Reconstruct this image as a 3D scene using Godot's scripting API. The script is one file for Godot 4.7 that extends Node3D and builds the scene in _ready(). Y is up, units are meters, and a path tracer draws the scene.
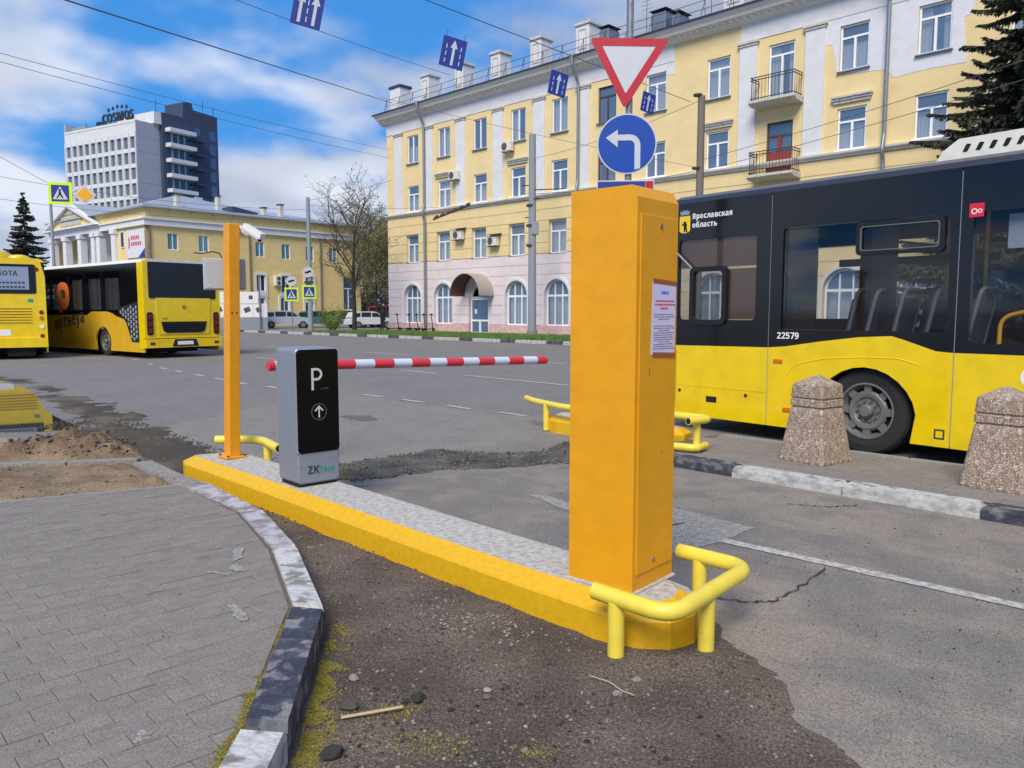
extends Node3D
# A car-park entrance beside a city street: yellow kiosk pillar and barrier on an island, buses and old buildings behind.

class G:
	var v := PackedVector3Array()
	var n := PackedVector3Array()
	var c := PackedColorArray()
	var uv := PackedVector2Array()
	var col := Color(0, 0, 0, 0)
	func put(p: Vector3, nn: Vector3) -> void:
		v.append(p)
		n.append(nn)
		if col.a > 0.0:
			c.append(col)
	func tri(a: Vector3, b: Vector3, d: Vector3) -> void:
		var nn := (b - a).cross(d - a).normalized()
		put(a, nn)
		put(d, nn)
		put(b, nn)
	func tri_to(a: Vector3, b: Vector3, d: Vector3, want: Vector3) -> void:
		if (b - a).cross(d - a).dot(want) >= 0.0:
			tri(a, b, d)
		else:
			tri(a, d, b)
	func quad(a: Vector3, b: Vector3, d: Vector3, e: Vector3) -> void:
		tri(a, b, d)
		tri(a, d, e)
	func quad_to(a: Vector3, b: Vector3, d: Vector3, e: Vector3, want: Vector3) -> void:
		if (b - a).cross(d - a).dot(want) + (d - a).cross(e - a).dot(want) >= 0.0:
			quad(a, b, d, e)
		else:
			quad(a, e, d, b)
	func tri_n(a: Vector3, b: Vector3, d: Vector3, na: Vector3, nb: Vector3, nd: Vector3) -> void:
		if (b - a).cross(d - a).dot(na + nb + nd) >= 0.0:
			put(a, na)
			put(d, nd)
			put(b, nb)
		else:
			put(a, na)
			put(b, nb)
			put(d, nd)
	func quad_n(a: Vector3, b: Vector3, d: Vector3, e: Vector3, na: Vector3, nb: Vector3, nd: Vector3, ne: Vector3) -> void:
		tri_n(a, b, d, na, nb, nd)
		tri_n(a, d, e, na, nd, ne)
	func box(ct: Vector3, size: Vector3, bas := Basis(), bev := 0.0) -> void:
		var h := size * 0.5
		var b := minf(bev, minf(h.x, minf(h.y, h.z)) * 0.9)
		for ax in 3:
			var i := (ax + 1) % 3
			var j := (ax + 2) % 3
			for s in [-1.0, 1.0]:
				var q := []
				for k in [[-1.0, -1.0], [1.0, -1.0], [1.0, 1.0], [-1.0, 1.0]]:
					var p := Vector3()
					p[ax] = s * h[ax]
					p[i] = k[0] * (h[i] - b)
					p[j] = k[1] * (h[j] - b)
					q.append(ct + bas * p)
				var w := Vector3()
				w[ax] = s
				quad_to(q[0], q[1], q[2], q[3], bas * w)
		if b <= 0.0:
			return
		for ax in 3:
			var i := (ax + 1) % 3
			var j := (ax + 2) % 3
			for s in [-1.0, 1.0]:
				for t in [-1.0, 1.0]:
					var q := []
					for k in [[-1.0, 0], [1.0, 0], [1.0, 1], [-1.0, 1]]:
						var p := Vector3()
						p[ax] = k[0] * (h[ax] - b)
						p[i] = s * (h[i] - (b if k[1] == 1 else 0.0))
						p[j] = t * (h[j] - (b if k[1] == 0 else 0.0))
						q.append(ct + bas * p)
					var w := Vector3()
					w[i] = s
					w[j] = t
					quad_to(q[0], q[1], q[2], q[3], bas * w)
		for sx in [-1.0, 1.0]:
			for sy in [-1.0, 1.0]:
				for sz in [-1.0, 1.0]:
					var s := Vector3(sx, sy, sz)
					tri_to(ct + bas * (s * Vector3(h.x, h.y - b, h.z - b)), ct + bas * (s * Vector3(h.x - b, h.y, h.z - b)), ct + bas * (s * Vector3(h.x - b, h.y - b, h.z)), bas * s)
	func span(x0: float, x1: float, y0: float, y1: float, z0: float, z1: float, bev := 0.0) -> void:
		box(Vector3((x0 + x1) / 2, (y0 + y1) / 2, (z0 + z1) / 2), Vector3(absf(x1 - x0), absf(y1 - y0), absf(z1 - z0)), Basis(), bev)
	func frame_of(d: Vector3) -> Basis:
		var y := d.normalized()
		var x := y.cross(Vector3.UP if absf(y.y) < 0.9 else Vector3.RIGHT).normalized()
		return Basis(x, y, x.cross(y))
	func cyl(a: Vector3, b: Vector3, r0: float, r1: float, k := 10, cap := true) -> void:
		var f := frame_of(b - a)
		for i in k:
			var t0 := TAU * i / k
			var t1 := TAU * (i + 1) / k
			var d0 := f.x * cos(t0) + f.z * sin(t0)
			var d1 := f.x * cos(t1) + f.z * sin(t1)
			quad_n(a + d0 * r0, a + d1 * r0, b + d1 * r1, b + d0 * r1, d0, d1, d1, d0)
			if cap:
				tri_to(a, a + d0 * r0, a + d1 * r0, a - b)
				tri_to(b, b + d0 * r1, b + d1 * r1, b - a)
	func tube(p: Array, r: float, k := 8, cap := true) -> void:
		var fr := []
		var last: Basis
		for i in p.size():
			var d: Vector3 = (p[mini(i + 1, p.size() - 1)] - p[maxi(i - 1, 0)]).normalized()
			if i == 0:
				last = frame_of(d)
			else:
				var x: Vector3 = (last.x - d * last.x.dot(d)).normalized()
				last = Basis(x, d, x.cross(d))
			fr.append(last)
		for i in p.size() - 1:
			for j in k:
				var t0 := TAU * j / k
				var t1 := TAU * (j + 1) / k
				var a0: Vector3 = fr[i].x * cos(t0) + fr[i].z * sin(t0)
				var a1: Vector3 = fr[i].x * cos(t1) + fr[i].z * sin(t1)
				var b0: Vector3 = fr[i + 1].x * cos(t0) + fr[i + 1].z * sin(t0)
				var b1: Vector3 = fr[i + 1].x * cos(t1) + fr[i + 1].z * sin(t1)
				quad_n(p[i] + a0 * r, p[i] + a1 * r, p[i + 1] + b1 * r, p[i + 1] + b0 * r, a0, a1, b1, b0)
		if cap:
			for e in [0, p.size() - 1]:
				for j in k:
					var t0 := TAU * j / k
					var t1 := TAU * (j + 1) / k
					tri_to(p[e], p[e] + (fr[e].x * cos(t0) + fr[e].z * sin(t0)) * r, p[e] + (fr[e].x * cos(t1) + fr[e].z * sin(t1)) * r, fr[e].y * (-1.0 if e == 0 else 1.0))
	func ext(poly: PackedVector2Array, z0: float, z1: float, t := Transform3D(), back := true) -> void:
		var ix := Geometry2D.triangulate_polygon(poly)
		var zn: Vector3 = t.basis.z * signf(z1 - z0)
		for i in range(0, ix.size(), 3):
			var a := poly[ix[i]]
			var b := poly[ix[i + 1]]
			var d := poly[ix[i + 2]]
			tri_to(t * Vector3(a.x, a.y, z1), t * Vector3(b.x, b.y, z1), t * Vector3(d.x, d.y, z1), zn)
			if back:
				tri_to(t * Vector3(a.x, a.y, z0), t * Vector3(b.x, b.y, z0), t * Vector3(d.x, d.y, z0), -zn)
		var sg := -1.0 if Geometry2D.is_polygon_clockwise(poly) else 1.0
		for i in poly.size():
			var a := poly[i]
			var b := poly[(i + 1) % poly.size()]
			var o := Vector2(b.y - a.y, a.x - b.x) * sg
			quad_to(t * Vector3(a.x, a.y, z0), t * Vector3(b.x, b.y, z0), t * Vector3(b.x, b.y, z1), t * Vector3(a.x, a.y, z1), t.basis * Vector3(o.x, o.y, 0))
	func lathe(pr: Array, k: int, t := Transform3D()) -> void:
		# pr: Vector2(radius, height) along the axis y
		for i in pr.size() - 1:
			var a: Vector2 = pr[i]
			var b: Vector2 = pr[i + 1]
			var sl := Vector2(b.y - a.y, a.x - b.x).normalized()
			for j in k:
				var q := []
				var m := []
				for w in [[a, j], [a, j + 1], [b, j + 1], [b, j]]:
					var an: float = TAU * w[1] / k
					q.append(t * Vector3(w[0].x * cos(an), w[0].y, w[0].x * sin(an)))
					m.append((t.basis * Vector3(sl.x * cos(an), sl.y, sl.x * sin(an))).normalized())
				quad_n(q[0], q[1], q[2], q[3], m[0], m[1], m[2], m[3])
	func ball(ct: Vector3, r: Vector3, k := 8, wob := 0.0, sd := 0) -> void:
		var f := func(i: int, j: int) -> Vector3:
			var th := PI * i / k
			var ph := TAU * (j % (2 * k)) / (2 * k)
			var d := Vector3(sin(th) * cos(ph), cos(th), sin(th) * sin(ph))
			var w := 1.0 + wob * (fposmod(sin((i * 12.9 + (j % (2 * k)) * 78.2 * (1.0 if i > 0 and i < k else 0.0) + sd * 3.7)) * 43758.5, 1.0) - 0.5)
			return d * w
		for i in k:
			for j in 2 * k:
				var p := [f.call(i, j), f.call(i, j + 1), f.call(i + 1, j + 1), f.call(i + 1, j)]
				if wob > 0.0:
					quad_to(ct + p[0] * r, ct + p[1] * r, ct + p[2] * r, ct + p[3] * r, p[0] + p[2])
				else:
					quad_n(ct + p[0] * r, ct + p[1] * r, ct + p[2] * r, ct + p[3] * r, p[0], p[1], p[2], p[3])
	func mesh() -> ArrayMesh:
		var a := []
		a.resize(Mesh.ARRAY_MAX)
		a[Mesh.ARRAY_VERTEX] = v
		a[Mesh.ARRAY_NORMAL] = n
		if c.size() == v.size() and c.size() > 0:
			a[Mesh.ARRAY_COLOR] = c
		if uv.size() == v.size() and uv.size() > 0:
			a[Mesh.ARRAY_TEX_UV] = uv
		var m := ArrayMesh.new()
		if v.size() > 0:
			m.add_surface_from_arrays(Mesh.PRIMITIVE_TRIANGLES, a)
		return m

var M := {}
var T := {}
var counts := {}
var rng := RandomNumberGenerator.new()

func numbered(nm: String) -> String:
	counts[nm] = counts.get(nm, -1) + 1
	return nm if counts[nm] == 0 else "%s_%03d" % [nm, counts[nm]]

func tag(o: Node, label: String, category: String, group := "") -> Node:
	o.set_meta("label", label)
	o.set_meta("category", category)
	if group != "":
		o.set_meta("group", group)
	return o

func thing(nm: String, label: String, category: String, at := Vector3.ZERO, yaw := 0.0, group := "") -> Node3D:
	var o := Node3D.new()
	o.name = numbered(nm)
	add_child(o)
	o.position = at
	o.rotation.y = yaw
	tag(o, label, category, group)
	return o

func part(p: Node, nm: String, g, m: Material, at := Vector3.ZERO) -> MeshInstance3D:
	var o := MeshInstance3D.new()
	o.mesh = g.mesh() if g is G else g
	if o.mesh.get_surface_count() > 0:
		o.material_override = m
	o.position = at
	if p == self:
		o.name = numbered(nm)
		add_child(o)
	else:
		o.name = nm
		p.add_child(o, true)
	return o

func setting(nm: String, g, m: Material, kind := "structure") -> MeshInstance3D:
	var o := part(self, nm, g, m)
	o.set_meta("kind", kind)
	return o

func copy(o: Node3D, at: Vector3, yaw: float, label: String) -> Node3D:
	var r: Node3D = o.duplicate()
	var base: String = o.name
	if base.length() > 4 and base.substr(base.length() - 4, 1) == "_" and base.substr(base.length() - 3).is_valid_int():
		base = base.substr(0, base.length() - 4)
	r.name = numbered(base)
	add_child(r)
	r.position = at
	r.rotation.y = yaw
	r.set_meta("label", label)
	return r

func V2(a: Array) -> PackedVector2Array:
	var r := PackedVector2Array()
	for i in range(0, a.size(), 2):
		r.append(Vector2(a[i], a[i + 1]))
	return r

func rect2(x0: float, x1: float, y0: float, y1: float) -> PackedVector2Array:
	return PackedVector2Array([Vector2(x0, y0), Vector2(x1, y0), Vector2(x1, y1), Vector2(x0, y1)])

func arch2(x0: float, x1: float, y0: float, y1: float, k := 12) -> PackedVector2Array:
	# opening with a half-round head whose crown is y1
	var r := (x1 - x0) / 2
	var p := PackedVector2Array([Vector2(x0, y0), Vector2(x1, y0)])
	for i in k + 1:
		var t := PI * i / k
		p.append(Vector2((x0 + x1) / 2 + r * cos(t), y1 - r + r * sin(t)))
	return p

func round2(x0: float, x1: float, y0: float, y1: float, r: float, k := 5) -> PackedVector2Array:
	var p := PackedVector2Array()
	for q in [[x1 - r, y0 + r, -90.0], [x1 - r, y1 - r, 0.0], [x0 + r, y1 - r, 90.0], [x0 + r, y0 + r, 180.0]]:
		for i in k + 1:
			var t := deg_to_rad(q[2] + 90.0 * i / k)
			p.append(Vector2(q[0] + r * cos(t), q[1] + r * sin(t)))
	return p

func cut(polys: Array, holes: Array) -> Array:
	var cur := polys
	for h in holes:
		var nx := []
		for p in cur:
			for q in Geometry2D.clip_polygons(p, h):
				if not Geometry2D.is_polygon_clockwise(q):
					nx.append(q)
		cur = nx
	return cur

func ring(g: G, outer: PackedVector2Array, inner: PackedVector2Array, z0: float, z1: float, t := Transform3D()) -> void:
	# a frame between two outlines with the same number of points
	var k := outer.size()
	for i in k:
		var j := (i + 1) % k
		var o0 := outer[i]
		var o1 := outer[j]
		var i0 := inner[i]
		var i1 := inner[j]
		g.quad_to(t * Vector3(o0.x, o0.y, z1), t * Vector3(o1.x, o1.y, z1), t * Vector3(i1.x, i1.y, z1), t * Vector3(i0.x, i0.y, z1), t.basis.z * signf(z1 - z0))
		g.quad_to(t * Vector3(o0.x, o0.y, z0), t * Vector3(o1.x, o1.y, z0), t * Vector3(o1.x, o1.y, z1), t * Vector3(o0.x, o0.y, z1), t.basis * Vector3(o0.x + o1.x - i0.x - i1.x, o0.y + o1.y - i0.y - i1.y, 0))
		g.quad_to(t * Vector3(i0.x, i0.y, z0), t * Vector3(i1.x, i1.y, z0), t * Vector3(i1.x, i1.y, z1), t * Vector3(i0.x, i0.y, z1), -(t.basis * Vector3(o0.x + o1.x - i0.x - i1.x, o0.y + o1.y - i0.y - i1.y, 0)))

func text(p: Node, nm: String, s: String, size: float, m: Material, t: Transform3D, bold := true, depth := 0.004, align := HORIZONTAL_ALIGNMENT_CENTER) -> MeshInstance3D:
	var f := SystemFont.new()
	f.font_names = PackedStringArray(["Droid Sans"])
	f.font_weight = 700 if bold else 400
	var tm := TextMesh.new()
	tm.font = f
	tm.text = s
	tm.font_size = 32
	tm.pixel_size = size / 32.0
	tm.depth = depth
	tm.horizontal_alignment = align
	var o := MeshInstance3D.new()
	o.mesh = tm
	o.material_override = m
	o.name = nm
	p.add_child(o, true)
	o.transform = t
	return o

func at3(x: float, y: float, z: float, yaw := 0.0) -> Transform3D:
	return Transform3D(Basis(Vector3.UP, yaw), Vector3(x, y, z))

# ---- textures and materials -------------------------------------------------
func noise_tex(nm: String, type: int, freq: float, oct: int, ramp: Array, size := 512, sd := 1, cell := -1, normal := 0.0, hard := false, warp := 0.0) -> void:
	var f := FastNoiseLite.new()
	f.noise_type = type
	f.frequency = freq
	f.seed = sd
	f.fractal_type = FastNoiseLite.FRACTAL_FBM if oct > 1 else FastNoiseLite.FRACTAL_NONE
	f.fractal_octaves = oct
	if warp > 0.0:
		f.domain_warp_enabled = true
		f.domain_warp_amplitude = warp
		f.domain_warp_frequency = 0.02
		f.domain_warp_fractal_octaves = 4
	if cell >= 0:
		f.cellular_return_type = cell
	var t := NoiseTexture2D.new()
	t.width = size
	t.height = size
	t.seamless = true
	t.noise = f
	t.generate_mipmaps = false
	if normal > 0.0:
		t.as_normal_map = true
		t.bump_strength = normal
	elif ramp.size() > 0:
		var g := Gradient.new()
		var off := PackedFloat32Array()
		var cs := PackedColorArray()
		for r in ramp:
			off.append(r[0])
			cs.append(r[1] if r[1] is Color else Color(r[1], r[1], r[1]))
		g.offsets = off
		g.colors = cs
		if hard:
			g.interpolation_mode = Gradient.GRADIENT_INTERPOLATE_CONSTANT
		t.color_ramp = g
	T[nm] = t

func mat(nm: String, col: Color, rough := 0.8, o := {}) -> StandardMaterial3D:
	var m := StandardMaterial3D.new()
	m.resource_name = nm
	m.albedo_color = col
	m.roughness = rough
	m.metallic = o.get("metal", 0.0)
	m.metallic_specular = o.get("spec", 0.5)
	if o.has("tex"):
		m.albedo_texture = T[o.tex]
	if o.has("nrm"):
		m.normal_enabled = true
		m.normal_texture = T[o.nrm]
		m.normal_scale = o.get("nscale", 1.0)
	if o.has("bump"):
		m.heightmap_enabled = true
		m.heightmap_texture = T[o.bump]
		m.heightmap_scale = o.get("bscale", 0.3)
	if o.has("size"):
		m.uv1_triplanar = true
		m.uv1_world_triplanar = o.get("world", true)
		m.uv1_scale = Vector3.ONE / float(o.size)
	if o.has("det"):
		m.detail_enabled = true
		m.detail_albedo = T[o.det]
		m.detail_blend_mode = o.get("dblend", BaseMaterial3D.BLEND_MODE_MUL)
		m.detail_uv_layer = BaseMaterial3D.DETAIL_UV_2
		m.uv2_triplanar = true
		m.uv2_world_triplanar = o.get("world", true)
		m.uv2_scale = Vector3.ONE / float(o.get("dsize", 5.0))
	if o.get("vc", false):
		m.vertex_color_use_as_albedo = true
	if o.has("coat"):
		m.clearcoat_enabled = true
		m.clearcoat = o.coat
		m.clearcoat_roughness = o.get("crough", 0.15)
	if col.a < 1.0:
		m.transparency = BaseMaterial3D.TRANSPARENCY_ALPHA
	if o.has("back"):
		m.backlight_enabled = true
		m.backlight = o.back
	m.cull_mode = BaseMaterial3D.CULL_DISABLED
	M[nm] = m
	return m

func S(r: float, g: float, b: float, a := 1.0) -> Color:
	return Color(r / 255.0, g / 255.0, b / 255.0, a)

func make_materials() -> void:
	var SX := FastNoiseLite.TYPE_SIMPLEX_SMOOTH
	var CE := FastNoiseLite.TYPE_CELLULAR
	noise_tex("fine", SX, 0.09, 4, [[0.0, 0.82], [0.35, 0.93], [0.65, 0.98], [1.0, 1.0]], 512, 3)
	noise_tex("soft", SX, 0.012, 4, [[0.0, 0.93], [0.5, 0.97], [1.0, 1.0]], 512, 5)
	noise_tex("blotch", SX, 0.02, 5, [[0.0, 0.8], [0.35, 0.88], [0.5, 0.94], [0.7, 0.99], [1.0, 1.0]], 512, 8)
	noise_tex("grit", CE, 0.11, 1, [[0.0, 0.66], [0.2, 0.82], [0.45, 0.9], [0.75, 0.95], [0.9, 1.0], [1.0, 1.0]], 1024, 11, FastNoiseLite.RETURN_CELL_VALUE)
	noise_tex("grit_n", CE, 0.11, 1, [], 1024, 11, FastNoiseLite.RETURN_DISTANCE, 3.0)
	noise_tex("fine_n", SX, 0.12, 4, [], 512, 3, -1, 4.0)
	noise_tex("lump_n", SX, 0.035, 5, [], 512, 19, -1, 8.0)
	noise_tex("pebble", CE, 0.055, 1, [[0.0, S(126, 112, 104)], [0.18, S(160, 142, 128)], [0.36, S(188, 170, 152)], [0.52, S(140, 124, 114)], [0.66, S(208, 196, 182)], [0.8, S(170, 148, 130)], [0.92, S(226, 220, 210)]], 512, 21, FastNoiseLite.RETURN_CELL_VALUE, 0.0, true)
	noise_tex("pebble_n", CE, 0.055, 1, [], 512, 21, FastNoiseLite.RETURN_DISTANCE, 6.0)
	noise_tex("dirt", SX, 0.05, 5, [[0.0, S(70, 62, 56)], [0.35, S(112, 101, 92)], [0.6, S(134, 124, 116)], [0.85, S(164, 154, 144)], [1.0, S(196, 188, 178)]], 1024, 31)
	noise_tex("sand", SX, 0.05, 5, [[0.0, S(132, 116, 98)], [0.35, S(176, 158, 136)], [0.6, S(204, 188, 166)], [0.85, S(226, 214, 196)], [1.0, S(240, 232, 220)]], 1024, 33)
	noise_tex("peel_w", SX, 0.010, 6, [[0.0, S(150, 144, 140)], [0.30, S(172, 168, 165)], [0.35, S(208, 207, 208)], [0.5, S(228, 228, 230)], [0.8, S(240, 240, 242)], [1.0, S(196, 194, 194)]], 512, 41, -1, 0.0, false, 60.0)
	noise_tex("peel_ww", SX, 0.011, 6, [[0.0, S(122, 117, 112)], [0.42, S(154, 150, 148)], [0.5, S(170, 168, 168)], [0.75, S(194, 193, 196)], [1.0, S(164, 160, 158)]], 512, 44, -1, 0.0, false, 60.0)
	noise_tex("peel_k", SX, 0.011, 6, [[0.0, S(156, 152, 148)], [0.36, S(126, 124, 124)], [0.42, S(76, 79, 92)], [0.7, S(50, 54, 68)], [1.0, S(104, 104, 108)]], 512, 43, -1, 0.0, false, 60.0)
	noise_tex("streak", SX, 0.02, 3, [[0.0, 0.9], [0.5, 0.97], [1.0, 1.0]], 512, 47)
	noise_tex("wear", SX, 0.03, 5, [[0.0, S(160, 157, 154)], [0.35, S(184, 182, 180)], [0.5, S(204, 203, 202)], [1.0, S(226, 226, 226)]], 512, 53)
	noise_tex("rust", SX, 0.03, 4, [[0.0, S(110, 60, 36)], [0.5, S(92, 70, 56)], [1.0, S(70, 66, 62)]], 256, 57)
	# ground
	mat("asphalt", S(140, 136, 134), 0.92, {"tex": "grit", "size": 1.3, "nrm": "grit_n", "nscale": 0.35, "det": "soft", "dsize": 11.0})
	mat("asphalt_old", S(150, 144, 138), 0.94, {"tex": "grit", "size": 1.1, "nrm": "grit_n", "nscale": 0.4, "det": "soft", "dsize": 4.3})
	mat("asphalt_new", S(166, 158, 150), 0.9, {"tex": "grit", "size": 0.6, "nrm": "grit_n", "nscale": 0.3, "det": "soft", "dsize": 3.1, "vc": true})
	mat("dirt", Color(1, 1, 1), 0.98, {"tex": "dirt", "size": 0.8, "nrm": "lump_n", "nscale": 0.7, "vc": true, "det": "grit", "dsize": 0.55})
	mat("sand", Color(1, 1, 1), 0.98, {"tex": "sand", "size": 0.8, "nrm": "lump_n", "nscale": 0.7, "vc": true, "det": "grit", "dsize": 0.55})
	mat("gravel", Color(1, 1, 1), 0.98, {"tex": "grit", "size": 0.9, "nrm": "pebble_n", "nscale": 1.0, "vc": true, "det": "blotch", "dsize": 1.3})
	mat("stone", S(205, 200, 195), 0.95, {"vc": true, "tex": "fine", "size": 0.05})
	for i in 4:
		var k: float = [1.0, 0.975, 1.02, 0.99][i]
		mat("paver%d" % i, S(152 * k, 144 * k, 137 * k), 0.95, {"tex": "grit", "size": 0.37, "nrm": "grit_n", "nscale": 0.35, "det": "soft", "dsize": 0.83})
	mat("joint", S(206, 198, 190), 1.0, {"tex": "dirt", "size": 0.4})
	mat("concrete", S(206, 201, 194), 0.93, {"tex": "blotch", "size": 0.6, "nrm": "lump_n", "nscale": 0.6, "det": "fine", "dsize": 0.4})
	mat("kerb_grey", S(168, 164, 160), 0.95, {"tex": "blotch", "size": 0.5, "nrm": "lump_n", "nscale": 0.5, "det": "grit", "dsize": 0.5})
	mat("kerb_white", Color(0.83, 0.83, 0.82), 0.85, {"tex": "peel_w", "size": 0.95, "nrm": "lump_n", "nscale": 0.5})
	mat("kerb_wornwhite", Color(0.97, 0.96, 0.98), 0.9, {"tex": "peel_ww", "size": 0.95, "nrm": "lump_n", "nscale": 0.5})
	mat("kerb_black", Color(0.95, 0.95, 0.96), 0.8, {"tex": "peel_k", "size": 0.95, "nrm": "lump_n", "nscale": 0.5})
	mat("roadpaint", Color(0.88, 0.87, 0.86), 0.85, {"tex": "wear", "size": 0.9})
	mat("roadpaint_faded", Color(0.86, 0.85, 0.84), 0.9, {"tex": "wear", "size": 0.6})
	mat("pale_patch", S(176, 172, 167), 0.93, {"tex": "blotch", "size": 0.6, "det": "grit", "dsize": 0.7})
	mat("water", Color(0.10, 0.09, 0.065, 0.6), 0.02, {"spec": 0.4})
	mat("mud", S(96, 92, 80), 0.9, {"tex": "dirt", "size": 1.3})
	mat("leafgreen", S(96, 124, 44), 0.8, {"vc": true, "back": S(70, 90, 30)})
	mat("crack", S(58, 55, 54), 1.0)
	mat("tar", S(112, 108, 105), 0.9, {"tex": "grit", "size": 0.9})
	# yellow paint
	mat("yellow_box", S(238, 166, 10), 0.5, {"tex": "soft", "size": 0.9, "nrm": "fine_n", "nscale": 0.06})
	mat("yellow_post", S(240, 160, 14), 0.45, {"tex": "soft", "size": 0.8})
	mat("yellow_kerb", S(240, 186, 14), 0.55, {"tex": "streak", "size": 0.5, "nrm": "lump_n", "nscale": 0.05, "det": "soft", "dsize": 0.3})
	mat("yellow_pipe", S(246, 222, 80), 0.4, {"tex": "soft", "size": 0.6, "coat": 0.2})
	mat("chipped", S(120, 84, 30), 0.9, {"tex": "dirt", "size": 0.2})
	mat("bus_yellow", S(248, 212, 8), 0.28, {"coat": 0.5, "crough": 0.06, "tex": "soft", "size": 2.0, "world": false})
	mat("bus_yellow_dirty", S(228, 182, 48), 0.4, {"coat": 0.3, "tex": "soft", "size": 2.0, "world": false})
	mat("bus_black", S(15, 16, 20), 0.2, {"coat": 0.12, "crough": 0.05})
	mat("bus_roof", S(46, 50, 64), 0.35, {"coat": 0.3})
	mat("bus_pale", S(236, 234, 224), 0.45, {"tex": "soft", "size": 1.2, "world": false})
	mat("tint", Color(0.03, 0.035, 0.045, 0.2), 0.03, {"spec": 0.6})
	mat("tint_mid", Color(0.04, 0.045, 0.055, 0.74), 0.03, {"spec": 0.7})
	mat("side_glass", S(30, 33, 38), 0.07, {"spec": 0.9})
	mat("tint_dark", Color(0.012, 0.014, 0.018, 0.82), 0.03, {"spec": 0.6})
	mat("glass", Color(0.50, 0.61, 0.75, 0.5), 0.02, {"spec": 1.0})
	mat("glass_blue", Color(0.06, 0.12, 0.22, 0.72), 0.03, {"spec": 1.0})
	mat("glass_dark", S(34, 46, 60), 0.06, {"spec": 1.0})
	mat("mirror", S(205, 210, 212), 0.03, {"metal": 1.0})
	mat("rubber", S(46, 46, 47), 0.9, {"tex": "fine", "size": 0.3})
	mat("rim", S(134, 132, 128), 0.5, {"metal": 0.4, "tex": "fine", "size": 0.2, "world": false})
	mat("dark", S(24, 24, 26), 0.9)
	mat("black_plastic", S(26, 27, 30), 0.45)
	mat("seat_blue", S(58, 62, 96), 0.9, {"tex": "fine", "size": 0.3})
	mat("seat_grey", S(104, 108, 116), 0.6)
	mat("rail_yellow", S(226, 172, 30), 0.4)
	mat("white", S(236, 236, 236), 0.6)
	mat("sticker_red", S(214, 40, 60), 0.5)
	mat("sticker_grey", S(142, 156, 178), 0.55)
	mat("slot", S(140, 104, 10), 0.6)
	mat("amber", S(214, 110, 10), 0.3)
	mat("red_lamp", S(120, 20, 22), 0.25)
	# machine
	mat("silver", S(154, 160, 172), 0.4, {"metal": 0.35, "tex": "soft", "size": 0.5})
	mat("gloss_black", S(12, 12, 14), 0.2, {"spec": 0.3})
	mat("mark_grey", S(206, 204, 200), 0.6)
	mat("mark_dim", S(84, 84, 88), 0.6)
	mat("mark_dark", S(52, 58, 70), 0.5)
	mat("mark_teal", S(30, 148, 130), 0.5)
	mat("boom_red", S(214, 58, 66), 0.45)
	mat("boom_white", S(206, 214, 230), 0.45)
	mat("paper", S(222, 212, 238), 0.85, {"tex": "soft", "size": 0.2})
	mat("ink", S(92, 84, 120), 0.9)
	mat("ink_red", S(206, 62, 74), 0.9)
	mat("ink_blue", S(70, 104, 214), 0.9)
	mat("tape", S(176, 104, 40, 0.55), 0.5)
	mat("screw", S(190, 190, 190), 0.3, {"metal": 1.0})
	mat("hole", S(40, 26, 8), 0.9)
	mat("box_grey", S(178, 180, 180), 0.55)
	mat("box_pale", S(192, 208, 208), 0.5)
	mat("cam_white", S(232, 230, 224), 0.4)
	# signs
	mat("sign_red", S(182, 20, 46), 0.4)
	mat("sign_pale", S(194, 199, 208), 0.45)
	mat("sign_blue", S(10, 68, 164), 0.4)
	mat("sign_navy", S(34, 54, 140), 0.45)
	mat("sign_lime", S(206, 240, 40), 0.45)
	mat("sign_amber", S(238, 168, 30), 0.45)
	mat("galv", S(150, 154, 160), 0.45, {"metal": 0.5, "tex": "blotch", "size": 0.6})
	mat("pole_grey", S(146, 154, 166), 0.7, {"tex": "streak", "size": 1.5})
	mat("pole_brown", S(122, 116, 112), 0.8, {"tex": "streak", "size": 1.2})
	mat("wire", S(84, 88, 100), 0.7)
	mat("terrazzo", Color(0.95, 0.93, 0.91), 0.9, {"tex": "pebble", "size": 0.28, "nrm": "pebble_n", "nscale": 0.4, "world": false, "det": "soft", "dsize": 0.5})
	# buildings
	mat("cream", S(255, 229, 172), 0.92, {"tex": "soft", "size": 6.0, "det": "fine", "dsize": 1.7})
	mat("pink", S(247, 232, 232), 0.92, {"tex": "soft", "size": 5.0, "det": "fine", "dsize": 1.9})
	mat("pink_base", S(226, 190, 184), 0.92, {"tex": "blotch", "size": 3.0})
	mat("plaster_white", S(240, 240, 243), 0.9, {"tex": "soft", "size": 4.0, "det": "fine", "dsize": 2.3})
	mat("plaster_new", S(228, 229, 236), 0.95, {"tex": "soft", "size": 3.0})
	mat("trim", S(232, 230, 226), 0.92, {"tex": "soft", "size": 3.0})
	mat("stucco_grey", S(212, 208, 200), 0.92, {"tex": "blotch", "size": 1.6})
	mat("groove", S(190, 172, 140), 0.95)
	mat("joint_pink", S(190, 170, 172), 0.95)
	mat("roof_metal", S(74, 82, 100), 0.5, {"metal": 0.3, "tex": "streak", "size": 3.0})
	mat("zinc", S(152, 160, 170), 0.45, {"metal": 0.5, "tex": "blotch", "size": 0.8})
	mat("frame_white", S(244, 244, 246), 0.5)
	mat("frame_brown", S(84, 66, 60), 0.6)
	mat("door_red", S(150, 60, 58), 0.6, {"tex": "streak", "size": 0.7})
	mat("curtain", S(214, 214, 208), 0.95, {"tex": "streak", "size": 0.6})
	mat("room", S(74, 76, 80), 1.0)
	mat("iron", S(66, 54, 50), 0.7)
	mat("ac_white", S(222, 220, 214), 0.6)
	mat("ac_dark", S(88, 84, 82), 0.8)
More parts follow.
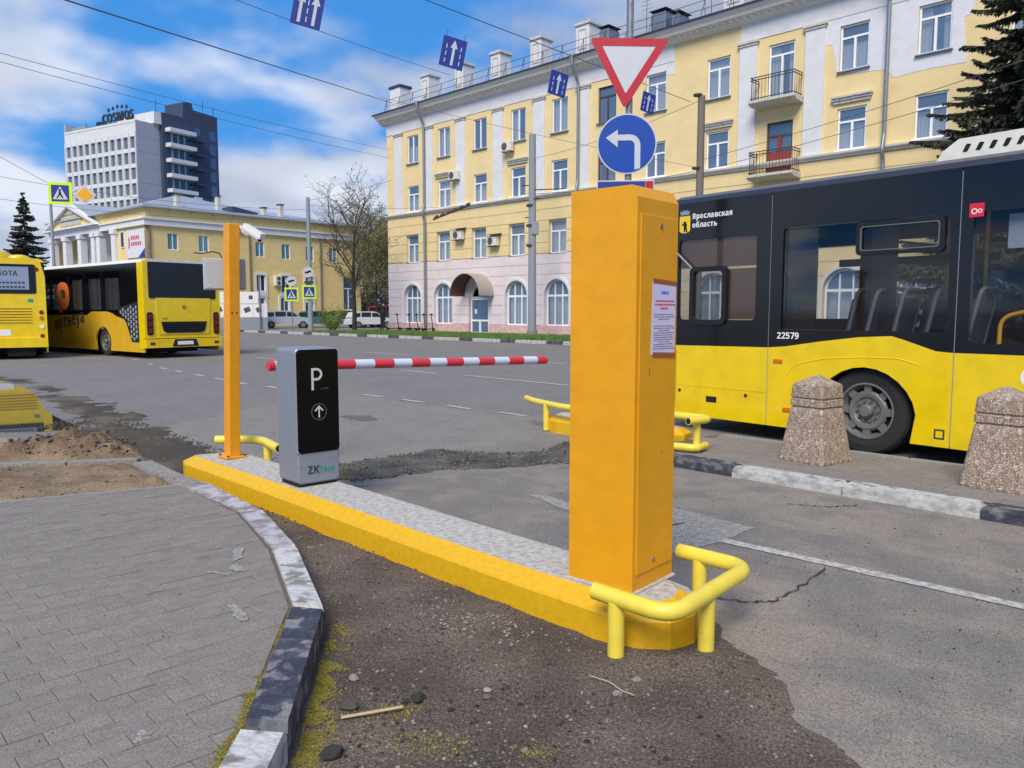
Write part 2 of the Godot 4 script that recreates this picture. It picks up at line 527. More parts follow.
	mat("rusty", Color(1, 1, 1), 0.9, {"tex": "rust", "size": 0.7})
	mat("canopy", S(172, 164, 156), 0.5, {"tex": "streak", "size": 0.8})
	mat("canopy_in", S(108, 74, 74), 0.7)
	mat("theatre", S(244, 218, 150), 0.92, {"tex": "soft", "size": 6.0})
	mat("theatre_pale", S(240, 214, 142), 0.92, {"tex": "soft", "size": 6.0})
	mat("theatre_white", S(232, 233, 236), 0.9, {"tex": "soft", "size": 4.0})
	mat("theatre_roof", S(182, 188, 196), 0.5, {"metal": 0.3, "tex": "streak", "size": 4.0})
	mat("teal_glass", S(86, 140, 152), 0.12, {"spec": 0.9})
	mat("hotel_white", S(222, 224, 228), 0.9, {"tex": "soft", "size": 5.0})
	mat("hotel_stone", S(172, 178, 190), 0.92, {"tex": "streak", "size": 7.0})
	mat("hotel_slate", S(62, 74, 98), 0.7, {"tex": "soft", "size": 6.0})
	mat("hotel_glass", S(92, 104, 124), 0.15, {"spec": 0.9})
	mat("hotel_blue", S(60, 84, 130), 0.2, {"spec": 0.9})
	mat("banner_red", S(206, 60, 90), 0.7)
	mat("orange", S(238, 122, 62), 0.5)
	mat("bark", S(60, 54, 50), 0.95, {"tex": "fine", "size": 0.8})
	mat("twig", S(82, 72, 64), 0.95)
	mat("needle", Color(1, 1, 1), 0.85, {"vc": true, "back": S(20, 30, 20)})
	mat("bud", Color(1, 1, 1), 0.85, {"vc": true, "back": S(60, 70, 30)})
	mat("car_silver", S(190, 198, 208), 0.3, {"metal": 0.4, "coat": 0.5})
	mat("car_green", S(70, 112, 110), 0.3, {"metal": 0.3, "coat": 0.5})
	mat("car_dark", S(58, 54, 54), 0.3, {"metal": 0.3, "coat": 0.5})
	mat("car_white", S(214, 216, 220), 0.3, {"coat": 0.5})
	mat("car_red", S(190, 84, 60), 0.5)
	mat("headlamp", S(220, 224, 228), 0.15)
	mat("cloth_dark", S(36, 38, 50), 0.95, {"tex": "fine", "size": 0.3})
	mat("cloth_trousers", S(50, 52, 62), 0.95)
	mat("skin", S(206, 160, 134), 0.7)
	mat("hair", S(52, 40, 32), 0.9)
	mat("wood", S(196, 172, 136), 0.9, {"tex": "streak", "size": 0.2})

func make_view() -> void:
	var cam := Camera3D.new()
	cam.name = "camera"
	cam.position = Vector3(0, 1.55, 0)
	cam.rotation_degrees = Vector3(-5.32, 0, 0)
	cam.fov = 51.96
	cam.near = 0.05
	cam.far = 1500.0
	add_child(cam)
	cam.current = true
	var sun := DirectionalLight3D.new()
	sun.name = "sun"
	sun.light_energy = SUN_ENERGY
	sun.light_color = Color(1.0, 0.965, 0.9)
	sun.light_angular_distance = 28.0
	sun.shadow_enabled = true
	add_child(sun)
	sun.look_at_from_position(Vector3(-0.2, 0.72, 0.66) * 100.0, Vector3.ZERO)
	var env := Environment.new()
	env.background_mode = Environment.BG_SKY
	env.tonemap_mode = Environment.TONE_MAPPER_LINEAR
	env.tonemap_exposure = EXPOSURE
	env.sdfgi_enabled = true
	env.ssao_enabled = true
	env.ssil_enabled = true
	var sky := Sky.new()
	var pm := PanoramaSkyMaterial.new()
	pm.panorama = sky_image()
	sky.sky_material = pm
	env.sky = sky
	var we := WorldEnvironment.new()
	we.name = "world_environment"
	we.environment = env
	add_child(we)

const SUN_ENERGY := 1.1
const EXPOSURE := 1.05

func sky_image() -> ImageTexture:
	var w := 2048
	var h := 1024
	var im := Image.create(w, h, false, Image.FORMAT_RGBF)
	im.fill(Color(0.36, 0.37, 0.39))
	var f := FastNoiseLite.new()
	f.noise_type = FastNoiseLite.TYPE_SIMPLEX_SMOOTH
	f.frequency = 1.0
	f.fractal_octaves = 6
	f.fractal_gain = 0.52
	f.seed = 7
	var f2 := FastNoiseLite.new()
	f2.noise_type = FastNoiseLite.TYPE_SIMPLEX_SMOOTH
	f2.frequency = 1.0
	f2.fractal_octaves = 4
	f2.seed = 23
	# where the cover thins and thickens: azimuth, elevation, half width, half height (degrees), amount
	var blobs := [
		[-9.5, 18.5, 7.5, 4.6, -0.95], [-5.0, 12.5, 4.5, 3.6, -0.7], [-15.5, 14.2, 6.5, 2.4, -0.75], [-9.5, 7.0, 3.2, 0.9, -0.3], [-28.0, 18.0, 7.5, 5.5, 1.15], [-21.0, 10.5, 7.0, 2.6, 0.55], [-12.0, 8.8, 6.0, 2.4, 0.5], [4.0, 19.0, 6.5, 4.5, 0.6],
		[13.0, 21.5, 3.5, 1.5, -0.6], [-32.0, 8.5, 5.0, 4.0, 0.45], [-16.5, 20.5, 1.7, 1.5, 0.4],
		[70.0, 30.0, 40.0, 16.0, -0.35], [150.0, 40.0, 35.0, 18.0, -0.3], [-110.0, 35.0, 35.0, 16.0, -0.3], [-60.0, 60.0, 40.0, 20.0, -0.25],
	]
	for y in h / 2:
		var el := PI * (0.5 - (y + 0.5) / h)
		var sy := sin(el)
		var cy := cos(el)
		var eld := rad_to_deg(el)
		var up := clampf(sy, 0.0, 1.0)
		var k := pow(1.0 - up, 2.2)
		var blue := Vector3(0.04, 0.22, 0.66).lerp(Vector3(0.09, 0.38, 0.86), k)
		var near := []
		for b in blobs:
			var dv: float = (eld - b[1]) / b[3]
			if absf(dv) < 2.6:
				near.append([b[0], b[2], b[4] * exp(-dv * dv)])
		for x in w:
			var az := TAU * ((x + 0.5) / w - 0.5)
			var q := Vector3(sin(az) * cy, 0.0, -cos(az) * cy) / (sy + 0.22)
			var d := f.get_noise_3d(q.x * 0.75 + 3.0, q.z * 0.75, 1.0) * 1.0 + 0.1
			var azd := rad_to_deg(az)
			for b in near:
				var dh: float = (azd - b[0]) / b[1]
				if dh > -2.6 and dh < 2.6:
					d += b[2] * exp(-dh * dh)
			var a := smoothstep(-0.12, 0.24, d)
			a = maxf(a, 0.45 * smoothstep(5.0, 0.0, eld))
			var t := f2.get_noise_3d(q.x * 0.9, q.z * 0.9 + 5.0, 9.0) * 1.5 + 0.5 - 0.2 * (d - 0.3)
			t = clampf(t + 0.28 * smoothstep(13.0, 7.0, eld) - 0.25 * smoothstep(12.0, 17.0, eld), 0.0, 1.0)
			var cl := Vector3(0.37, 0.42, 0.56).lerp(Vector3(0.76, 0.81, 0.92), t)
			cl = cl.lerp(Vector3(0.66, 0.75, 0.90), 0.5 * smoothstep(8.0, 0.0, eld))
			var o := blue.lerp(cl, a)
			im.set_pixel(x, y, Color(o.x, o.y, o.z))
	return ImageTexture.create_from_image(im)

# ---- ground -------------------------------------------------------------------
const IX := Vector3(0.695, 0, 0.719)    # along the street, towards the near right
const IZ := Vector3(0.719, 0, -0.695)   # across, towards the far right

func sdist(poly: PackedVector2Array, p: Vector2) -> float:
	var d := 1e9
	for i in poly.size():
		d = minf(d, p.distance_to(Geometry2D.get_closest_point_to_segment(p, poly[i], poly[(i + 1) % poly.size()])))
	return d if Geometry2D.is_point_in_polygon(p, poly) else -d

func field(poly: PackedVector2Array, cell: float, hf: Callable, cf: Callable, low := -0.012, pad := 0.15) -> G:
	# a height field over the outline and a margin round it; cells that lie wholly under `low` are left out
	var lo := poly[0]
	var hi := poly[0]
	for p in poly:
		lo = lo.min(p)
		hi = hi.max(p)
	lo -= Vector2(pad, pad)
	hi += Vector2(pad, pad)
	var nx := int(ceil((hi.x - lo.x) / cell))
	var ny := int(ceil((hi.y - lo.y) / cell))
	var hs := PackedFloat32Array()
	hs.resize((nx + 1) * (ny + 1))
	for j in ny + 1:
		for i in nx + 1:
			var p := lo + Vector2(i, j) * cell
			hs[j * (nx + 1) + i] = hf.call(p, sdist(poly, p))
	var g := G.new()
	var at := func(i: int, j: int) -> float: return hs[clampi(j, 0, ny) * (nx + 1) + clampi(i, 0, nx)]
	var vs := PackedVector3Array()
	var ns := PackedVector3Array()
	var cs := PackedColorArray()
	for j in ny + 1:
		for i in nx + 1:
			var p := lo + Vector2(i, j) * cell
			var y: float = hs[j * (nx + 1) + i]
			vs.append(Vector3(p.x, y, p.y))
			ns.append(Vector3(at.call(i - 1, j) - at.call(i + 1, j), 2 * cell, at.call(i, j - 1) - at.call(i, j + 1)).normalized())
			cs.append(cf.call(p, y))
	for j in ny:
		for i in nx:
			var a := j * (nx + 1) + i
			var b := a + 1
			var c := a + nx + 2
			var d := a + nx + 1
			if maxf(maxf(hs[a], hs[b]), maxf(hs[c], hs[d])) < low:
				continue
			for k in [a, b, c, a, c, d]:
				g.v.append(vs[k])
				g.n.append(ns[k])
				g.c.append(cs[k])
	return g

func sheet(poly: PackedVector2Array, y: float) -> G:
	var g := G.new()
	var ix := Geometry2D.triangulate_polygon(poly)
	for i in range(0, ix.size(), 3):
		g.tri_to(Vector3(poly[ix[i]].x, y, poly[ix[i]].y), Vector3(poly[ix[i + 1]].x, y, poly[ix[i + 1]].y), Vector3(poly[ix[i + 2]].x, y, poly[ix[i + 2]].y), Vector3.UP)
	return g

func ragged(poly: PackedVector2Array, step: float, amp: float, sd: int) -> PackedVector2Array:
	var f := FastNoiseLite.new()
	f.seed = sd
	f.frequency = 1.0
	f.fractal_octaves = 4
	var r := PackedVector2Array()
	for i in poly.size():
		var a := poly[i]
		var b := poly[(i + 1) % poly.size()]
		var k := maxi(1, int(a.distance_to(b) / step))
		for j in k:
			var p := a.lerp(b, float(j) / k)
			r.append(p + Vector2(f.get_noise_2d(p.x / step / 4, p.y / step / 4), f.get_noise_2d(p.x / step / 4 + 50, p.y / step / 4)) * amp * 2.0)
	return r

func smooth_loop(poly: PackedVector2Array, k := 4) -> PackedVector2Array:
	var r := PackedVector2Array()
	var n := poly.size()
	for i in n:
		for j in k:
			r.append(poly[i].cubic_interpolate(poly[(i + 1) % n], poly[(i - 1 + n) % n], poly[(i + 2) % n], float(j) / k))
	return r

func scatter(nm: String, label: String, poly: PackedVector2Array, count: int, smin: float, smax: float, cols: Array, y0: float, sd: int, hf = null) -> void:
	# loose stones, far too many to count, lying on the ground
	var r := RandomNumberGenerator.new()
	r.seed = sd
	var g := G.new()
	var pts := [Vector3(0.9, 0.1, 0.1), Vector3(-0.8, 0, 0.3), Vector3(0.1, 0.62, 0), Vector3(0.1, -0.5, 0.1), Vector3(0.15, 0.05, 0.9), Vector3(0, 0.1, -0.85)]
	for f in [[0, 2, 4], [4, 2, 1], [1, 2, 5], [5, 2, 0], [0, 4, 3], [4, 1, 3], [1, 5, 3], [5, 0, 3]]:
		g.tri_to(pts[f[0]], pts[f[1]], pts[f[2]], pts[f[0]] + pts[f[1]] + pts[f[2]])
	var mm := MultiMesh.new()
	mm.transform_format = MultiMesh.TRANSFORM_3D
	mm.use_colors = true
	mm.mesh = g.mesh()
	var lo := poly[0]
	var hi := poly[0]
	for p in poly:
		lo = lo.min(p)
		hi = hi.max(p)
	var tr := []
	var co := []
	while tr.size() < count:
		var p := Vector2(r.randf_range(lo.x, hi.x), r.randf_range(lo.y, hi.y))
		if not Geometry2D.is_point_in_polygon(p, poly):
			continue
		var s := smin * pow(smax / smin, pow(r.randf(), 2.6))
		var b := Basis.from_euler(Vector3(r.randf_range(-0.4, 0.4), r.randf() * TAU, r.randf_range(-0.4, 0.4))).scaled(Vector3.ONE * s)
		var y: float = y0 if hf == null else hf.call(p)
		tr.append(Transform3D(b, Vector3(p.x, y + s * 0.15, p.y)))
		var c: Color = cols[r.randi() % cols.size()]
		var k := r.randf_range(0.75, 1.2)
		co.append(Color(c.r * k, c.g * k, c.b * k))
	mm.instance_count = count
	for i in count:
		mm.set_instance_transform(i, tr[i])
		mm.set_instance_color(i, co[i])
	var o := MultiMeshInstance3D.new()
	o.name = numbered(nm)
	o.multimesh = mm
	o.material_override = M.stone
	add_child(o)
	o.set_meta("kind", "stuff")
	tag(o, label, "gravel")

var kerb_in: Array
var kerb_out: Array
var dirt_noise: FastNoiseLite
var dirt_poly: PackedVector2Array
var near_dirt: Callable

func make_ground() -> void:
	var g := G.new()
	g.quad_to(Vector3(-700, 0, -900), Vector3(700, 0, -900), Vector3(700, 0, 120), Vector3(-700, 0, 120), Vector3.UP)
	setting("road", g, M.asphalt)
	# the entry lane beside the islands: newer asphalt, its edge with the street ragged
	var lane := ragged(V2([0.0, -7.55, -0.9, -7.3, -1.45, -6.75, 0.25, -4.9, 1.0, -4.2, 0.9, -3.4, 0.75, -1.0, 9.0, -1.0, 6.5, -3.0, 3.9, -5.55, 1.6, -7.95, 0.7, -7.75]), 0.16, 0.03, 3)
	var fl := FastNoiseLite.new()
	fl.seed = 14
	fl.frequency = 1.7
	fl.fractal_gain = 0.65
	fl.fractal_octaves = 5
	var earth := V2([0.55, -3.65, 0.8, -3.85, 1.0, -3.95, 1.11, -3.6, 1.12, -2.94, 1.22, -2.5, 1.25, -1.6])
	var lane_h := func(p: Vector2, d: float) -> float: return clampf(d * 0.08, -0.02, 0.004) + 0.0012 * fl.get_noise_2d(p.x * 2, p.y * 2)
	var lane_c := func(p: Vector2, _y: float) -> Color:
		# dust drifted over the asphalt in patches
		var s := (p - Vector2(1.6, -7.72)).dot(Vector2(0.725, -0.689))
		var nz := fl.get_noise_2d(p.x, p.y)
		var near := 0.0
		if p.y > -4.4:
			near = 1.0 - clampf((p.x - 1.1) / 0.75, 0.0, 1.0)
		var dust := clampf(nz * 2.2 + 0.12 + 0.9 * near, 0.0, 1.0)
		if s > -1.25:
			dust = maxf(dust, clampf(0.75 + nz * 1.8, 0.0, 1.0))
		return Color(0.68, 0.69, 0.71).lerp(Color(0.93, 0.89, 0.84), dust)
	setting("entry_lane", field(lane, 0.06, lane_h, lane_c, -0.004, 0.1), M.asphalt_new)
	# sandy worn stretch between the street and the lane
	var worn := ragged(V2([-3.2, -14.6, -1.2, -12.7, 0.3, -11.45, 2.0, -10.6, 1.6, -9.0, 0.9, -8.2, 0.1, -7.4, -1.5, -6.9, -2.6, -7.6, -3.6, -8.9, -4.6, -10.4, -4.3, -12.4]), 0.3, 0.16, 9)
	setting("worn_road_edge", sheet(worn, 0.003), M.asphalt_old)
	# patches and lines
	setting("pale_patch", sheet(ragged(V2([1.27, -6.1, 1.73, -5.5, 1.38, -5.16, 1.02, -4.9, 0.72, -5.3, 1.0, -5.8]), 0.1, 0.012, 4), 0.0075), M.pale_patch)
	setting("pale_patch", sheet(ragged(V2([0.12, -6.55, 0.3, -6.5, 0.62, -6.0, 0.52, -5.85]), 0.08, 0.012, 5), 0.0075), M.pale_patch)
	setting("lane_line", sheet(ragged(V2([1.38, -5.17, 1.45, -5.235, 2.71, -4.03, 3.72, -3.06, 3.66, -2.99, 2.65, -3.96]), 0.07, 0.005, 6), 0.0095), M.roadpaint)
	for c in [[1.08, -4.12, 1.26, -4.06, 1.39, -4.07, 1.58, -4.25, 1.90, -4.63], [0.9, -5.7, 1.12, -5.55, 1.25, -5.62], [2.2, -6.2, 2.5, -6.1, 2.75, -6.15]]:
		var base := V2(c)
		var line := PackedVector2Array()
		for i in 33:
			var u := i / 32.0 * (base.size() - 1)
			var k := mini(int(u), base.size() - 2)
			line.append(base[k].lerp(base[k + 1], u - k) + Vector2(sin(i * 2.7) * 0.012, cos(i * 1.9) * 0.012))
		var cg := G.new()
		for i in 32:
			var d := (line[i + 1] - line[i]).normalized()
			var w0 := (0.005 + 0.003 * sin(i * 1.3)) * (1.0 if i > 0 else 0.1)
			var w1 := (0.005 + 0.003 * sin((i + 1) * 1.3)) * (1.0 if i < 31 else 0.1)
			var s := Vector2(-d.y, d.x)
			var q := [line[i] + s * w0, line[i + 1] + s * w1, line[i + 1] - s * w1, line[i] - s * w0]
			cg.quad_to(Vector3(q[0].x, 0.0112, q[0].y), Vector3(q[1].x, 0.0112, q[1].y), Vector3(q[2].x, 0.0112, q[2].y), Vector3(q[3].x, 0.0112, q[3].y), Vector3.UP)
		setting("crack", cg, M.crack)
	for d in [[-16.0, -31.0], [-13.6, -27.4], [-11.9, -24.9], [-10.46, -22.72], [-9.36, -21.14], [-8.5, -20.05], [-7.5, -18.85], [-6.65, -17.85], [-5.77, -16.75], [-4.85, -15.9]]:
		var p := Vector3(d[0], 0, d[1])
		dash(p, Vector3(0.62, 0, 0.78), 0.6, 0.13)
	for d in [[-2.54, -14.3], [-1.7, -13.45], [-0.85, -12.55], [0.0, -11.75]]:
		dash(Vector3(d[0], 0, d[1]), Vector3(0.69, 0, 0.72), 0.62, 0.11)
	for d in [[0.04, -17.54, 3.4], [-2.4, -20.0, 1.6], [-5.2, -22.8, 1.6], [-8.0, -25.6, 1.6], [4.5, -12.9, 3.0]]:
		dash(Vector3(d[0], 0, d[1]), Vector3(0.67, 0, 0.745), d[2], 0.14)
	for d in [[-9.5, -33.0, 3.0], [-4.5, -28.5, 3.0], [0.5, -24.0, 3.0], [-16.0, -39.5, 3.0], [-12.4, -46.0, 2.0]]:
		dash(Vector3(d[0], 0, d[1]), Vector3(0.71, 0, 0.705), d[2], 0.16)
	for k in 6:
		dash(Vector3(-17.0 - k * 0.9, 0, -47.0 + k * 0.25), Vector3(0.72, 0, 0.69), 3.2, 0.4)
	# faint tyre-dark repair patches of bitumen
	for s in [[-1.0, -12.2, 0.42, 0.3], [-1.15, -10.9, 0.3, 0.14], [-0.55, -10.85, 0.2, 0.12], [-2.2, -11.3, 0.35, 0.16], [-6.2, -16.6, 0.5, 0.2], [-3.4, -17.6, 1.1, 0.12]]:
		var e := PackedVector2Array()
		for i in 18:
			var t := TAU * i / 18
			e.append(Vector2(s[0], s[1]) + Vector2(cos(t) * s[2], sin(t) * s[3]).rotated(0.78))
		setting("tar_patch", sheet(ragged(e, 0.05, 0.09, int(s[0] * 10) + 40), 0.007), M.tar)
	make_dirt()
	make_pavement()
	make_platform()
	make_far_verge()

func dash(p: Vector3, d: Vector3, ln: float, w: float) -> void:
	var s := Vector3(-d.z, 0, d.x) * w / 2
	var h := d * ln / 2
	var poly := PackedVector2Array()
	for q in [p - h - s, p + h - s, p + h + s, p - h + s]:
		poly.append(Vector2(q.x, q.z))
	setting("road_marking", sheet(ragged(poly, 0.12, 0.014, counts.get("road_marking", 0) + 5), 0.007), M.roadpaint_faded)

func make_dirt() -> void:
	var f := FastNoiseLite.new()
	f.noise_type = FastNoiseLite.TYPE_SIMPLEX_SMOOTH
	f.frequency = 3.0
	f.fractal_octaves = 5
	f.seed = 4
	dirt_noise = f
	dirt_poly = V2([-2.9, -6.9, -2.05, -6.2, -0.75, -4.85, 0.1, -4.0, 0.55, -3.65, 0.8, -3.85, 1.0, -3.95, 1.11, -3.6, 1.12, -3.25, 1.12, -2.94, 1.22, -2.5, 1.25, -1.6, -0.9, -1.6, -0.95, -2.6, -1.0, -3.6, -1.3, -4.3, -1.9, -5.6, -2.6, -6.5])
	near_dirt = func(p: Vector2) -> float: return f.get_noise_2d(p.x, p.y) * 0.016 + f.get_noise_2d(p.x * 0.3 + 9, p.y * 0.3) * 0.012
	var hf := func(p: Vector2, d: float) -> float: return clampf(d * 0.12, -0.05, 0.013) + near_dirt.call(p) * 0.7
	var cf := func(p: Vector2, _y: float) -> Color:
		var t := clampf(f.get_noise_2d(p.x * 0.45 + 20, p.y * 0.45) * 1.1 + 0.5, 0.0, 1.0)
		return Color(0.46, 0.42, 0.395).lerp(Color(0.86, 0.80, 0.75), t)
	setting("bare_earth", field(dirt_poly, 0.025, hf, cf, 0.0, 0.12), M.dirt)
	# gravel strewn across the lane between the two islands
	var gp := V2([-1.8, -7.75, -1.4, -8.2, -0.8, -8.7, -0.2, -8.45, 0.3, -8.55, 0.8, -9.5, 1.2, -9.3, 1.0, -8.5, 0.6, -7.85, 0.05, -7.75, -0.7, -7.55, -1.4, -7.0, -1.75, -7.2])
	var gh := func(p: Vector2, d: float) -> float: return clampf(d * 0.13, -0.05, 0.022) + f.get_noise_2d(p.x * 0.8, p.y * 0.8) * 0.03
	var gc := func(p: Vector2, _y: float) -> Color:
		var t := clampf(f.get_noise_2d(p.x * 0.5, p.y * 0.5 + 7) * 1.2 + 0.5, 0.0, 1.0)
		return Color(0.085, 0.08, 0.074).lerp(Color(0.19, 0.18, 0.155), t)
	setting("gravel_strip", field(gp, 0.05, gh, gc, 0.003, 0.2), M.gravel)
	scatter("loose_gravel", "dark loose gravel strewn across the lane behind the barrier machine", gp, 5200, 0.006, 0.024, [Color(0.10, 0.10, 0.10), Color(0.2, 0.2, 0.19), Color(0.32, 0.31, 0.28), Color(0.26, 0.27, 0.14)], 0.012, 5)
	# dark damp verge beside the puddle
	var wp := V2([-13.0, -18.6, -11.5, -18.2, -9.2, -15.8, -8.0, -14.3, -6.4, -12.5, -5.6, -11.4, -4.7, -10.3, -3.4, -8.9, -2.55, -8.0, -2.2, -7.7, -3.1, -7.3, -3.6, -7.55, -4.2, -8.3, -5.0, -9.4, -6.0, -9.85, -7.5, -10.2, -13.5, -12.0])
	scatter("verge_gravel", "damp gravel and grit lying beside the puddle", V2([-6.4, -12.4, -5.6, -11.4, -4.7, -10.3, -3.4, -8.9, -2.5, -7.9, -3.2, -7.6, -4.3, -8.6, -5.1, -9.8, -6.3, -10.3]), 4200, 0.005, 0.02, [Color(0.11, 0.1, 0.095), Color(0.18, 0.165, 0.14), Color(0.3, 0.27, 0.22), Color(0.18, 0.19, 0.09)], 0.008, 6)
	var pud := smooth_loop(V2([-16.0, -18.0, -12.2, -17.6, -10.6, -16.6, -8.9, -14.6, -7.2, -12.1, -6.3, -11.0, -5.75, -10.3, -6.4, -9.95, -8.0, -10.3, -12.0, -11.2, -17.0, -13.0]), 3)
	var vh := func(p: Vector2, d: float) -> float:
		var b := f.get_noise_2d(p.x * 0.35, p.y * 0.35) * 0.03 + f.get_noise_2d(p.x, p.y) * 0.008
		return clampf(d * 0.06, -0.03, 0.022) + b - clampf(0.5 + sdist(pud, p) * 1.2, 0.0, 1.0) * 0.07
	var vc := func(p: Vector2, _y: float) -> Color:
		var t := clampf(f.get_noise_2d(p.x * 0.3 + 11, p.y * 0.3) * 1.3 + 0.5, 0.0, 1.0)
		return Color(0.34, 0.32, 0.28).lerp(Color(0.86, 0.80, 0.68), t * t)
	setting("damp_verge", field(wp, 0.1, vh, vc, 0.0, 0.2), M.dirt)
	setting("puddle", sheet(pud, 0.005), M.water)
	# sand flat and mound behind the pavement
	var sp := V2([-7.5, -6.9, -7.0, -8.7, -6.2, -9.3, -5.2, -9.15, -4.1, -8.35, -3.5, -7.65, -2.85, -6.75, -2.6, -6.25, -3.1, -5.95, -4.0, -5.7, -6.5, -5.2])
	var shf := func(p: Vector2, d: float) -> float:
		var mound := 0.21 * exp(-pow((p.x + 4.42) / 0.40, 2) - pow((p.y + 8.0) / 0.26, 2)) + 0.13 * exp(-pow((p.x + 4.9) / 0.3, 2) - pow((p.y + 7.8) / 0.25, 2)) + 0.09 * exp(-pow((p.x + 3.95) / 0.25, 2) - pow((p.y + 7.85) / 0.2, 2)) + 0.07 * exp(-pow((p.x + 2.95) / 0.4, 2) - pow((p.y + 6.5) / 0.2, 2))
		var e := minf(clampf(d * 0.35, -0.1, 0.095), 0.095)
		var rough := f.get_noise_2d(p.x * 1.4, p.y * 1.4)
		return e + mound * (1.0 + 0.6 * rough + 0.12 * f.get_noise_2d(p.x * 4.0, p.y * 4.0)) + rough * 0.022
	var scf := func(p: Vector2, y: float) -> Color:
		var t := clampf(f.get_noise_2d(p.x * 0.6 + 3, p.y * 0.6) * 1.3 + 0.5, 0.0, 1.0)
		var pale := clampf((-p.y - 7.1) * 1.2 - (p.x + 4.8) * 0.8, 0.0, 1.0) * clampf((0.13 - y) * 20, 0, 1)
		var clod := clampf((y - 0.15) * 8.0, 0.0, 1.0) * clampf(f.get_noise_2d(p.x * 1.1 + 40, p.y * 1.1) * 2.0 + 0.6, 0.0, 1.0)
		return Color(0.42, 0.35, 0.28).lerp(Color(0.66, 0.575, 0.47), t).lerp(Color(0.92, 0.90, 0.86), pale * 0.85).lerp(Color(0.22, 0.175, 0.14), clod * 0.8)
	setting("sandy_ground", field(sp, 0.035, shf, scf, 0.0, 0.2), M.sand)
	scatter("earth_clods", "brown clods of earth on the sandy mound behind the pavement", V2([-5.1, -7.6, -4.9, -8.1, -4.4, -8.35, -3.9, -8.1, -3.75, -7.75, -4.4, -7.6]), 380, 0.008, 0.045, [Color(0.12, 0.095, 0.075), Color(0.2, 0.155, 0.115), Color(0.3, 0.24, 0.18)], 0.1, 61, func(p: Vector2) -> float: return shf.call(p, 1.0))
	scatter("sand_grit", "small stones strewn over the sandy strip behind the pavement", V2([-5.4, -5.5, -3.9, -5.9, -2.75, -6.4, -3.0, -6.9, -3.7, -7.5, -5.5, -7.05]), 700, 0.004, 0.02, [Color(0.2, 0.17, 0.13), Color(0.35, 0.3, 0.24), Color(0.45, 0.41, 0.35), Color(0.3, 0.3, 0.08)], 0.1, 62, func(p: Vector2) -> float: return shf.call(p, 1.0))

func slab(g: G, a: Array, b: Array, y0: float, y1: float, bev: float) -> void:
	# a kerb stone between an inner edge a and an outer edge b (two points each), bevelled on top
	var q := [a[0], a[1], b[1], b[0]]
	var ct := Vector3()
	for p in q:
		ct += p / 4.0
	var top := []
	var mid := []
	var bot := []
	for p in q:
		var d: Vector3 = (ct - p).normalized() * bev
		top.append(Vector3(p.x + d.x, y1, p.z + d.z))
		mid.append(Vector3(p.x, y1 - bev, p.z))
		bot.append(Vector3(p.x, y0, p.z))
	g.quad_to(top[0], top[1], top[2], top[3], Vector3.UP)
	for i in 4:
		var j := (i + 1) % 4
		var o: Vector3 = (q[i] + q[j]) / 2 - ct
		g.quad_to(top[i], top[j], mid[j], mid[i], o + Vector3.UP * 0.1)
		g.quad_to(mid[i], mid[j], bot[j], bot[i], o)

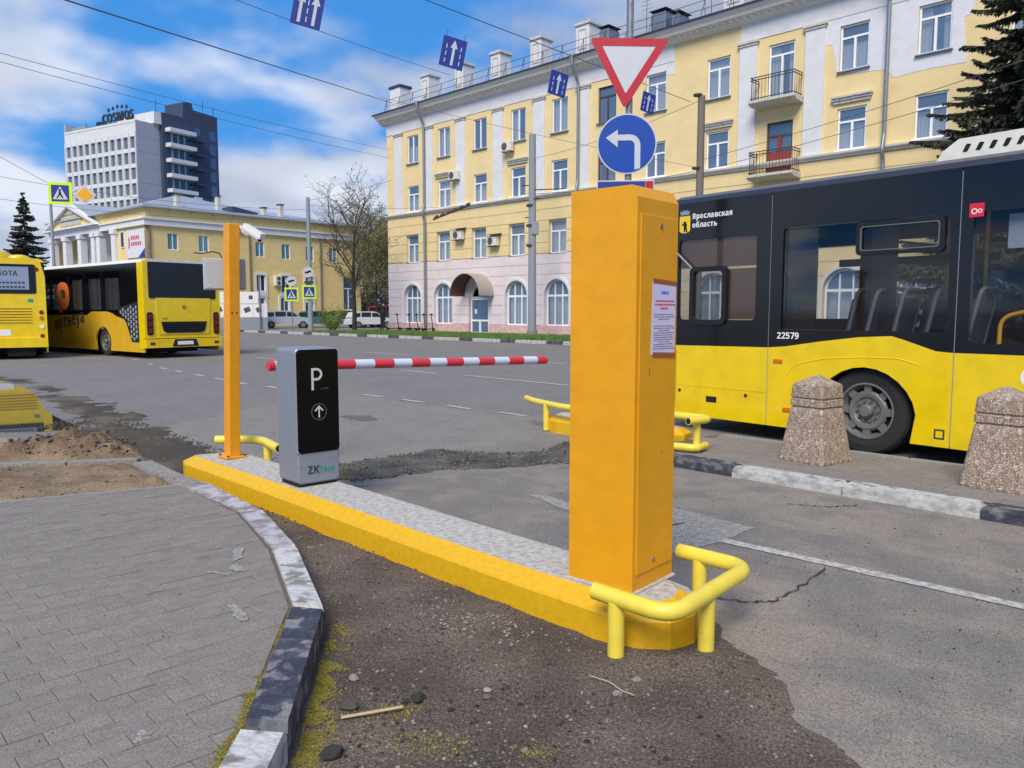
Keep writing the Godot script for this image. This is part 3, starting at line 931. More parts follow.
func make_pavement() -> void:
	# kerb stones round the pavement: inner edge, outer edge
	var ki := [[-3.62, -7.42], [-2.95, -6.64], [-2.72, -6.40], [-1.94, -5.49], [-1.45, -4.635], [-1.06, -3.694], [-0.925, -2.585], [-0.885, -1.55]]
	var ko := [[-3.5, -7.52], [-2.83, -6.76], [-2.58, -6.52], [-1.80, -5.56], [-1.30, -4.65], [-0.90, -3.66], [-0.765, -2.565], [-0.72, -1.53]]
	var kinds := ["kerb_grey", "kerb_grey", "kerb_wornwhite", "kerb_wornwhite", "kerb_white", "kerb_black", "kerb_white"]
	var root := Node3D.new()
	root.name = "pavement"
	add_child(root)
	root.set_meta("kind", "structure")
	for i in kinds.size():
		var g := G.new()
		var parts := 4
		var gap := 0.006
		var a0 := Vector3(ki[i][0], 0, ki[i][1])
		var a1 := Vector3(ki[i + 1][0], 0, ki[i + 1][1])
		var b0 := Vector3(ko[i][0], 0, ko[i][1])
		var b1 := Vector3(ko[i + 1][0], 0, ko[i + 1][1])
		var d := (a1 - a0).normalized() * gap
		var h: float = [0.115, 0.12, 0.125, 0.135, 0.135, 0.14, 0.138][i]
		slab(g, [a0 + d, a1 - d], [b0 + d, b1 - d], -0.02, h, 0.03)
		part(root, "kerb_stone", g, M[kinds[i]])
	# joint bed under the pavers
	var bed := V2([-2.75, -6.38, -1.96, -5.49, -1.47, -4.635, -1.08, -3.694, -0.945, -2.66, -0.905, -1.5, -4.5, -0.9, -5.6, -5.25, -3.95, -5.72])
	part(root, "joint_bed", sheet(V2([-2.75, -6.38, -1.90, -5.47, -1.40, -4.62, -1.0, -3.69, -0.87, -2.65, -0.84, -1.5, -4.5, -0.9, -5.6, -5.25, -3.95, -5.72]), 0.1195), M.joint)
	var ux := Vector2(cos(deg_to_rad(43.0)), -sin(deg_to_rad(43.0)))
	var uy := Vector2(-ux.y, ux.x)
	var pieces := []
	for r in range(-70, 70):
		for q in range(-40, 40):
			var c := ux * (q * 0.2025 + (0.101 if r % 2 else 0.0)) + uy * (r * 0.1025) + Vector2(-1.6, -3.6)
			if c.x < -5.2 or c.x > 0.0 or c.y > -1.7 or c.y < -6.6:
				continue
			var poly := PackedVector2Array()
			for s in [[-1, -1], [1, -1], [1, 1], [-1, 1]]:
				poly.append(c + ux * (0.1001 * s[0]) + uy * (0.0502 * s[1]))
			for p in Geometry2D.intersect_polygons(poly, bed):
				var ar := 0.0
				for i in p.size():
					ar += p[i].cross(p[(i + 1) % p.size()])
				if absf(ar) / 2 > 0.002:
					pieces.append([c, p])
	# those in the picture first, nearest first
	var score := func(c: Vector2) -> float: return c.length() + (100.0 if absf(c.x) > 0.70 * -c.y + 0.05 or c.y > -2.35 else 0.0)
	pieces.sort_custom(func(a, b): return score.call(a[0]) < score.call(b[0]))
	var rest := G.new()
	rng.seed = 77
	for i in pieces.size():
		var g := rest if i >= 300 else G.new()
		var y := 0.124 + rng.randf_range(-0.0025, 0.0025)
		var tx := rng.randf_range(-0.012, 0.012)
		var tz := rng.randf_range(-0.012, 0.012)
		var p: PackedVector2Array = pieces[i][1]
		var c := Vector2()
		for q in p:
			c += q / p.size()
		var top := []
		var low := []
		for q in p:
			var d := (c - q).normalized() * 0.003
			var yy: float = y + (q.x - c.x) * tx + (q.y - c.y) * tz
			top.append(Vector3(q.x + d.x, yy, q.y + d.y))
			low.append(Vector3(q.x, yy - 0.003, q.y))
		var tp := PackedVector2Array()
		for q in top:
			tp.append(Vector2(q.x, q.z))
		var ix := Geometry2D.triangulate_polygon(tp)
		for k in range(0, ix.size(), 3):
			g.tri_to(top[ix[k]], top[ix[k + 1]], top[ix[k + 2]], Vector3.UP)
		for k in p.size():
			var j := (k + 1) % p.size()
			var o := Vector3((p[k].x + p[j].x) / 2 - c.x, 0.02, (p[k].y + p[j].y) / 2 - c.y)
			g.quad_to(top[k], top[j], low[j], low[k], o)
			g.quad_to(low[k], low[j], low[j] - Vector3(0, 0.02, 0), low[k] - Vector3(0, 0.02, 0), o)
		if i < 300:
			part(root, "paver", g, M["paver%d" % (rng.randi() % 4)])
	if pieces.size() > 300:
		var o := part(root, "outlying_pavers", rest, M.paver0)
		o.set_meta("kind", "stuff")
	# scuffs of white paint on the pavers
	for sc in [[-1.66, -4.62, -1.63, -4.66, -1.56, -4.45, -1.60, -4.38], [-1.58, -4.34, -1.50, -4.28, -1.47, -4.20, -1.56, -4.24], [-1.66, -4.22, -1.52, -4.17, -1.53, -4.14, -1.67, -4.18], [-1.36, -3.75, -1.27, -3.62, -1.22, -3.52, -1.25, -3.51, -1.38, -3.70], [-1.28, -2.57, -1.21, -2.56, -1.20, -2.50, -1.26, -2.49]]:
		part(root, "paint_scuff", sheet(ragged(V2(sc), 0.02, 0.012, int(sc[0] * 100)), 0.1275), M.pale_patch)
	# concrete strip that closes the pavement at the back, half buried in sand
	for s in [[-5.6, -7.1, -4.9, -7.18], [-4.88, -7.18, -4.2, -7.30], [-4.18, -7.30, -3.6, -7.46]]:
		var g := G.new()
		slab(g, [Vector3(s[0], 0, s[1]), Vector3(s[2], 0, s[3])], [Vector3(s[0], 0, s[1] - 0.09), Vector3(s[2], 0, s[3] - 0.09)], 0.0, 0.135, 0.012)
		part(root, "edging_stone", g, M.kerb_grey)
	var g2 := G.new()
	slab(g2, [Vector3(-5.6, 0, -5.3), Vector3(-3.95, 0, -5.76)], [Vector3(-5.6, 0, -5.22), Vector3(-3.93, 0, -5.70)], 0.0, 0.128, 0.01)
	part(root, "edging_stone", g2, M.kerb_grey)
	var g3 := G.new()
	slab(g3, [Vector3(-3.93, 0, -5.76), Vector3(-2.74, 0, -6.38)], [Vector3(-3.91, 0, -5.70), Vector3(-2.70, 0, -6.33)], 0.0, 0.128, 0.01)
	part(root, "edging_stone", g3, M.kerb_grey)

func make_platform() -> void:
	# narrow paved platform with bollards between the lane and the bus stop
	var root := Node3D.new()
	root.name = "bus_platform"
	add_child(root)
	root.set_meta("kind", "structure")
	var o := Vector3(1.6, 0, -7.72)
	var dx := Vector3(0.689, 0, 0.725)
	var dz := Vector3(0.725, 0, -0.689)
	var kinds := ["kerb_black", "kerb_black", "kerb_white", "kerb_white", "kerb_black", "kerb_white", "kerb_black"]
	var at := [-0.42, 0.0, 0.65, 1.69, 2.73, 3.77, 4.8, 5.8]
	for i in kinds.size():
		var g := G.new()
		var a: Vector3 = o + dx * (at[i] + 0.006)
		var b: Vector3 = o + dx * (at[i + 1] - 0.006)
		slab(g, [a + dz * 0.15, b + dz * 0.15], [a, b], -0.02, 0.115 + 0.005 * sin(i * 2.3), 0.034)
		part(root, "kerb_stone", g, M[kinds[i]])
	var bed := PackedVector2Array()
	for q in [o + dx * -0.5 + dz * 0.16, o + dx * 5.8 + dz * 0.16, o + dx * 5.8 + dz * 1.5, o + dx * -0.5 + dz * 1.5]:
		bed.append(Vector2(q.x, q.z))
	part(root, "joint_bed", sheet(bed, 0.1025), M.joint)
	rng.seed = 12
	for r in 6:
		for q in 21:
			var g := G.new()
			var c := o + dx * (-0.36 + q * 0.3 + (0.15 if r % 2 else 0.0)) + dz * (0.27 + r * 0.213)
			if c.distance_to(Vector3(3.05, 0, -7.52)) < 0.0:
				continue
			g.box(Vector3(c.x, 0.092 + rng.randf_range(-0.003, 0.003), c.z), Vector3(0.294, 0.04, 0.207), Basis(dx, Vector3.UP, -dz), 0.006)
			part(root, "paver", g, M["paver%d" % (rng.randi() % 4)])
	for q in 6:
		var g := G.new()
		var a := o + dx * (-0.4 + q * 1.03)
		var b := o + dx * (-0.4 + (q + 1) * 1.03 - 0.01)
		slab(g, [a + dz * 1.46, b + dz * 1.46], [a + dz * 1.60, b + dz * 1.60], -0.02, 0.118, 0.015)
		part(root, "edging_stone", g, M.kerb_grey)

func make_far_verge() -> void:
	# kerb in black and white along the far side of the street, with grass behind
	var root := Node3D.new()
	root.name = "far_kerb"
	add_child(root)
	root.set_meta("kind", "structure")
	var a := Vector3(-20.8, 0, -58.5)
	var d := Vector3(0.715, 0, 0.699)
	var s := Vector3(0.699, 0, -0.715)
	for i in 42:
		var g := G.new()
		var p := a + d * (i * 1.01)
		slab(g, [p + s * 0.2, p + d * 0.99 + s * 0.2], [p, p + d * 0.99], -0.02, 0.15, 0.02)
		part(root, "kerb_stone", g, M.kerb_white if int(i / 1.0) % 3 != 1 else M.kerb_black)
	var verge := G.new()
	var hf := FastNoiseLite.new()
	hf.frequency = 0.5
	var rows := 8
	var cols := 60
	for i in cols:
		for j in rows:
			var q := []
			for k in [[i, j], [i + 1, j], [i + 1, j + 1], [i, j + 1]]:
				var p: Vector3 = a + d * (10.0 + k[0] * 0.55) + s * (0.2 + k[1] * 0.75)
				q.append(Vector3(p.x, 0.13 + 0.07 * hf.get_noise_2d(p.x * 3, p.z * 3), p.z))
			verge.quad_to(q[0], q[1], q[2], q[3], Vector3.UP)
	mat("grass_soil", S(92, 116, 48), 1.0, {"tex": "blotch", "size": 2.0})
	setting("grass_verge", verge, M.grass_soil)
	var blades := G.new()
	rng.seed = 5
	for k in [[0, 1], [1, 1], [2, 1], [3, 1], [4, 1], [5, 1]]:
		var t: float = k[0] * TAU / 6
		var b := Vector3(cos(t) * 0.05, 0, sin(t) * 0.05)
		blades.tri(b + Vector3(0.012, 0, 0), b - Vector3(0.012, 0, 0), b * 2.4 + Vector3(0, 0.14, 0))
	var mm := MultiMesh.new()
	mm.transform_format = MultiMesh.TRANSFORM_3D
	mm.use_colors = true
	mm.mesh = blades.mesh()
	mm.instance_count = 9000
	for i in 9000:
		var p := a + d * rng.randf_range(10.0, 43.0) + s * rng.randf_range(0.25, 6.0)
		mm.set_instance_transform(i, Transform3D(Basis(Vector3.UP, rng.randf() * TAU).scaled(Vector3.ONE * rng.randf_range(0.6, 1.5)), Vector3(p.x, 0.11, p.z)))
		var k := rng.randf_range(0.6, 1.2)
		mm.set_instance_color(i, Color(0.13 * k, 0.24 * k, 0.05 * k))
	var o := MultiMeshInstance3D.new()
	o.name = "grass"
	o.multimesh = mm
	o.material_override = M.bud
	add_child(o)
	o.set_meta("kind", "stuff")
	tag(o, "short green grass along the foot of the cream building", "grass")

# ---- the barrier island and what stands on it ------------------------------------
func offset_in(poly: PackedVector2Array, d: float) -> PackedVector2Array:
	# moves every corner inwards along its bisector, keeping the number of points
	var n := poly.size()
	var sg := 1.0 if Geometry2D.is_polygon_clockwise(poly) else -1.0
	var r := PackedVector2Array()
	for i in n:
		var a := (poly[i] - poly[(i - 1 + n) % n]).normalized()
		var b := (poly[(i + 1) % n] - poly[i]).normalized()
		var na := Vector2(a.y, -a.x) * sg
		var nb := Vector2(b.y, -b.x) * sg
		var m := (na + nb).normalized()
		r.append(poly[i] + m * d / maxf(0.5, m.dot(na)))
	return r

func island(label: String, outer: PackedVector2Array, h_out: float, h_in: float, bw: float, chips: bool, plain := []) -> Node3D:
	var root := thing("traffic_island", label, "traffic island")
	var inner := offset_in(outer, bw)
	var n := outer.size()
	var painted := G.new()
	var bare := G.new()
	for i in n:
		var g := bare if i in plain else painted
		var j := (i + 1) % n
		var o0 := Vector3(outer[i].x, 0, outer[i].y)
		var o1 := Vector3(outer[j].x, 0, outer[j].y)
		var i0 := Vector3(inner[i].x, h_in, inner[i].y)
		var i1 := Vector3(inner[j].x, h_in, inner[j].y)
		var out := Vector3(outer[i].x + outer[j].x - inner[i].x - inner[j].x, 0, outer[i].y + outer[j].y - inner[i].y - inner[j].y)
		var up := Vector3(0, h_out, 0)
		var b := Vector3(0, 0.012, 0)
		var dn := out.normalized() * 0.008
		g.quad_to(o0 - Vector3(0, 0.03, 0), o1 - Vector3(0, 0.03, 0), o1 + up - b, o0 + up - b, out)
		g.quad_to(o0 + up - b, o1 + up - b, o1 + up - dn, o0 + up - dn, out + Vector3.UP)
		g.quad_to(o0 + up - dn, o1 + up - dn, i1, i0, Vector3.UP)
		g.quad_to(i0, i1, i1 - Vector3(0, 0.03, 0), i0 - Vector3(0, 0.03, 0), -out)
	part(root, "yellow_edging", painted, M.yellow_kerb)
	if plain.size() > 0:
		part(root, "bare_edging", bare, M.concrete)
	var lp := offset_in(outer, bw + 0.002)
	var tp := sheet(lp, h_in - 0.006)
	part(root, "concrete_top", tp, M.concrete)
	if chips:
		var r := RandomNumberGenerator.new()
		r.seed = 8
		var cg := G.new()
		for i in 46:
			var t := r.randf()
			var a := Vector3(-2.05, 0, -6.14).lerp(Vector3(0.44, 0, -3.545), t)
			var nn := Vector3(-0.70, 0, 0.71)
			var w := r.randf_range(0.008, 0.03)
			var hh := r.randf_range(0.004, 0.014)
			var e := a + nn * 0.003 + Vector3(0, 0.012, 0)
			cg.tri_to(e - IX * w, e + IX * w, e + Vector3(0, hh, 0) + IX * r.randf_range(-0.01, 0.01), nn)
		part(root, "chipped_edge", cg, M.chipped).set_meta("kind", "stuff")
	return root

func bend(p: Array, r: float, k := 5) -> Array:
	# rounds the corners of a polyline
	var o := [p[0]]
	for i in range(1, p.size() - 1):
		var a: Vector3 = (p[i - 1] - p[i]).normalized()
		var b: Vector3 = (p[i + 1] - p[i]).normalized()
		var s: Vector3 = p[i] + a * r
		var e: Vector3 = p[i] + b * r
		for j in k + 1:
			var t := float(j) / k
			o.append(s.lerp(p[i], t).lerp((p[i] as Vector3).lerp(e, t), t))
	o.append(p[-1])
	return o

func rail(label: String, path: Array, r: float, legs: Array, low := []) -> void:
	var root := thing("bumper_rail", label, "bumper rail", Vector3.ZERO, 0.0, "bent yellow pipe rails at the island ends")
	var g := G.new()
	g.tube(path, r, 18, true)
	var rl := part(root, "rail", g, M.yellow_pipe)
	for e in [0, path.size() - 1]:
		var hg := G.new()
		var d: Vector3 = (path[e] - path[1 if e == 0 else path.size() - 2]).normalized()
		hg.cyl(path[e] - d * 0.01, path[e] + d * 0.0015, r * 0.8, r * 0.8, 14)
		part(rl, "pipe_mouth", hg, M.dark)
	for l in legs:
		var lg := G.new()
		lg.cyl(Vector3(l[0].x, l[1], l[0].z), l[0], r * 0.95, r * 0.95, 16)
		part(root, "leg", lg, M.yellow_pipe)
		var bs := G.new()
		bs.cyl(Vector3(l[0].x, l[1] - 0.01, l[0].z), Vector3(l[0].x, l[1] + 0.022, l[0].z), r * 0.97, r * 0.97, 16)
		part(root, "bare_foot", bs, M.pole_brown)
	if low.size() > 0:
		var b := G.new()
		b.tube(low, r, 14)
		part(root, "lower_rail", b, M.yellow_pipe)

func make_island() -> void:
	var o := V2([-3.06, -7.40, -3.09, -7.30, -3.02, -7.17, -2.04, -6.14, -0.69, -4.70, 0.04, -3.935, 0.44, -3.54, 0.56, -3.475, 0.72, -3.455, 0.85, -3.55, 0.93, -3.72, 0.90, -3.90, 0.55, -4.26, -0.15, -5.0, -1.55, -6.5, -2.35, -7.36, -2.55, -7.53, -2.80, -7.55])
	island("long raised island edged in yellow paint with grey concrete top", o, 0.15, 0.2, 0.11, true, [10, 11, 12, 13, 14, 15, 16, 17])
	# rail round the near end
	var y := 0.275
	rail("thick bent yellow pipe rail round the near end of the island", bend([Vector3(0.38, y, -3.50), Vector3(0.665, y, -3.20), Vector3(1.18, y, -3.82), Vector3(0.89, y, -4.10)], 0.13, 7), 0.04, [[Vector3(0.465, y - 0.02, -3.405), -0.02], [Vector3(0.885, y - 0.02, -3.472), -0.02], [Vector3(0.98, y - 0.02, -4.01), 0.0]])
	rail("bent yellow pipe rail behind the slim post at the island's far end", bend([Vector3(-2.86, 0.31, -7.52), Vector3(-2.44, 0.31, -7.56), Vector3(-2.10, 0.31, -7.02)], 0.22, 7), 0.04, [[Vector3(-2.33, 0.30, -7.42), 0.0], [Vector3(-2.72, 0.30, -7.62), 0.0]])
	make_pillar()
	make_machine()
	make_post()

func make_pillar() -> void:
	# local: door face looks to +z, left side plate at -x
	var w := 0.376
	var yaw := 0.857
	var a := Vector3(cos(yaw), 0, -sin(yaw))
	var b := Vector3(-sin(yaw), 0, -cos(yaw))
	var c := Vector3(0.574, 0.2, -3.662) + a * w / 2 + b * w / 2
	var root := thing("kiosk_pillar", "tall square yellow-orange metal pillar cabinet with paper notice on the door", "pillar cabinet", Vector3(c.x, 0.196, c.z), yaw)
	var h := w / 2
	var H := 1.93
	var g := G.new()
	# profile in depth (z) and height, the front top edge folded back
	g.ext(V2([-h, 0, h, 0, h, H - 0.055, h - 0.03, H, -h, H]), -h, h, Transform3D(Basis(Vector3(0, 0, 1), Vector3(0, 1, 0), Vector3(-1, 0, 0)), Vector3.ZERO))
	part(root, "housing", g, M.yellow_box)
	var d := G.new()
	d.box(Vector3(0.008, (0.085 + 1.80) / 2, h + 0.003), Vector3(w - 0.036, 1.80 - 0.085, 0.006), Basis(), 0.002)
	var door := part(root, "door", d, M.yellow_box)
	for s in [[0.015, 1.755], [-0.01, 0.135]]:
		var k := G.new()
		k.cyl(Vector3(s[0], s[1], h + 0.006), Vector3(s[0], s[1], h + 0.012), 0.011, 0.011, 14)
		var lk := part(door, "lock", k, M.screw)
		lk.name = "lock" if s[1] > 1 else "lock_001"
	var p := G.new()
	p.box(Vector3(0.05, 1.315, h + 0.0075), Vector3(0.222, 0.35, 0.0012), Basis(Vector3(0, 0, 1), -0.03))
	var notice := part(root, "paper_notice", p, M.paper)
	notice.set_meta("label", "white paper notice with red and dark lines taped to the door")
	# rows of print too small to read
	rng.seed = 31
	var rows := [["ink_blue", 0.125, 0.06, 0.014], ["ink_red", 0.085, 0.16, 0.008], ["ink_red", 0.068, 0.17, 0.008], ["ink_red", 0.05, 0.07, 0.009]]
	for i in 16:
		if i in [3, 4]:
			continue
		rows.append(["ink", 0.02 - i * 0.011, 0.175 if i % 5 != 2 else 0.1, 0.0035])
	for m in ["ink_blue", "ink_red", "ink"]:
		var t := G.new()
		for r in rows:
			if r[0] != m:
				continue
			var x: float = -r[2] / 2
			while x < r[2] / 2:
				var ww := rng.randf_range(0.008, 0.024)
				t.box(Vector3(0.05 + x + ww / 2 - r[1] * -0.03, 1.315 + r[1], h + 0.0085), Vector3(ww, r[3], 0.0008), Basis(Vector3(0, 0, 1), -0.03))
				x += ww + 0.005
		part(notice, "print", t, M[m]).set_meta("kind", "stuff")
	for s in [[1.49, 0.225, 0.024], [1.138, 0.215, 0.026]]:
		var t := G.new()
		t.box(Vector3(0.06, s[0], h + 0.0085), Vector3(s[1], s[2], 0.0008), Basis(Vector3(0, 0, 1), -0.05))
		part(root, "adhesive_tape", t, M.tape)
	var sc := G.new()
	sc.box(Vector3(-0.07, 1.06, h + 0.0065), Vector3(0.003, 0.04, 0.001), Basis(Vector3(0, 0, 1), 0.15))
	part(root, "scratch", sc, M.mark_dark)
	sc = G.new()
	sc.box(Vector3(0.055, 0.66, h + 0.0065), Vector3(0.012, 0.004, 0.001))
	part(root, "scratch", sc, M.mark_dark)
	var ft := G.new()
	ft.box(Vector3(0, 0.003, 0), Vector3(w + 0.03, 0.012, w + 0.03), Basis(), 0.003)
	part(root, "base_mortar", ft, M.concrete)

func make_machine() -> void:
	var w := 0.36
	var dp := 0.33
	var yaw := 0.734
	var a := Vector3(cos(yaw), 0, -sin(yaw))
	var b := Vector3(-sin(yaw), 0, -cos(yaw))
	var c := Vector3(-1.634, 0, -5.934) + a * w / 2 + b * dp / 2
	var root := thing("barrier_machine", "silver barrier machine with glossy black front panel bearing a P and an arrow", "barrier machine", Vector3(c.x, 0.196, c.z), yaw)
	var H := 1.07
	var fr := dp / 2
	# plan outline with rounded corners, skirt set in
	var up := Transform3D(Basis(Vector3(1, 0, 0), Vector3(0, 0, -1), Vector3(0, 1, 0)), Vector3.ZERO)
	var g := G.new()
	g.ext(round2(-w / 2 + 0.012, w / 2 - 0.012, -dp / 2 + 0.012, dp / 2 - 0.012, 0.02), 0.0, 0.03, up)
	part(root, "plinth", g, M.dark)
	g = G.new()
	# housing: rounded in front view, so that the top corners are soft, and a narrow chamfer front and back
	var outer := round2(-w / 2, w / 2, 0.02, H, 0.035, 6)
	var inner := round2(-w / 2 + 0.012, w / 2 - 0.012, 0.032, H - 0.012, 0.028, 6)
	g.ext(outer, -fr + 0.012, fr - 0.012)
	for s in [-1.0, 1.0]:
		var n := outer.size()
		for i in n:
			var j := (i + 1) % n
			var z0: float = s * (fr - 0.012)
			var z1: float = s * fr
			g.quad_to(Vector3(outer[i].x, outer[i].y, z0), Vector3(outer[j].x, outer[j].y, z0), Vector3(inner[j].x, inner[j].y, z1), Vector3(inner[i].x, inner[i].y, z1), Vector3(outer[i].x + outer[j].x, outer[i].y + outer[j].y - H, s * 0.3))
		var ix := Geometry2D.triangulate_polygon(inner)
		for i in range(0, ix.size(), 3):
			g.tri_to(Vector3(inner[ix[i]].x, inner[ix[i]].y, s * fr), Vector3(inner[ix[i + 1]].x, inner[ix[i + 1]].y, s * fr), Vector3(inner[ix[i + 2]].x, inner[ix[i + 2]].y, s * fr), Vector3(0, 0, s))
	part(root, "housing", g, M.silver)
	g = G.new()
	g.ext(round2(-w / 2 + 0.004, w / 2 - 0.004, 0.262, H - 0.012, 0.03, 6), fr, fr + 0.006)
	var panel := part(root, "front_panel", g, M.gloss_black)
	var f := fr + 0.0065
	# the letter P
	g = G.new()
	g.span(-0.055, -0.037, 0.745, 0.915, f, f + 0.002)
	var po := PackedVector2Array()
	var pi := PackedVector2Array()
	for i in 13:
		var t := -PI / 2 + PI * i / 12
		po.append(Vector2(-0.012 + 0.05 * cos(t), 0.867 + 0.048 * sin(t)))
		pi.append(Vector2(-0.012 + 0.032 * cos(t), 0.867 + 0.030 * sin(t)))
	for k in [[-0.037, 0.915, -0.037, 0.897], [-0.037, 0.819, -0.037, 0.837]]:
		po.append(Vector2(k[0], k[1]))
		pi.append(Vector2(k[2], k[3]))
	ring(g, po, pi, f, f + 0.002)
	part(panel, "letter_p", g, M.mark_grey)
	text(panel, "small_lettering", "parking", 0.02, M.mark_dim, at3(0.055, 0.755, f + 0.001), false, 0.001)
	g = G.new()
	var co := PackedVector2Array()
	var ci := PackedVector2Array()
	for i in 28:
		var t := TAU * i / 28
		co.append(Vector2(0.004 + 0.066 * cos(t), 0.575 + 0.066 * sin(t)))
		ci.append(Vector2(0.004 + 0.059 * cos(t), 0.575 + 0.059 * sin(t)))
	ring(g, co, ci, f, f + 0.0015)
	part(panel, "arrow_circle", g, M.mark_dim)
	g = G.new()
	g.ext(V2([-0.002, 0.53, 0.010, 0.53, 0.010, 0.602, 0.034, 0.578, 0.042, 0.587, 0.004, 0.625, -0.034, 0.587, -0.026, 0.578, -0.002, 0.602]), f, f + 0.0015)
	part(panel, "arrow", g, M.mark_grey)
	text(root, "lettering", "ZK", 0.085, M.mark_dark, at3(-0.05, 0.125, fr + 0.002), true, 0.002)
	text(root, "lettering", "Teco", 0.058, M.mark_teal, at3(0.062, 0.122, fr + 0.002), true, 0.002)
	# seam between the lid and the cover
	g = G.new()
	g.span(-w / 2 - 0.001, w / 2 + 0.001, 0.258, 0.2605, fr - 0.02, fr + 0.001)
	part(root, "cover_seam", g, M.mark_dark)
	# boom
	var s0 := Vector3(-1.925, 1.112, -6.24)
	var e0 := Vector3(0.352, 1.035, -8.26)
	var d := (e0 - s0).normalized()
	var ln := s0.distance_to(e0)
	var boom := thing("barrier_boom", "red and white striped round barrier boom lowered across the entry", "barrier boom")
	var seg := [[0.0, 0.035, "boom_red"], [0.035, 0.6, "boom_white"]]
	var x := 0.56
	seg[1][1] = x
	var red := true
	while x < ln - 0.05:
		var x1 := minf(x + (0.2 if red else 0.19), ln - 0.04)
		seg.append([x, x1, "boom_red" if red else "boom_white"])
		x = x1
		red = not red
		if x1 >= ln - 0.041:
			break
	for q in seg:
		var sg := G.new()
		sg.cyl(s0 + d * q[0], s0 + d * q[1], 0.041, 0.041, 18, false)
		part(boom, "stripe", sg, M[q[2]])
	var cap := G.new()
	cap.cyl(s0 + d * (ln - 0.04), e0, 0.0425, 0.038, 18)
	part(boom, "end_cap", cap, M.boom_red)
	cap = G.new()
	cap.cyl(s0 - d * 0.012, s0, 0.038, 0.041, 18)
	part(boom, "end_cap", cap, M.boom_red)
	var hub := G.new()
	hub.cyl(Vector3(c.x, 1.11, c.z) + b * (dp / 2), Vector3(c.x, 1.11, c.z) + b * (dp / 2 + 0.05), 0.05, 0.05, 16)
	part(boom, "clamp", hub, M.dark)

func make_post() -> void:
	var root := thing("camera_post", "slim square orange-yellow metal post at the island's far end", "post", Vector3(-2.595, 0.196, -7.22), 0.80)
	var g := G.new()
	g.span(-0.054, 0.054, 0.0, 2.14, -0.054, 0.054, 0.006)
	var p := part(root, "post", g, M.yellow_post)
	g = G.new()
	g.box(Vector3(0, 0.008, 0), Vector3(0.2, 0.016, 0.2), Basis(), 0.003)
	part(root, "base_plate", g, M.yellow_post)
	for s in [-0.024, 0.02]:
		g = G.new()
		g.cyl(Vector3(s, 1.335, 0.053), Vector3(s, 1.335, 0.0565), 0.008, 0.008, 10)
		part(p, "bolt_hole", g, M.hole)
	for sx in [-1, 1]:
		for sz in [-1, 1]:
			g = G.new()
			g.cyl(Vector3(sx * 0.08, 0.014, sz * 0.08), Vector3(sx * 0.08, 0.03, sz * 0.08), 0.011, 0.011, 6)
			part(root, "bolt", g, M.rusty)
	root.rotation.z = -0.03
	# junction box strapped to the back of the post
	var jb := thing("junction_box", "pale grey junction box fixed behind the slim orange post", "junction box", Vector3(-2.595, 0.196, -7.22) + Vector3(-0.07, 1.55, -0.16), 0.42)
	g = G.new()
	g.box(Vector3(0, 0.14, 0), Vector3(0.36, 0.28, 0.13), Basis(), 0.008)
	part(jb, "enclosure", g, M.box_grey)
	g = G.new()
	g.box(Vector3(0, 0.14, -0.078), Vector3(0.37, 0.29, 0.022), Basis(), 0.006)
	part(jb, "lid", g, M.box_pale)
	for sx in [-0.15, 0.15]:
		for sy in [0.03, 0.25]:
			g = G.new()
			g.cyl(Vector3(sx, sy, 0.064), Vector3(sx, sy, 0.069), 0.01, 0.01, 10)
			part(jb, "screw", g, M.box_pale)
	g = G.new()
	g.tube([Vector3(-0.02, 0.28, 0), Vector3(-0.04, 0.33, 0.0), Vector3(-0.1, 0.345, 0.0), Vector3(-0.2, 0.325, 0.0), Vector3(-0.26, 0.33, 0)], 0.006, 6)
	part(jb, "cable", g, M.black_plastic)
	# camera
	var cr := thing("security_camera", "white bullet camera with sunshield on top of the slim orange post", "camera", Vector3(-2.44, 2.315, -7.30), -0.35)
	cr.rotation.z = -0.5
	cr.scale = Vector3.ONE * 0.88
	g = G.new()
	g.ext(V2([0, -0.02, 0.25, -0.025, 0.24, 0.035, 0.0, 0.035]), -0.04, 0.04)
	part(cr, "sunshield", g, M.cam_white)
	g = G.new()
	g.cyl(Vector3(0.02, -0.028, 0), Vector3(0.225, -0.028, 0), 0.032, 0.032, 14)
	part(cr, "body", g, M.cam_white)
	g = G.new()
	g.cyl(Vector3(0.225, -0.028, 0), Vector3(0.235, -0.028, 0), 0.03, 0.03, 14)
	part(cr, "lens", g, M.gloss_black)
	g = G.new()
	g.tube([Vector3(-0.06, -0.02, 0.0), Vector3(-0.02, -0.06, 0), Vector3(0.08, -0.06, 0)], 0.016, 8)
	part(cr, "bracket", g, M.cam_white)

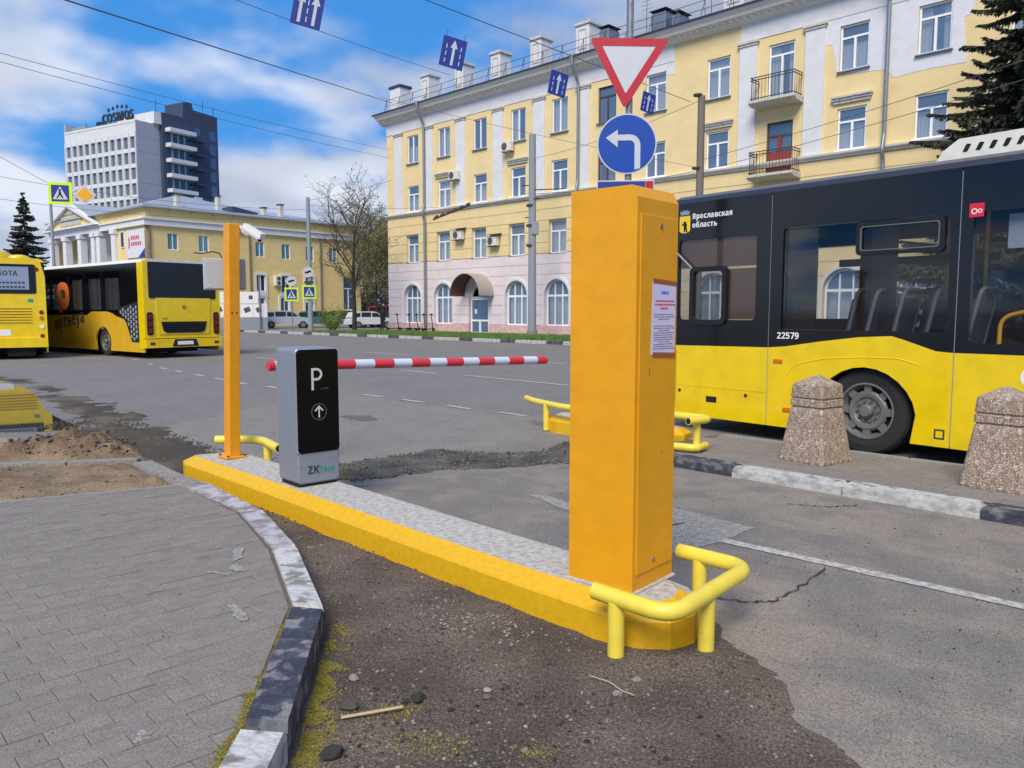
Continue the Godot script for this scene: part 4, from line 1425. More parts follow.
func make_far_island() -> void:
	island("short yellow-edged island beyond the lane, behind the tall pillar cabinet", V2([0.42, -10.15, 0.55, -9.88, 0.75, -9.68, 1.2, -9.22, 1.72, -8.78, 1.95, -8.82, 2.08, -9.02, 1.85, -9.45, 1.2, -10.2, 0.85, -10.45, 0.58, -10.42]), 0.16, 0.21, 0.1, false)
	rail("bent yellow pipe rail at the left end of the short island", bend([Vector3(0.2, 0.36, -10.72), Vector3(0.28, 0.36, -10.4), Vector3(0.62, 0.36, -9.72), Vector3(1.05, 0.36, -9.28)], 0.12), 0.04, [[Vector3(0.44, 0.35, -10.05), 0.0], [Vector3(0.95, 0.35, -9.4), 0.0]])
	rail("bent yellow pipe rail with lower rail at the right end of the short island", bend([Vector3(1.58, 0.45, -8.40), Vector3(2.03, 0.45, -7.97), Vector3(1.76, 0.45, -7.80)], 0.1), 0.04, [[Vector3(1.88, 0.44, -7.93), 0.11], [Vector3(1.66, 0.44, -8.32), 0.0]], bend([Vector3(1.60, 0.165, -8.04), Vector3(1.86, 0.165, -7.86), Vector3(2.0, 0.165, -8.05)], 0.08))

func make_bollards() -> void:
	var root := thing("stone_bollard", "squat pebble-dashed stone bollard in front of the bus wheel", "bollard", Vector3(2.92, 0.11, -7.50), 0.60, "pebble-dashed bollards on the platform")
	var sec := [[0.0, 0.232], [0.02, 0.236], [0.51, 0.168], [0.525, 0.156], [0.54, 0.172], [0.595, 0.170], [0.607, 0.156], [0.622, 0.170], [0.735, 0.160], [0.748, 0.152], [0.825, 0.02]]
	var layer := func(i0: int, i1: int) -> G:
		var g := G.new()
		for i in range(i0, i1):
			for k in 4:
				var t0 := PI / 4 + k * PI / 2
				var t1 := t0 + PI / 2
				# chamfered corners: two points per corner
				var q := []
				for e in [[i, t0, 0.10], [i, t1, -0.10], [i + 1, t1, -0.10], [i + 1, t0, 0.10]]:
					var r: float = sec[e[0]][1] * sqrt(2.0) * 0.985
					q.append(Vector3(cos(e[1] + e[2] * 0.5) * r, sec[e[0]][0], sin(e[1] + e[2] * 0.5) * r))
				g.quad_to(q[0], q[1], q[2], q[3], q[0] + q[1] + Vector3.UP * (0.4 if i > 8 else 0.0))
				var p := []
				for e in [[i, t0, -0.10], [i, t0, 0.10], [i + 1, t0, 0.10], [i + 1, t0, -0.10]]:
					var r: float = sec[e[0]][1] * sqrt(2.0) * 0.985
					p.append(Vector3(cos(e[1] + e[2] * 0.5) * r, sec[e[0]][0], sin(e[1] + e[2] * 0.5) * r))
				g.quad_to(p[0], p[1], p[2], p[3], p[0] + p[1] + Vector3.UP * (0.4 if i > 8 else 0.0))
		if i1 == sec.size() - 1:
			var s: Array = sec[i1]
			for k in 4:
				var a: Vector3 = Vector3(cos(PI / 4 + k * PI / 2), 0, sin(PI / 4 + k * PI / 2)) * s[1] * 1.4 + Vector3(0, s[0], 0)
				var b: Vector3 = Vector3(cos(PI / 4 + (k + 1) * PI / 2), 0, sin(PI / 4 + (k + 1) * PI / 2)) * s[1] * 1.4 + Vector3(0, s[0], 0)
				g.tri_to(a, b, Vector3(0, s[0] + 0.006, 0), Vector3.UP)
		return g
	part(root, "shaft", layer.call(0, 3), M.terrazzo)
	part(root, "collar", layer.call(3, 6), M.terrazzo)
	part(root, "cap", layer.call(6, 10), M.terrazzo)
	copy(root, Vector3(4.02, 0.11, -6.36), 0.66, "squat pebble-dashed stone bollard at the right edge of the picture")

func make_signs() -> void:
	var p := Vector3(1.43, 0.2, -9.9)
	var pole := thing("sign_pole", "round grey metal sign pole rising behind the tall pillar cabinet", "pole", p)
	var g := G.new()
	g.cyl(Vector3.ZERO, Vector3(0, 6.2, 0), 0.042, 0.042, 14)
	part(pole, "tube", g, M.galv)
	g = G.new()
	g.cyl(Vector3(0, 6.2, 0), Vector3(0, 6.24, 0), 0.045, 0.02, 14)
	part(pole, "cap", g, M.galv)
	# give way
	var gw := thing("give_way_sign", "red-bordered white give way triangle pointing down", "road sign", p + Vector3(-0.03, 4.15, 0.055), -0.14)
	var tri := func(r: float, k: float) -> PackedVector2Array:
		var o := PackedVector2Array()
		for q in [-90.0, 30.0, 150.0]:
			var c := Vector2(cos(deg_to_rad(q)), sin(deg_to_rad(q))) * (r - 2 * k)
			for j in 7:
				var t := deg_to_rad(q - 60 + 120.0 * j / 6)
				o.append(c + Vector2(cos(t), sin(t)) * k)
		return o
	g = G.new()
	ring(g, tri.call(0.555, 0.03), tri.call(0.37, 0.006), 0.0, 0.012)
	part(gw, "red_border", g, M.sign_red)
	g = G.new()
	g.ext(tri.call(0.53, 0.03), -0.004, 0.008)
	part(gw, "white_face", g, M.sign_pale)
	gw.position.y += 0.19
	gw.rotation.z = -0.06
	# turn left
	var tl := thing("turn_left_sign", "round blue sign with white left turn arrow", "road sign", p + Vector3(-0.03, 3.375, 0.055), -0.10)
	var circ := func(r: float) -> PackedVector2Array:
		var o := PackedVector2Array()
		for i in 40:
			o.append(Vector2(cos(TAU * i / 40), sin(TAU * i / 40)) * r)
		return o
	g = G.new()
	g.ext(circ.call(0.362), -0.006, 0.004)
	part(tl, "white_rim", g, M.sign_pale)
	g = G.new()
	g.ext(circ.call(0.345), 0.004, 0.008)
	part(tl, "blue_disc", g, M.sign_blue)
	g = G.new()
	var ar := PackedVector2Array([Vector2(0.095, -0.31), Vector2(0.165, -0.295)])
	for i in 7:
		var t := PI / 2 * i / 6
		ar.append(Vector2(0.035, -0.02) + Vector2(cos(t), sin(t)) * 0.13)
	ar.append(Vector2(-0.11, 0.11))
	ar.append(Vector2(-0.11, 0.17))
	ar.append(Vector2(-0.255, 0.075))
	ar.append(Vector2(-0.11, -0.04))
	ar.append(Vector2(-0.11, 0.04))
	for i in 7:
		var t := PI / 2 - PI / 2 * i / 6
		ar.append(Vector2(0.035, -0.02) + Vector2(cos(t), sin(t)) * 0.06)
	g.ext(ar, 0.008, 0.012)
	part(tl, "white_arrow", g, M.sign_pale)
	# small plate half hidden under it
	var pl := thing("small_plate_sign", "small blue plate with red corner just above the pillar top", "road sign", p + Vector3(-0.04, 2.62, 0.055), -0.10)
	g = G.new()
	g.box(Vector3(0, 0.15, 0), Vector3(0.70, 0.34, 0.01), Basis(), 0.004)
	part(pl, "white_rim", g, M.sign_pale)
	g = G.new()
	g.span(-0.335, 0.24, -0.005, 0.305, 0.005, 0.01)
	part(pl, "blue_field", g, M.sign_navy)
	g = G.new()
	g.span(0.245, 0.335, 0.16, 0.305, 0.005, 0.01)
	part(pl, "red_field", g, M.sign_red)

func make_litter() -> void:
	var cols := [Color(0.12, 0.11, 0.105), Color(0.2, 0.185, 0.17), Color(0.3, 0.27, 0.24), Color(0.46, 0.42, 0.38), Color(0.1, 0.09, 0.09), Color(0.24, 0.2, 0.16)]
	var in_dirt := V2([-2.3, -6.3, -0.75, -4.8, 0.4, -3.6, 0.8, -3.42, 1.05, -3.6, 1.08, -2.6, 1.15, -1.9, -0.7, -1.9, -0.75, -2.6, -0.9, -3.7, -1.3, -4.6])
	var hf := func(p: Vector2) -> float: return 0.012 + near_dirt.call(p) * 0.95
	scatter("pebbles", "small pebbles and grit on the bare earth beside the kerb", in_dirt, 9000, 0.0022, 0.014, cols, 0.015, 91, hf)
	scatter("lane_grit", "fine grit scattered over the entry lane", V2([1.0, -2.0, 3.5, -3.4, 3.6, -5.7, 1.6, -7.7, 0.1, -7.2, 0.3, -5.2, 1.0, -4.2]), 900, 0.002, 0.009, cols, 0.008, 93)
	scatter("pavement_grit", "fine grit scattered over the paved footway", V2([-1.0, -2.3, -1.2, -3.9, -2.0, -5.4, -3.4, -5.7, -3.4, -4.2, -1.7, -2.3]), 420, 0.0015, 0.006, [Color(0.1, 0.1, 0.1), Color(0.3, 0.28, 0.25), Color(0.45, 0.42, 0.38)], 0.125, 94)
	scatter("concrete_crumbs", "pale crumbs of concrete on the earth beside the yellow edging", V2([-0.42, -4.15, -0.1, -3.85, 0.12, -3.7, 0.05, -3.5, -0.3, -3.6, -0.5, -3.9]), 260, 0.003, 0.016, [Color(0.5, 0.48, 0.45), Color(0.4, 0.38, 0.35), Color(0.6, 0.57, 0.54)], 0.015, 95, hf)
	scatter("pale_crumbs", "pale crumbs and straw bits on the earth at the bottom of the picture", V2([-0.45, -2.95, 0.1, -2.95, 0.5, -2.8, 0.45, -2.3, -0.5, -2.3]), 240, 0.003, 0.013, [Color(0.5, 0.47, 0.43), Color(0.38, 0.34, 0.28), Color(0.55, 0.5, 0.4)], 0.015, 96, hf)
	scatter("dark_crumbs", "dark crumbs of asphalt on the earth at the bottom of the picture", V2([-0.6, -3.1, 0.2, -3.1, 0.9, -2.9, 0.9, -2.2, -0.6, -2.2]), 420, 0.004, 0.019, [Color(0.05, 0.045, 0.045), Color(0.09, 0.08, 0.075)], 0.015, 97, hf)
	rng.seed = 15
	var names := [["pale flat stone lying against the dark kerb stone", -0.66, -3.16, 0.022, 0.5], ["black lump of asphalt near the middle of the bare earth", -0.37, -2.98, 0.026, 0.07], ["dark stone beside the broken stick", -0.63, -2.92, 0.03, 0.14], ["large black lump of asphalt near the bottom of the picture", -0.62, -2.60, 0.034, 0.07], ["small white chip of stone in the middle of the bare earth", -0.10, -3.05, 0.014, 0.62], ["grey stone beside the small white chip", -0.10, -3.0, 0.014, 0.25], ["pinkish pebble in front of the bumper rail", 0.42, -3.02, 0.017, 0.45], ["pale pebble nearest the bumper rail leg", 0.52, -3.16, 0.016, 0.5]]
	for k in names:
		var g := G.new()
		g.col = Color(k[4], k[4] * 0.96, k[4] * 0.92)
		g.ball(Vector3.ZERO, Vector3(k[3] * 1.25, k[3] * 0.8, k[3]), 4, 0.5, int(k[1] * 100))
		var o := part(self, "stone", g, M.stone, Vector3(k[1], hf.call(Vector2(k[1], k[2])) + k[3] * 0.45, k[2]))
		o.rotation.y = k[1] * 30
		tag(o, k[0], "stone", "stones on the bare earth")
	var st := G.new()
	st.box(Vector3.ZERO, Vector3(0.235, 0.009, 0.014), Basis(Vector3.UP, 0.28) * Basis(Vector3(0, 0, 1), 0.04), 0.003)
	var so := part(self, "broken_stick", st, M.wood, Vector3(-0.53, 0.034, -2.86))
	tag(so, "pale broken wooden stick lying on the earth by the kerb", "stick")
	st = G.new()
	st.tube([Vector3(0.325, 0.034, -3.16), Vector3(0.40, 0.036, -3.10), Vector3(0.44, 0.034, -3.03), Vector3(0.485, 0.03, -3.0)], 0.0028, 5)
	so = part(self, "dry_twig", st, M.wood)
	tag(so, "thin dry twig lying in front of the bumper rail", "twig")
	# moss along the kerb: tiny leaves, one mass
	var mg := G.new()
	for i in 5:
		var t := i * TAU / 5
		mg.tri(Vector3(cos(t) * 0.1, 0, sin(t) * 0.1), Vector3(cos(t + 1.2) * 0.35, 0.1, sin(t + 1.2) * 0.35), Vector3(cos(t + 0.5) * 0.9, 0.75, sin(t + 0.5) * 0.9))
	var mm := MultiMesh.new()
	mm.transform_format = MultiMesh.TRANSFORM_3D
	mm.use_colors = true
	mm.mesh = mg.mesh()
	var spots := []
	var f := FastNoiseLite.new()
	f.frequency = 5.0
	f.seed = 3
	var kl := [Vector2(-0.895, -3.74), Vector2(-0.835, -3.2), Vector2(-0.765, -2.64), Vector2(-0.72, -1.9)]
	var il := [Vector2(-1.08, -3.7), Vector2(-0.98, -3.1), Vector2(-0.945, -2.66), Vector2(-0.91, -1.9)]
	while spots.size() < 8000:
		var side := rng.randf() < 0.7
		var l: Array = kl if side else il
		var u := pow(rng.randf(), 0.7) * 2.999
		var b: Vector2 = (l[int(u)] as Vector2).lerp(l[int(u) + 1], u - int(u))
		var off := absf(rng.randfn(0.0, 0.05 if side else 0.02)) * (1.0 if side else -1.0)
		var p := b + Vector2(off + (0.012 if side else 0.012), rng.randf_range(-0.02, 0.02))
		if f.get_noise_2d(p.x, p.y) + (0.2 if u > 1 else 0.08) < absf(off) * 3.2 - 0.12:
			continue
		spots.append(Vector3(p.x, (hf.call(p) + 0.002) if side else 0.121, p.y))
	for q in [[-0.30, -2.66, 0.10, 260], [-0.44, -2.9, 0.06, 200], [0.08, -2.62, 0.05, 80], [-1.0, -4.55, 0.03, 0], [-0.32, -4.28, 0.02, 14]]:
		for i in q[3]:
			var p := Vector2(q[0] + rng.randfn(0, q[2]), q[1] + rng.randfn(0, q[2] * 0.6))
			spots.append(Vector3(p.x, hf.call(p) + 0.002, p.y))
	mm.instance_count = spots.size()
	for i in spots.size():
		mm.set_instance_transform(i, Transform3D(Basis(Vector3.UP, rng.randf() * TAU).scaled(Vector3.ONE * rng.randf_range(0.004, 0.011)), spots[i]))
		var k := rng.randf_range(0.7, 1.2)
		mm.set_instance_color(i, Color(0.40 * k, 0.34 * k, 0.04 * k).lerp(Color(0.16 * k, 0.13 * k, 0.05), pow(rng.randf(), 1.5)))
	var o := MultiMeshInstance3D.new()
	o.name = "moss"
	o.multimesh = mm
	o.material_override = M.bud
	add_child(o)
	o.set_meta("kind", "stuff")
	tag(o, "yellow-green moss growing along the black and white kerb", "moss")

# ---- the cream apartment house --------------------------------------------------
func window_mesh(w: float, h: float, transom: float, sashes: int, fr := 0.07) -> Array:
	# [frame mesh, pane meshes] centred on x, standing on y = 0, looking to +z
	var g := G.new()
	g.span(-w / 2, w / 2, 0, fr, -0.05, 0.05)
	g.span(-w / 2, w / 2, h - fr, h, -0.05, 0.05)
	g.span(-w / 2, -w / 2 + fr, fr, h - fr, -0.05, 0.05)
	g.span(w / 2 - fr, w / 2, fr, h - fr, -0.05, 0.05)
	var panes := []
	var top := h - fr
	if transom > 0.0:
		g.span(-w / 2 + fr, w / 2 - fr, transom - fr * 0.6, transom + fr * 0.6, -0.045, 0.045)
		panes.append([-w / 2 + fr, w / 2 - fr, transom + fr * 0.6, h - fr])
		top = transom - fr * 0.6
	var iw := (w - 2 * fr) / sashes
	for i in sashes:
		var x0 := -w / 2 + fr + iw * i
		if i > 0:
			g.span(x0 - fr * 0.7, x0 + fr * 0.7, fr, top, -0.045, 0.055)
		panes.append([x0 + (fr * 0.7 if i > 0 else 0.0), x0 + iw - (fr * 0.7 if i < sashes - 1 else 0.0), fr, top])
	var pm := []
	for p in panes:
		var q := G.new()
		q.quad_to(Vector3(p[0], p[2], 0.012), Vector3(p[1], p[2], 0.012), Vector3(p[1], p[3], 0.012), Vector3(p[0], p[3], 0.012), Vector3(0, 0, 1))
		pm.append(q.mesh())
	return [g.mesh(), pm]

func put_window(p: Node, wm: Array, frame: Material, pane: Material, at: Vector3, w: float, h: float, curtain := 0, sill := true, sill_mat: Material = null) -> MeshInstance3D:
	var o := part(p, "window", wm[0], frame, at)
	for m in wm[1]:
		part(o, "pane", m, pane)
	if sill:
		var g := G.new()
		g.box(Vector3(0, -0.03, 0.12), Vector3(w + 0.16, 0.05, 0.26), Basis(), 0.008)
		part(o, "sill", g, M.zinc if sill_mat == null else sill_mat)
	if curtain > 0:
		var g := G.new()
		var spans := [[-w / 2, w / 2, 0.05, h * 0.62]]
		if curtain == 2:
			spans = [[-w / 2, -w * 0.15, 0.05, h], [w * 0.2, w / 2, 0.05, h]]
		elif curtain == 3:
			spans = [[-w / 2, w / 2, 0.05, h]]
		for s in spans:
			var n := int((s[1] - s[0]) / 0.07)
			for i in n:
				var x0: float = s[0] + (s[1] - s[0]) * i / n
				var x1: float = s[0] + (s[1] - s[0]) * (i + 1) / n
				var z0 := -0.16 + (0.02 if i % 2 else -0.02)
				var z1 := -0.16 + (-0.02 if i % 2 else 0.02)
				g.quad_to(Vector3(x0, s[2], z0), Vector3(x1, s[2], z1), Vector3(x1, s[3], z1), Vector3(x0, s[3], z0), Vector3(0, 0, 1))
		part(o, "curtain", g, M.curtain)
	return o

func make_house() -> void:
	var root := thing("apartment_house", "long four-storey cream and pink apartment house with white pilasters", "building", Vector3(0, 0.05, -50), deg_to_rad(-45.1))
	var L := -13.0
	var R := 42.0
	var cols := [-9.95, -6.53, -2.93, 0.55, 3.95, 7.44, 10.68, 14.35, 17.6, 20.92, 24.13, 27.45, 30.9, 34.4, 37.9]
	var lw := 1.26
	var holes := []
	var h4 := []
	var h3 := []
	var h2 := []
	var h1 := []
	for i in cols.size():
		var x: float = cols[i]
		if i == 8:
			h4.append(rect2(x - 0.64, x + 0.64, 11.25, 13.78))
			h3.append(rect2(x - 0.64, x + 0.64, 7.85, 10.25))
		else:
			h4.append(rect2(x - lw / 2, x + lw / 2, 11.88, 13.82))
			h3.append(rect2(x - lw / 2, x + lw / 2, 8.5, 10.32))
		var x2 := x - (0.12 if i < 6 else 0.0)
		h2.append(rect2(x2 - 0.7, x2 + 0.7, 4.9, 6.88))
		if i == 2:
			h1.append(arch2(x2 - 1.02, x2 + 1.02, -0.05, 3.28))
		else:
			h1.append(arch2(x2 - 0.98, x2 + 0.98, 0.57, 3.38))
	# upper walls in three lifts, so that every opening is a notch
	var up := h4 + h3
	var edges := [8.4, 9.4, 12.85, 15.2]
	for k in 3:
		var g := G.new()
		for p in cut([rect2(L, R, edges[k], edges[k + 1])], up):
			g.ext(p, -0.3, 0.0)
		part(root, "wall", g, M.cream)
	# second storey: courses with recessed joints
	var cy := 4.96
	var nc := 5
	var ch := (8.22 - cy) / nc
	for k in nc:
		var g := G.new()
		for p in cut([rect2(L, R, cy + ch * k + 0.0, cy + ch * (k + 1) - 0.03)], h2 + h3):
			g.ext(p, -0.3, 0.03)
		part(root, "stucco_course", g, M.cream).set_meta("kind", "stuff")
	var bk := G.new()
	for k in nc:
		for p in cut([rect2(L + 0.02, R, cy + ch * (k + 1) - 0.03, cy + ch * (k + 1))], h2 + h3):
			bk.ext(p, -0.3, 0.0)
	part(root, "course_joints", bk, M.groove).set_meta("kind", "stuff")
	# ground storey
	nc = 7
	ch = (4.93 - 0.62) / nc
	for k in nc:
		var g := G.new()
		for p in cut([rect2(L, 9.0, 0.62 + ch * k, 0.62 + ch * (k + 1) - 0.025)], h1 + h2):
			g.ext(p, -0.3, 0.04)
		part(root, "stucco_course", g, M.pink).set_meta("kind", "stuff")
		g = G.new()
		for p in cut([rect2(9.0, R, 0.62 + ch * k, 0.62 + ch * (k + 1) - 0.025)], h1 + h2):
			g.ext(p, -0.3, 0.04)
		part(root, "stucco_course", g, M.cream).set_meta("kind", "stuff")
	bk = G.new()
	for k in nc:
		for p in cut([rect2(L + 0.02, R, 0.62 + ch * (k + 1) - 0.025, 0.62 + ch * (k + 1))], h1 + h2):
			bk.ext(p, -0.3, 0.015)
	part(root, "course_joints", bk, M.joint_pink).set_meta("kind", "stuff")
	var pl := G.new()
	for p in cut([rect2(L - 0.05, R, -0.1, 0.6)], [h1[2], h1[3].duplicate()]):
		pl.ext(p, -0.3, 0.12)
	part(root, "plinth", pl, M.pink_base)
	# string course
	var sc := G.new()
	sc.ext(V2([-0.3, 8.22, 0.1, 8.22, 0.12, 8.3, 0.24, 8.36, 0.26, 8.44, 0.0, 8.47, -0.3, 8.47]), L - 0.2, R, Transform3D(Basis(Vector3(0, 0, 1), Vector3(0, 1, 0), Vector3(1, 0, 0)), Vector3.ZERO))
	part(root, "string_course", sc, M.trim)
	# frieze, with a stretch where it is lost
	for s in [[L, 11.8], [15.5, R]]:
		var g := G.new()
		g.span(s[0], s[1], 14.2, 15.0, -0.02, 0.035)
		part(root, "frieze", g, M.plaster_white)
	var fp := G.new()
	for p in strips(rect2(9.9, 11.8, 13.57, 14.199), [h4[6]]):
		fp.ext(p, -0.02, 0.012)
	part(root, "bare_plaster", fp, M.plaster_new)
	fp = G.new()
	for p in strips(V2([19.62, 14.199, 19.62, 13.2, 19.95, 13.12, 20.1, 12.55, 20.2, 11.9, 21.0, 11.72, 22.3, 11.6, 22.62, 11.2, 24.0, 11.28, 25.35, 11.24, 25.25, 12.2, 25.18, 13.0, 25.45, 13.05, 25.6, 13.6, 25.7, 14.199]), [h4[9], h4[10]]):
		fp.ext(p, -0.02, 0.012)
	part(root, "bare_plaster", fp, M.plaster_new)
	# cornice
	var prof := V2([-0.3, 15.0, 0.12, 15.0, 0.16, 15.1, 0.30, 15.16, 0.34, 15.26, 0.58, 15.30, 0.62, 15.42, 0.72, 15.5, 0.76, 15.6, -0.3, 15.62])
	sc = G.new()
	sc.ext(prof, L - 0.55, R, Transform3D(Basis(Vector3(0, 0, 1), Vector3(0, 1, 0), Vector3(1, 0, 0)), Vector3.ZERO))
	part(root, "cornice", sc, M.trim)
	var dn := G.new()
	for i in 150:
		var x := L + 0.1 + i * 0.36
		dn.box(Vector3(x, 15.23, 0.38), Vector3(0.16, 0.1, 0.14))
	part(root, "dentils", dn, M.trim).set_meta("kind", "stuff")
	var rf := G.new()
	rf.ext(V2([0.84, 15.60, 0.86, 15.68, -5.5, 17.1, -12.0, 15.7, -12.0, 15.6]), L - 0.7, R, Transform3D(Basis(Vector3(0, 0, 1), Vector3(0, 1, 0), Vector3(1, 0, 0)), Vector3.ZERO))
	var roof := part(root, "roof", rf, M.roof_metal)
	# side and back walls, and the dark rooms behind the windows
	var sw := G.new()
	sw.span(L - 0.001, L + 0.3, 0, 15.2, -12, -0.31)
	sw.span(R - 0.3, R, 0, 15.2, -12, -0.31)
	sw.span(L + 0.3, R - 0.3, 0, 15.2, -12, -11.7)
	part(root, "rear_wall", sw, M.cream)
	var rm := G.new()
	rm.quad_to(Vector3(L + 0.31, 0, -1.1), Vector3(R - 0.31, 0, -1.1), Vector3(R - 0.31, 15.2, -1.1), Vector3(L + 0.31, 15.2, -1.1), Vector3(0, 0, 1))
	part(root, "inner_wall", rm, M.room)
	# pilasters
	for x in [-11.58, -8.14, -4.78, -1.2, 2.34, 5.78, 15.95, 19.2, 29.2, 32.6]:
		var g := G.new()
		g.span(x - 0.45, x + 0.45, 8.47, 13.96, -0.02, 0.1, 0.01)
		var q := part(root, "pilaster", g, M.plaster_white)
		g = G.new()
		g.span(x - 0.5, x + 0.5, 13.95, 14.05, -0.02, 0.15, 0.01)
		g.span(x - 0.55, x + 0.55, 14.05, 14.198, -0.02, 0.2, 0.02)
		part(q, "capital", g, M.stucco_grey)
	# windows
	var w4 := window_mesh(lw - 0.02, 1.92, 0.0, 2)
	var w4t := window_mesh(lw - 0.02, 1.92, 1.4, 2)
	var w3 := window_mesh(lw - 0.02, 1.80, 1.22, 2)
	var w2 := window_mesh(1.36, 1.94, 1.30, 2)
	var wa := arch_window(1.92, 2.78)
	var bd := window_mesh(1.26, 2.5, 2.0, 2)
	for i in cols.size():
		var x: float = cols[i]
		var x2 := x - (0.12 if i < 6 else 0.0)
		if i == 8:
			var d4 := put_window(root, bd, M.frame_white, M.glass, Vector3(x, 11.26, -0.12), 1.26, 2.5, 2, false)
			d4.name = "balcony_door"
			var d3 := put_window(root, window_mesh(1.26, 2.36, 1.75, 2), M.frame_brown, M.glass, Vector3(x, 7.86, -0.12), 1.26, 2.36, 0, false)
			d3.name = "balcony_door_001"
			var g := G.new()
			g.span(-0.56, -0.05, 0.1, 1.0, 0.01, 0.05)
			g.span(0.05, 0.56, 0.1, 1.0, 0.01, 0.05)
			g.span(-0.1, 0.1, 0.07, 1.7, 0.05, 0.075)
			part(d3, "red_panel", g, M.door_red)
			balcony(root, x + 0.0, 11.05)
			balcony(root, x + 0.0, 7.68)
		else:
			var fr4: Material = M.frame_brown if i == 5 else M.frame_white
			put_window(root, w4 if i < 5 else w4t, fr4, M.glass, Vector3(x, 11.89, -0.12), lw, 1.92, [1, 3, 0, 2, 3, 0, 3, 3, 0, 1, 2, 3][i % 12], true)
			put_window(root, w3, M.frame_brown if i == 5 else M.frame_white, M.glass, Vector3(x, 8.51, -0.12), lw, 1.80, [1, 3, 1, 0, 0, 0, 0, 0, 0, 1, 1, 3][i % 12], i < 20, M.frame_white)
		put_window(root, w2, M.frame_white, M.glass, Vector3(x2, 4.92, -0.2), 1.36, 1.94, [1, 3, 3, 1, 3, 2, 1, 3, 1, 2, 3, 1][i % 12])
		if i != 2:
			var o := part(root, "arched_window", wa[0], M.frame_white, Vector3(x2, 0.58, -0.18))
			for m in wa[1]:
				part(o, "pane", m, M.glass)
			var g := G.new()
			ring(g, arch2(-1.13, 1.13, 0.0, 2.95), arch2(-0.98, 0.98, 0.0, 2.80), 0.2, 0.30)
			part(o, "surround", g, M.plaster_white)
			g = G.new()
			g.quad_to(Vector3(-0.9, 0.05, -0.2), Vector3(0.9, 0.05, -0.2), Vector3(0.9, 1.9, -0.2), Vector3(-0.9, 1.9, -0.2), Vector3(0, 0, 1))
			part(o, "blind", g, M.curtain)
	# entrance
	var ex := -3.05
	var en := part(root, "entrance_door", window_mesh(1.78, 2.30, 0.85, 2, 0.1)[0], M.frame_white, Vector3(ex, 0.0, -0.1))
	for m in window_mesh(1.78, 2.30, 0.85, 2, 0.1)[1]:
		part(en, "pane", m, M.glass)
	var fl := G.new()
	ring(fl, arch2(-1.0, 1.0, 2.31, 3.27), arch2(-0.72, 0.72, 2.42, 3.1), -0.05, 0.05)
	part(en, "fanlight_frame", fl, M.plaster_white)
	fl = G.new()
	fl.ext(arch2(-0.72, 0.72, 2.42, 3.1), 0.0, 0.01)
	part(en, "fanlight", fl, M.glass)
	fl = G.new()
	fl.span(0.3, 0.55, 0.0, 0.25, 0, 0.0)
	var nt := G.new()
	nt.box(Vector3(-0.42, 1.45, 0.02), Vector3(0.22, 0.3, 0.005))
	part(en, "notice", nt, M.white)
	var cn := G.new()
	var cni := G.new()
	for i in 16:
		var t0 := PI * i / 16
		var t1 := PI * (i + 1) / 16
		var a := Vector3(cos(t0), sin(t0), 0)
		var b := Vector3(cos(t1), sin(t1), 0)
		var c := Vector3(ex, 2.45, 0.04)
		var z := Vector3(0, 0, 1.3)
		cn.quad_n(c + a * 1.46, c + b * 1.46, c + b * 1.46 + z, c + a * 1.46 + z, a, b, b, a)
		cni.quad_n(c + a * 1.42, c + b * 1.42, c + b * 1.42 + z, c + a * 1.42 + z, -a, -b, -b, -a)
		cn.quad_to(c + a * 1.46 + z, c + b * 1.46 + z, c + b * 1.42 + z, c + a * 1.42 + z, Vector3(0, 0, 1))
	var can := part(root, "barrel_canopy", cn, M.canopy)
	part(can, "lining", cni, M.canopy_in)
	# mouldings over some windows
	for q in [[-6.53, 10.62], [0.55, 10.62], [14.35, 10.55], [20.92, 10.62]]:
		var g := G.new()
		g.span(q[0] - 0.8, q[0] + 0.8, q[1] - 0.1, q[1] + 0.02, -0.01, 0.1)
		g.span(q[0] - 0.84, q[0] + 0.84, q[1] + 0.02, q[1] + 0.12, -0.01, 0.16)
		g.span(q[0] - 0.88, q[0] + 0.88, q[1] + 0.12, q[1] + 0.2, -0.01, 0.22)
		part(root, "window_hood", g, M.stucco_grey)
	# downpipes
	for x in [-8.42, 5.55, 22.4, 36.2]:
		var g := G.new()
		g.tube(bend([Vector3(x, 15.55, 0.8), Vector3(x, 15.2, 0.8), Vector3(x, 14.3, 0.24), Vector3(x, 8.9, 0.24), Vector3(x, 8.2, 0.42), Vector3(x, 7.8, 0.24), Vector3(x, 0.4, 0.24), Vector3(x, 0.2, 0.4)], 0.12, 3), 0.085, 10)
		g.cyl(Vector3(x, 15.5, 0.8), Vector3(x, 15.72, 0.8), 0.1, 0.19, 10)
		part(root, "downpipe", g, M.zinc)
	# chimneys and roof railing
	for q in [[-12.3, 1.2, 17.75, 0], [-8.85, 0.85, 17.85, 1], [-5.25, 0.85, 17.85, 1], [-1.75, 0.85, 17.8, 1], [1.75, 0.88, 17.85, 1], [5.4, 0.98, 17.8, 1], [6.95, 0.65, 17.2, 2], [10.55, 0.9, 17.15, 2], [11.6, 0.45, 16.8, 2], [14.9, 1.1, 17.8, 1], [17.2, 0.7, 17.3, 2], [25.0, 1.0, 17.8, 1]]:
		var g := G.new()
		var z := -0.75
		var hw: float = q[1] / 2
		g.span(q[0] - hw, q[0] + hw, 15.6, q[2] - 0.18, z - 0.5, z + 0.5, 0.02)
		var cm := part(root, "chimney", g, M.zinc if q[3] == 2 else M.plaster_white)
		g = G.new()
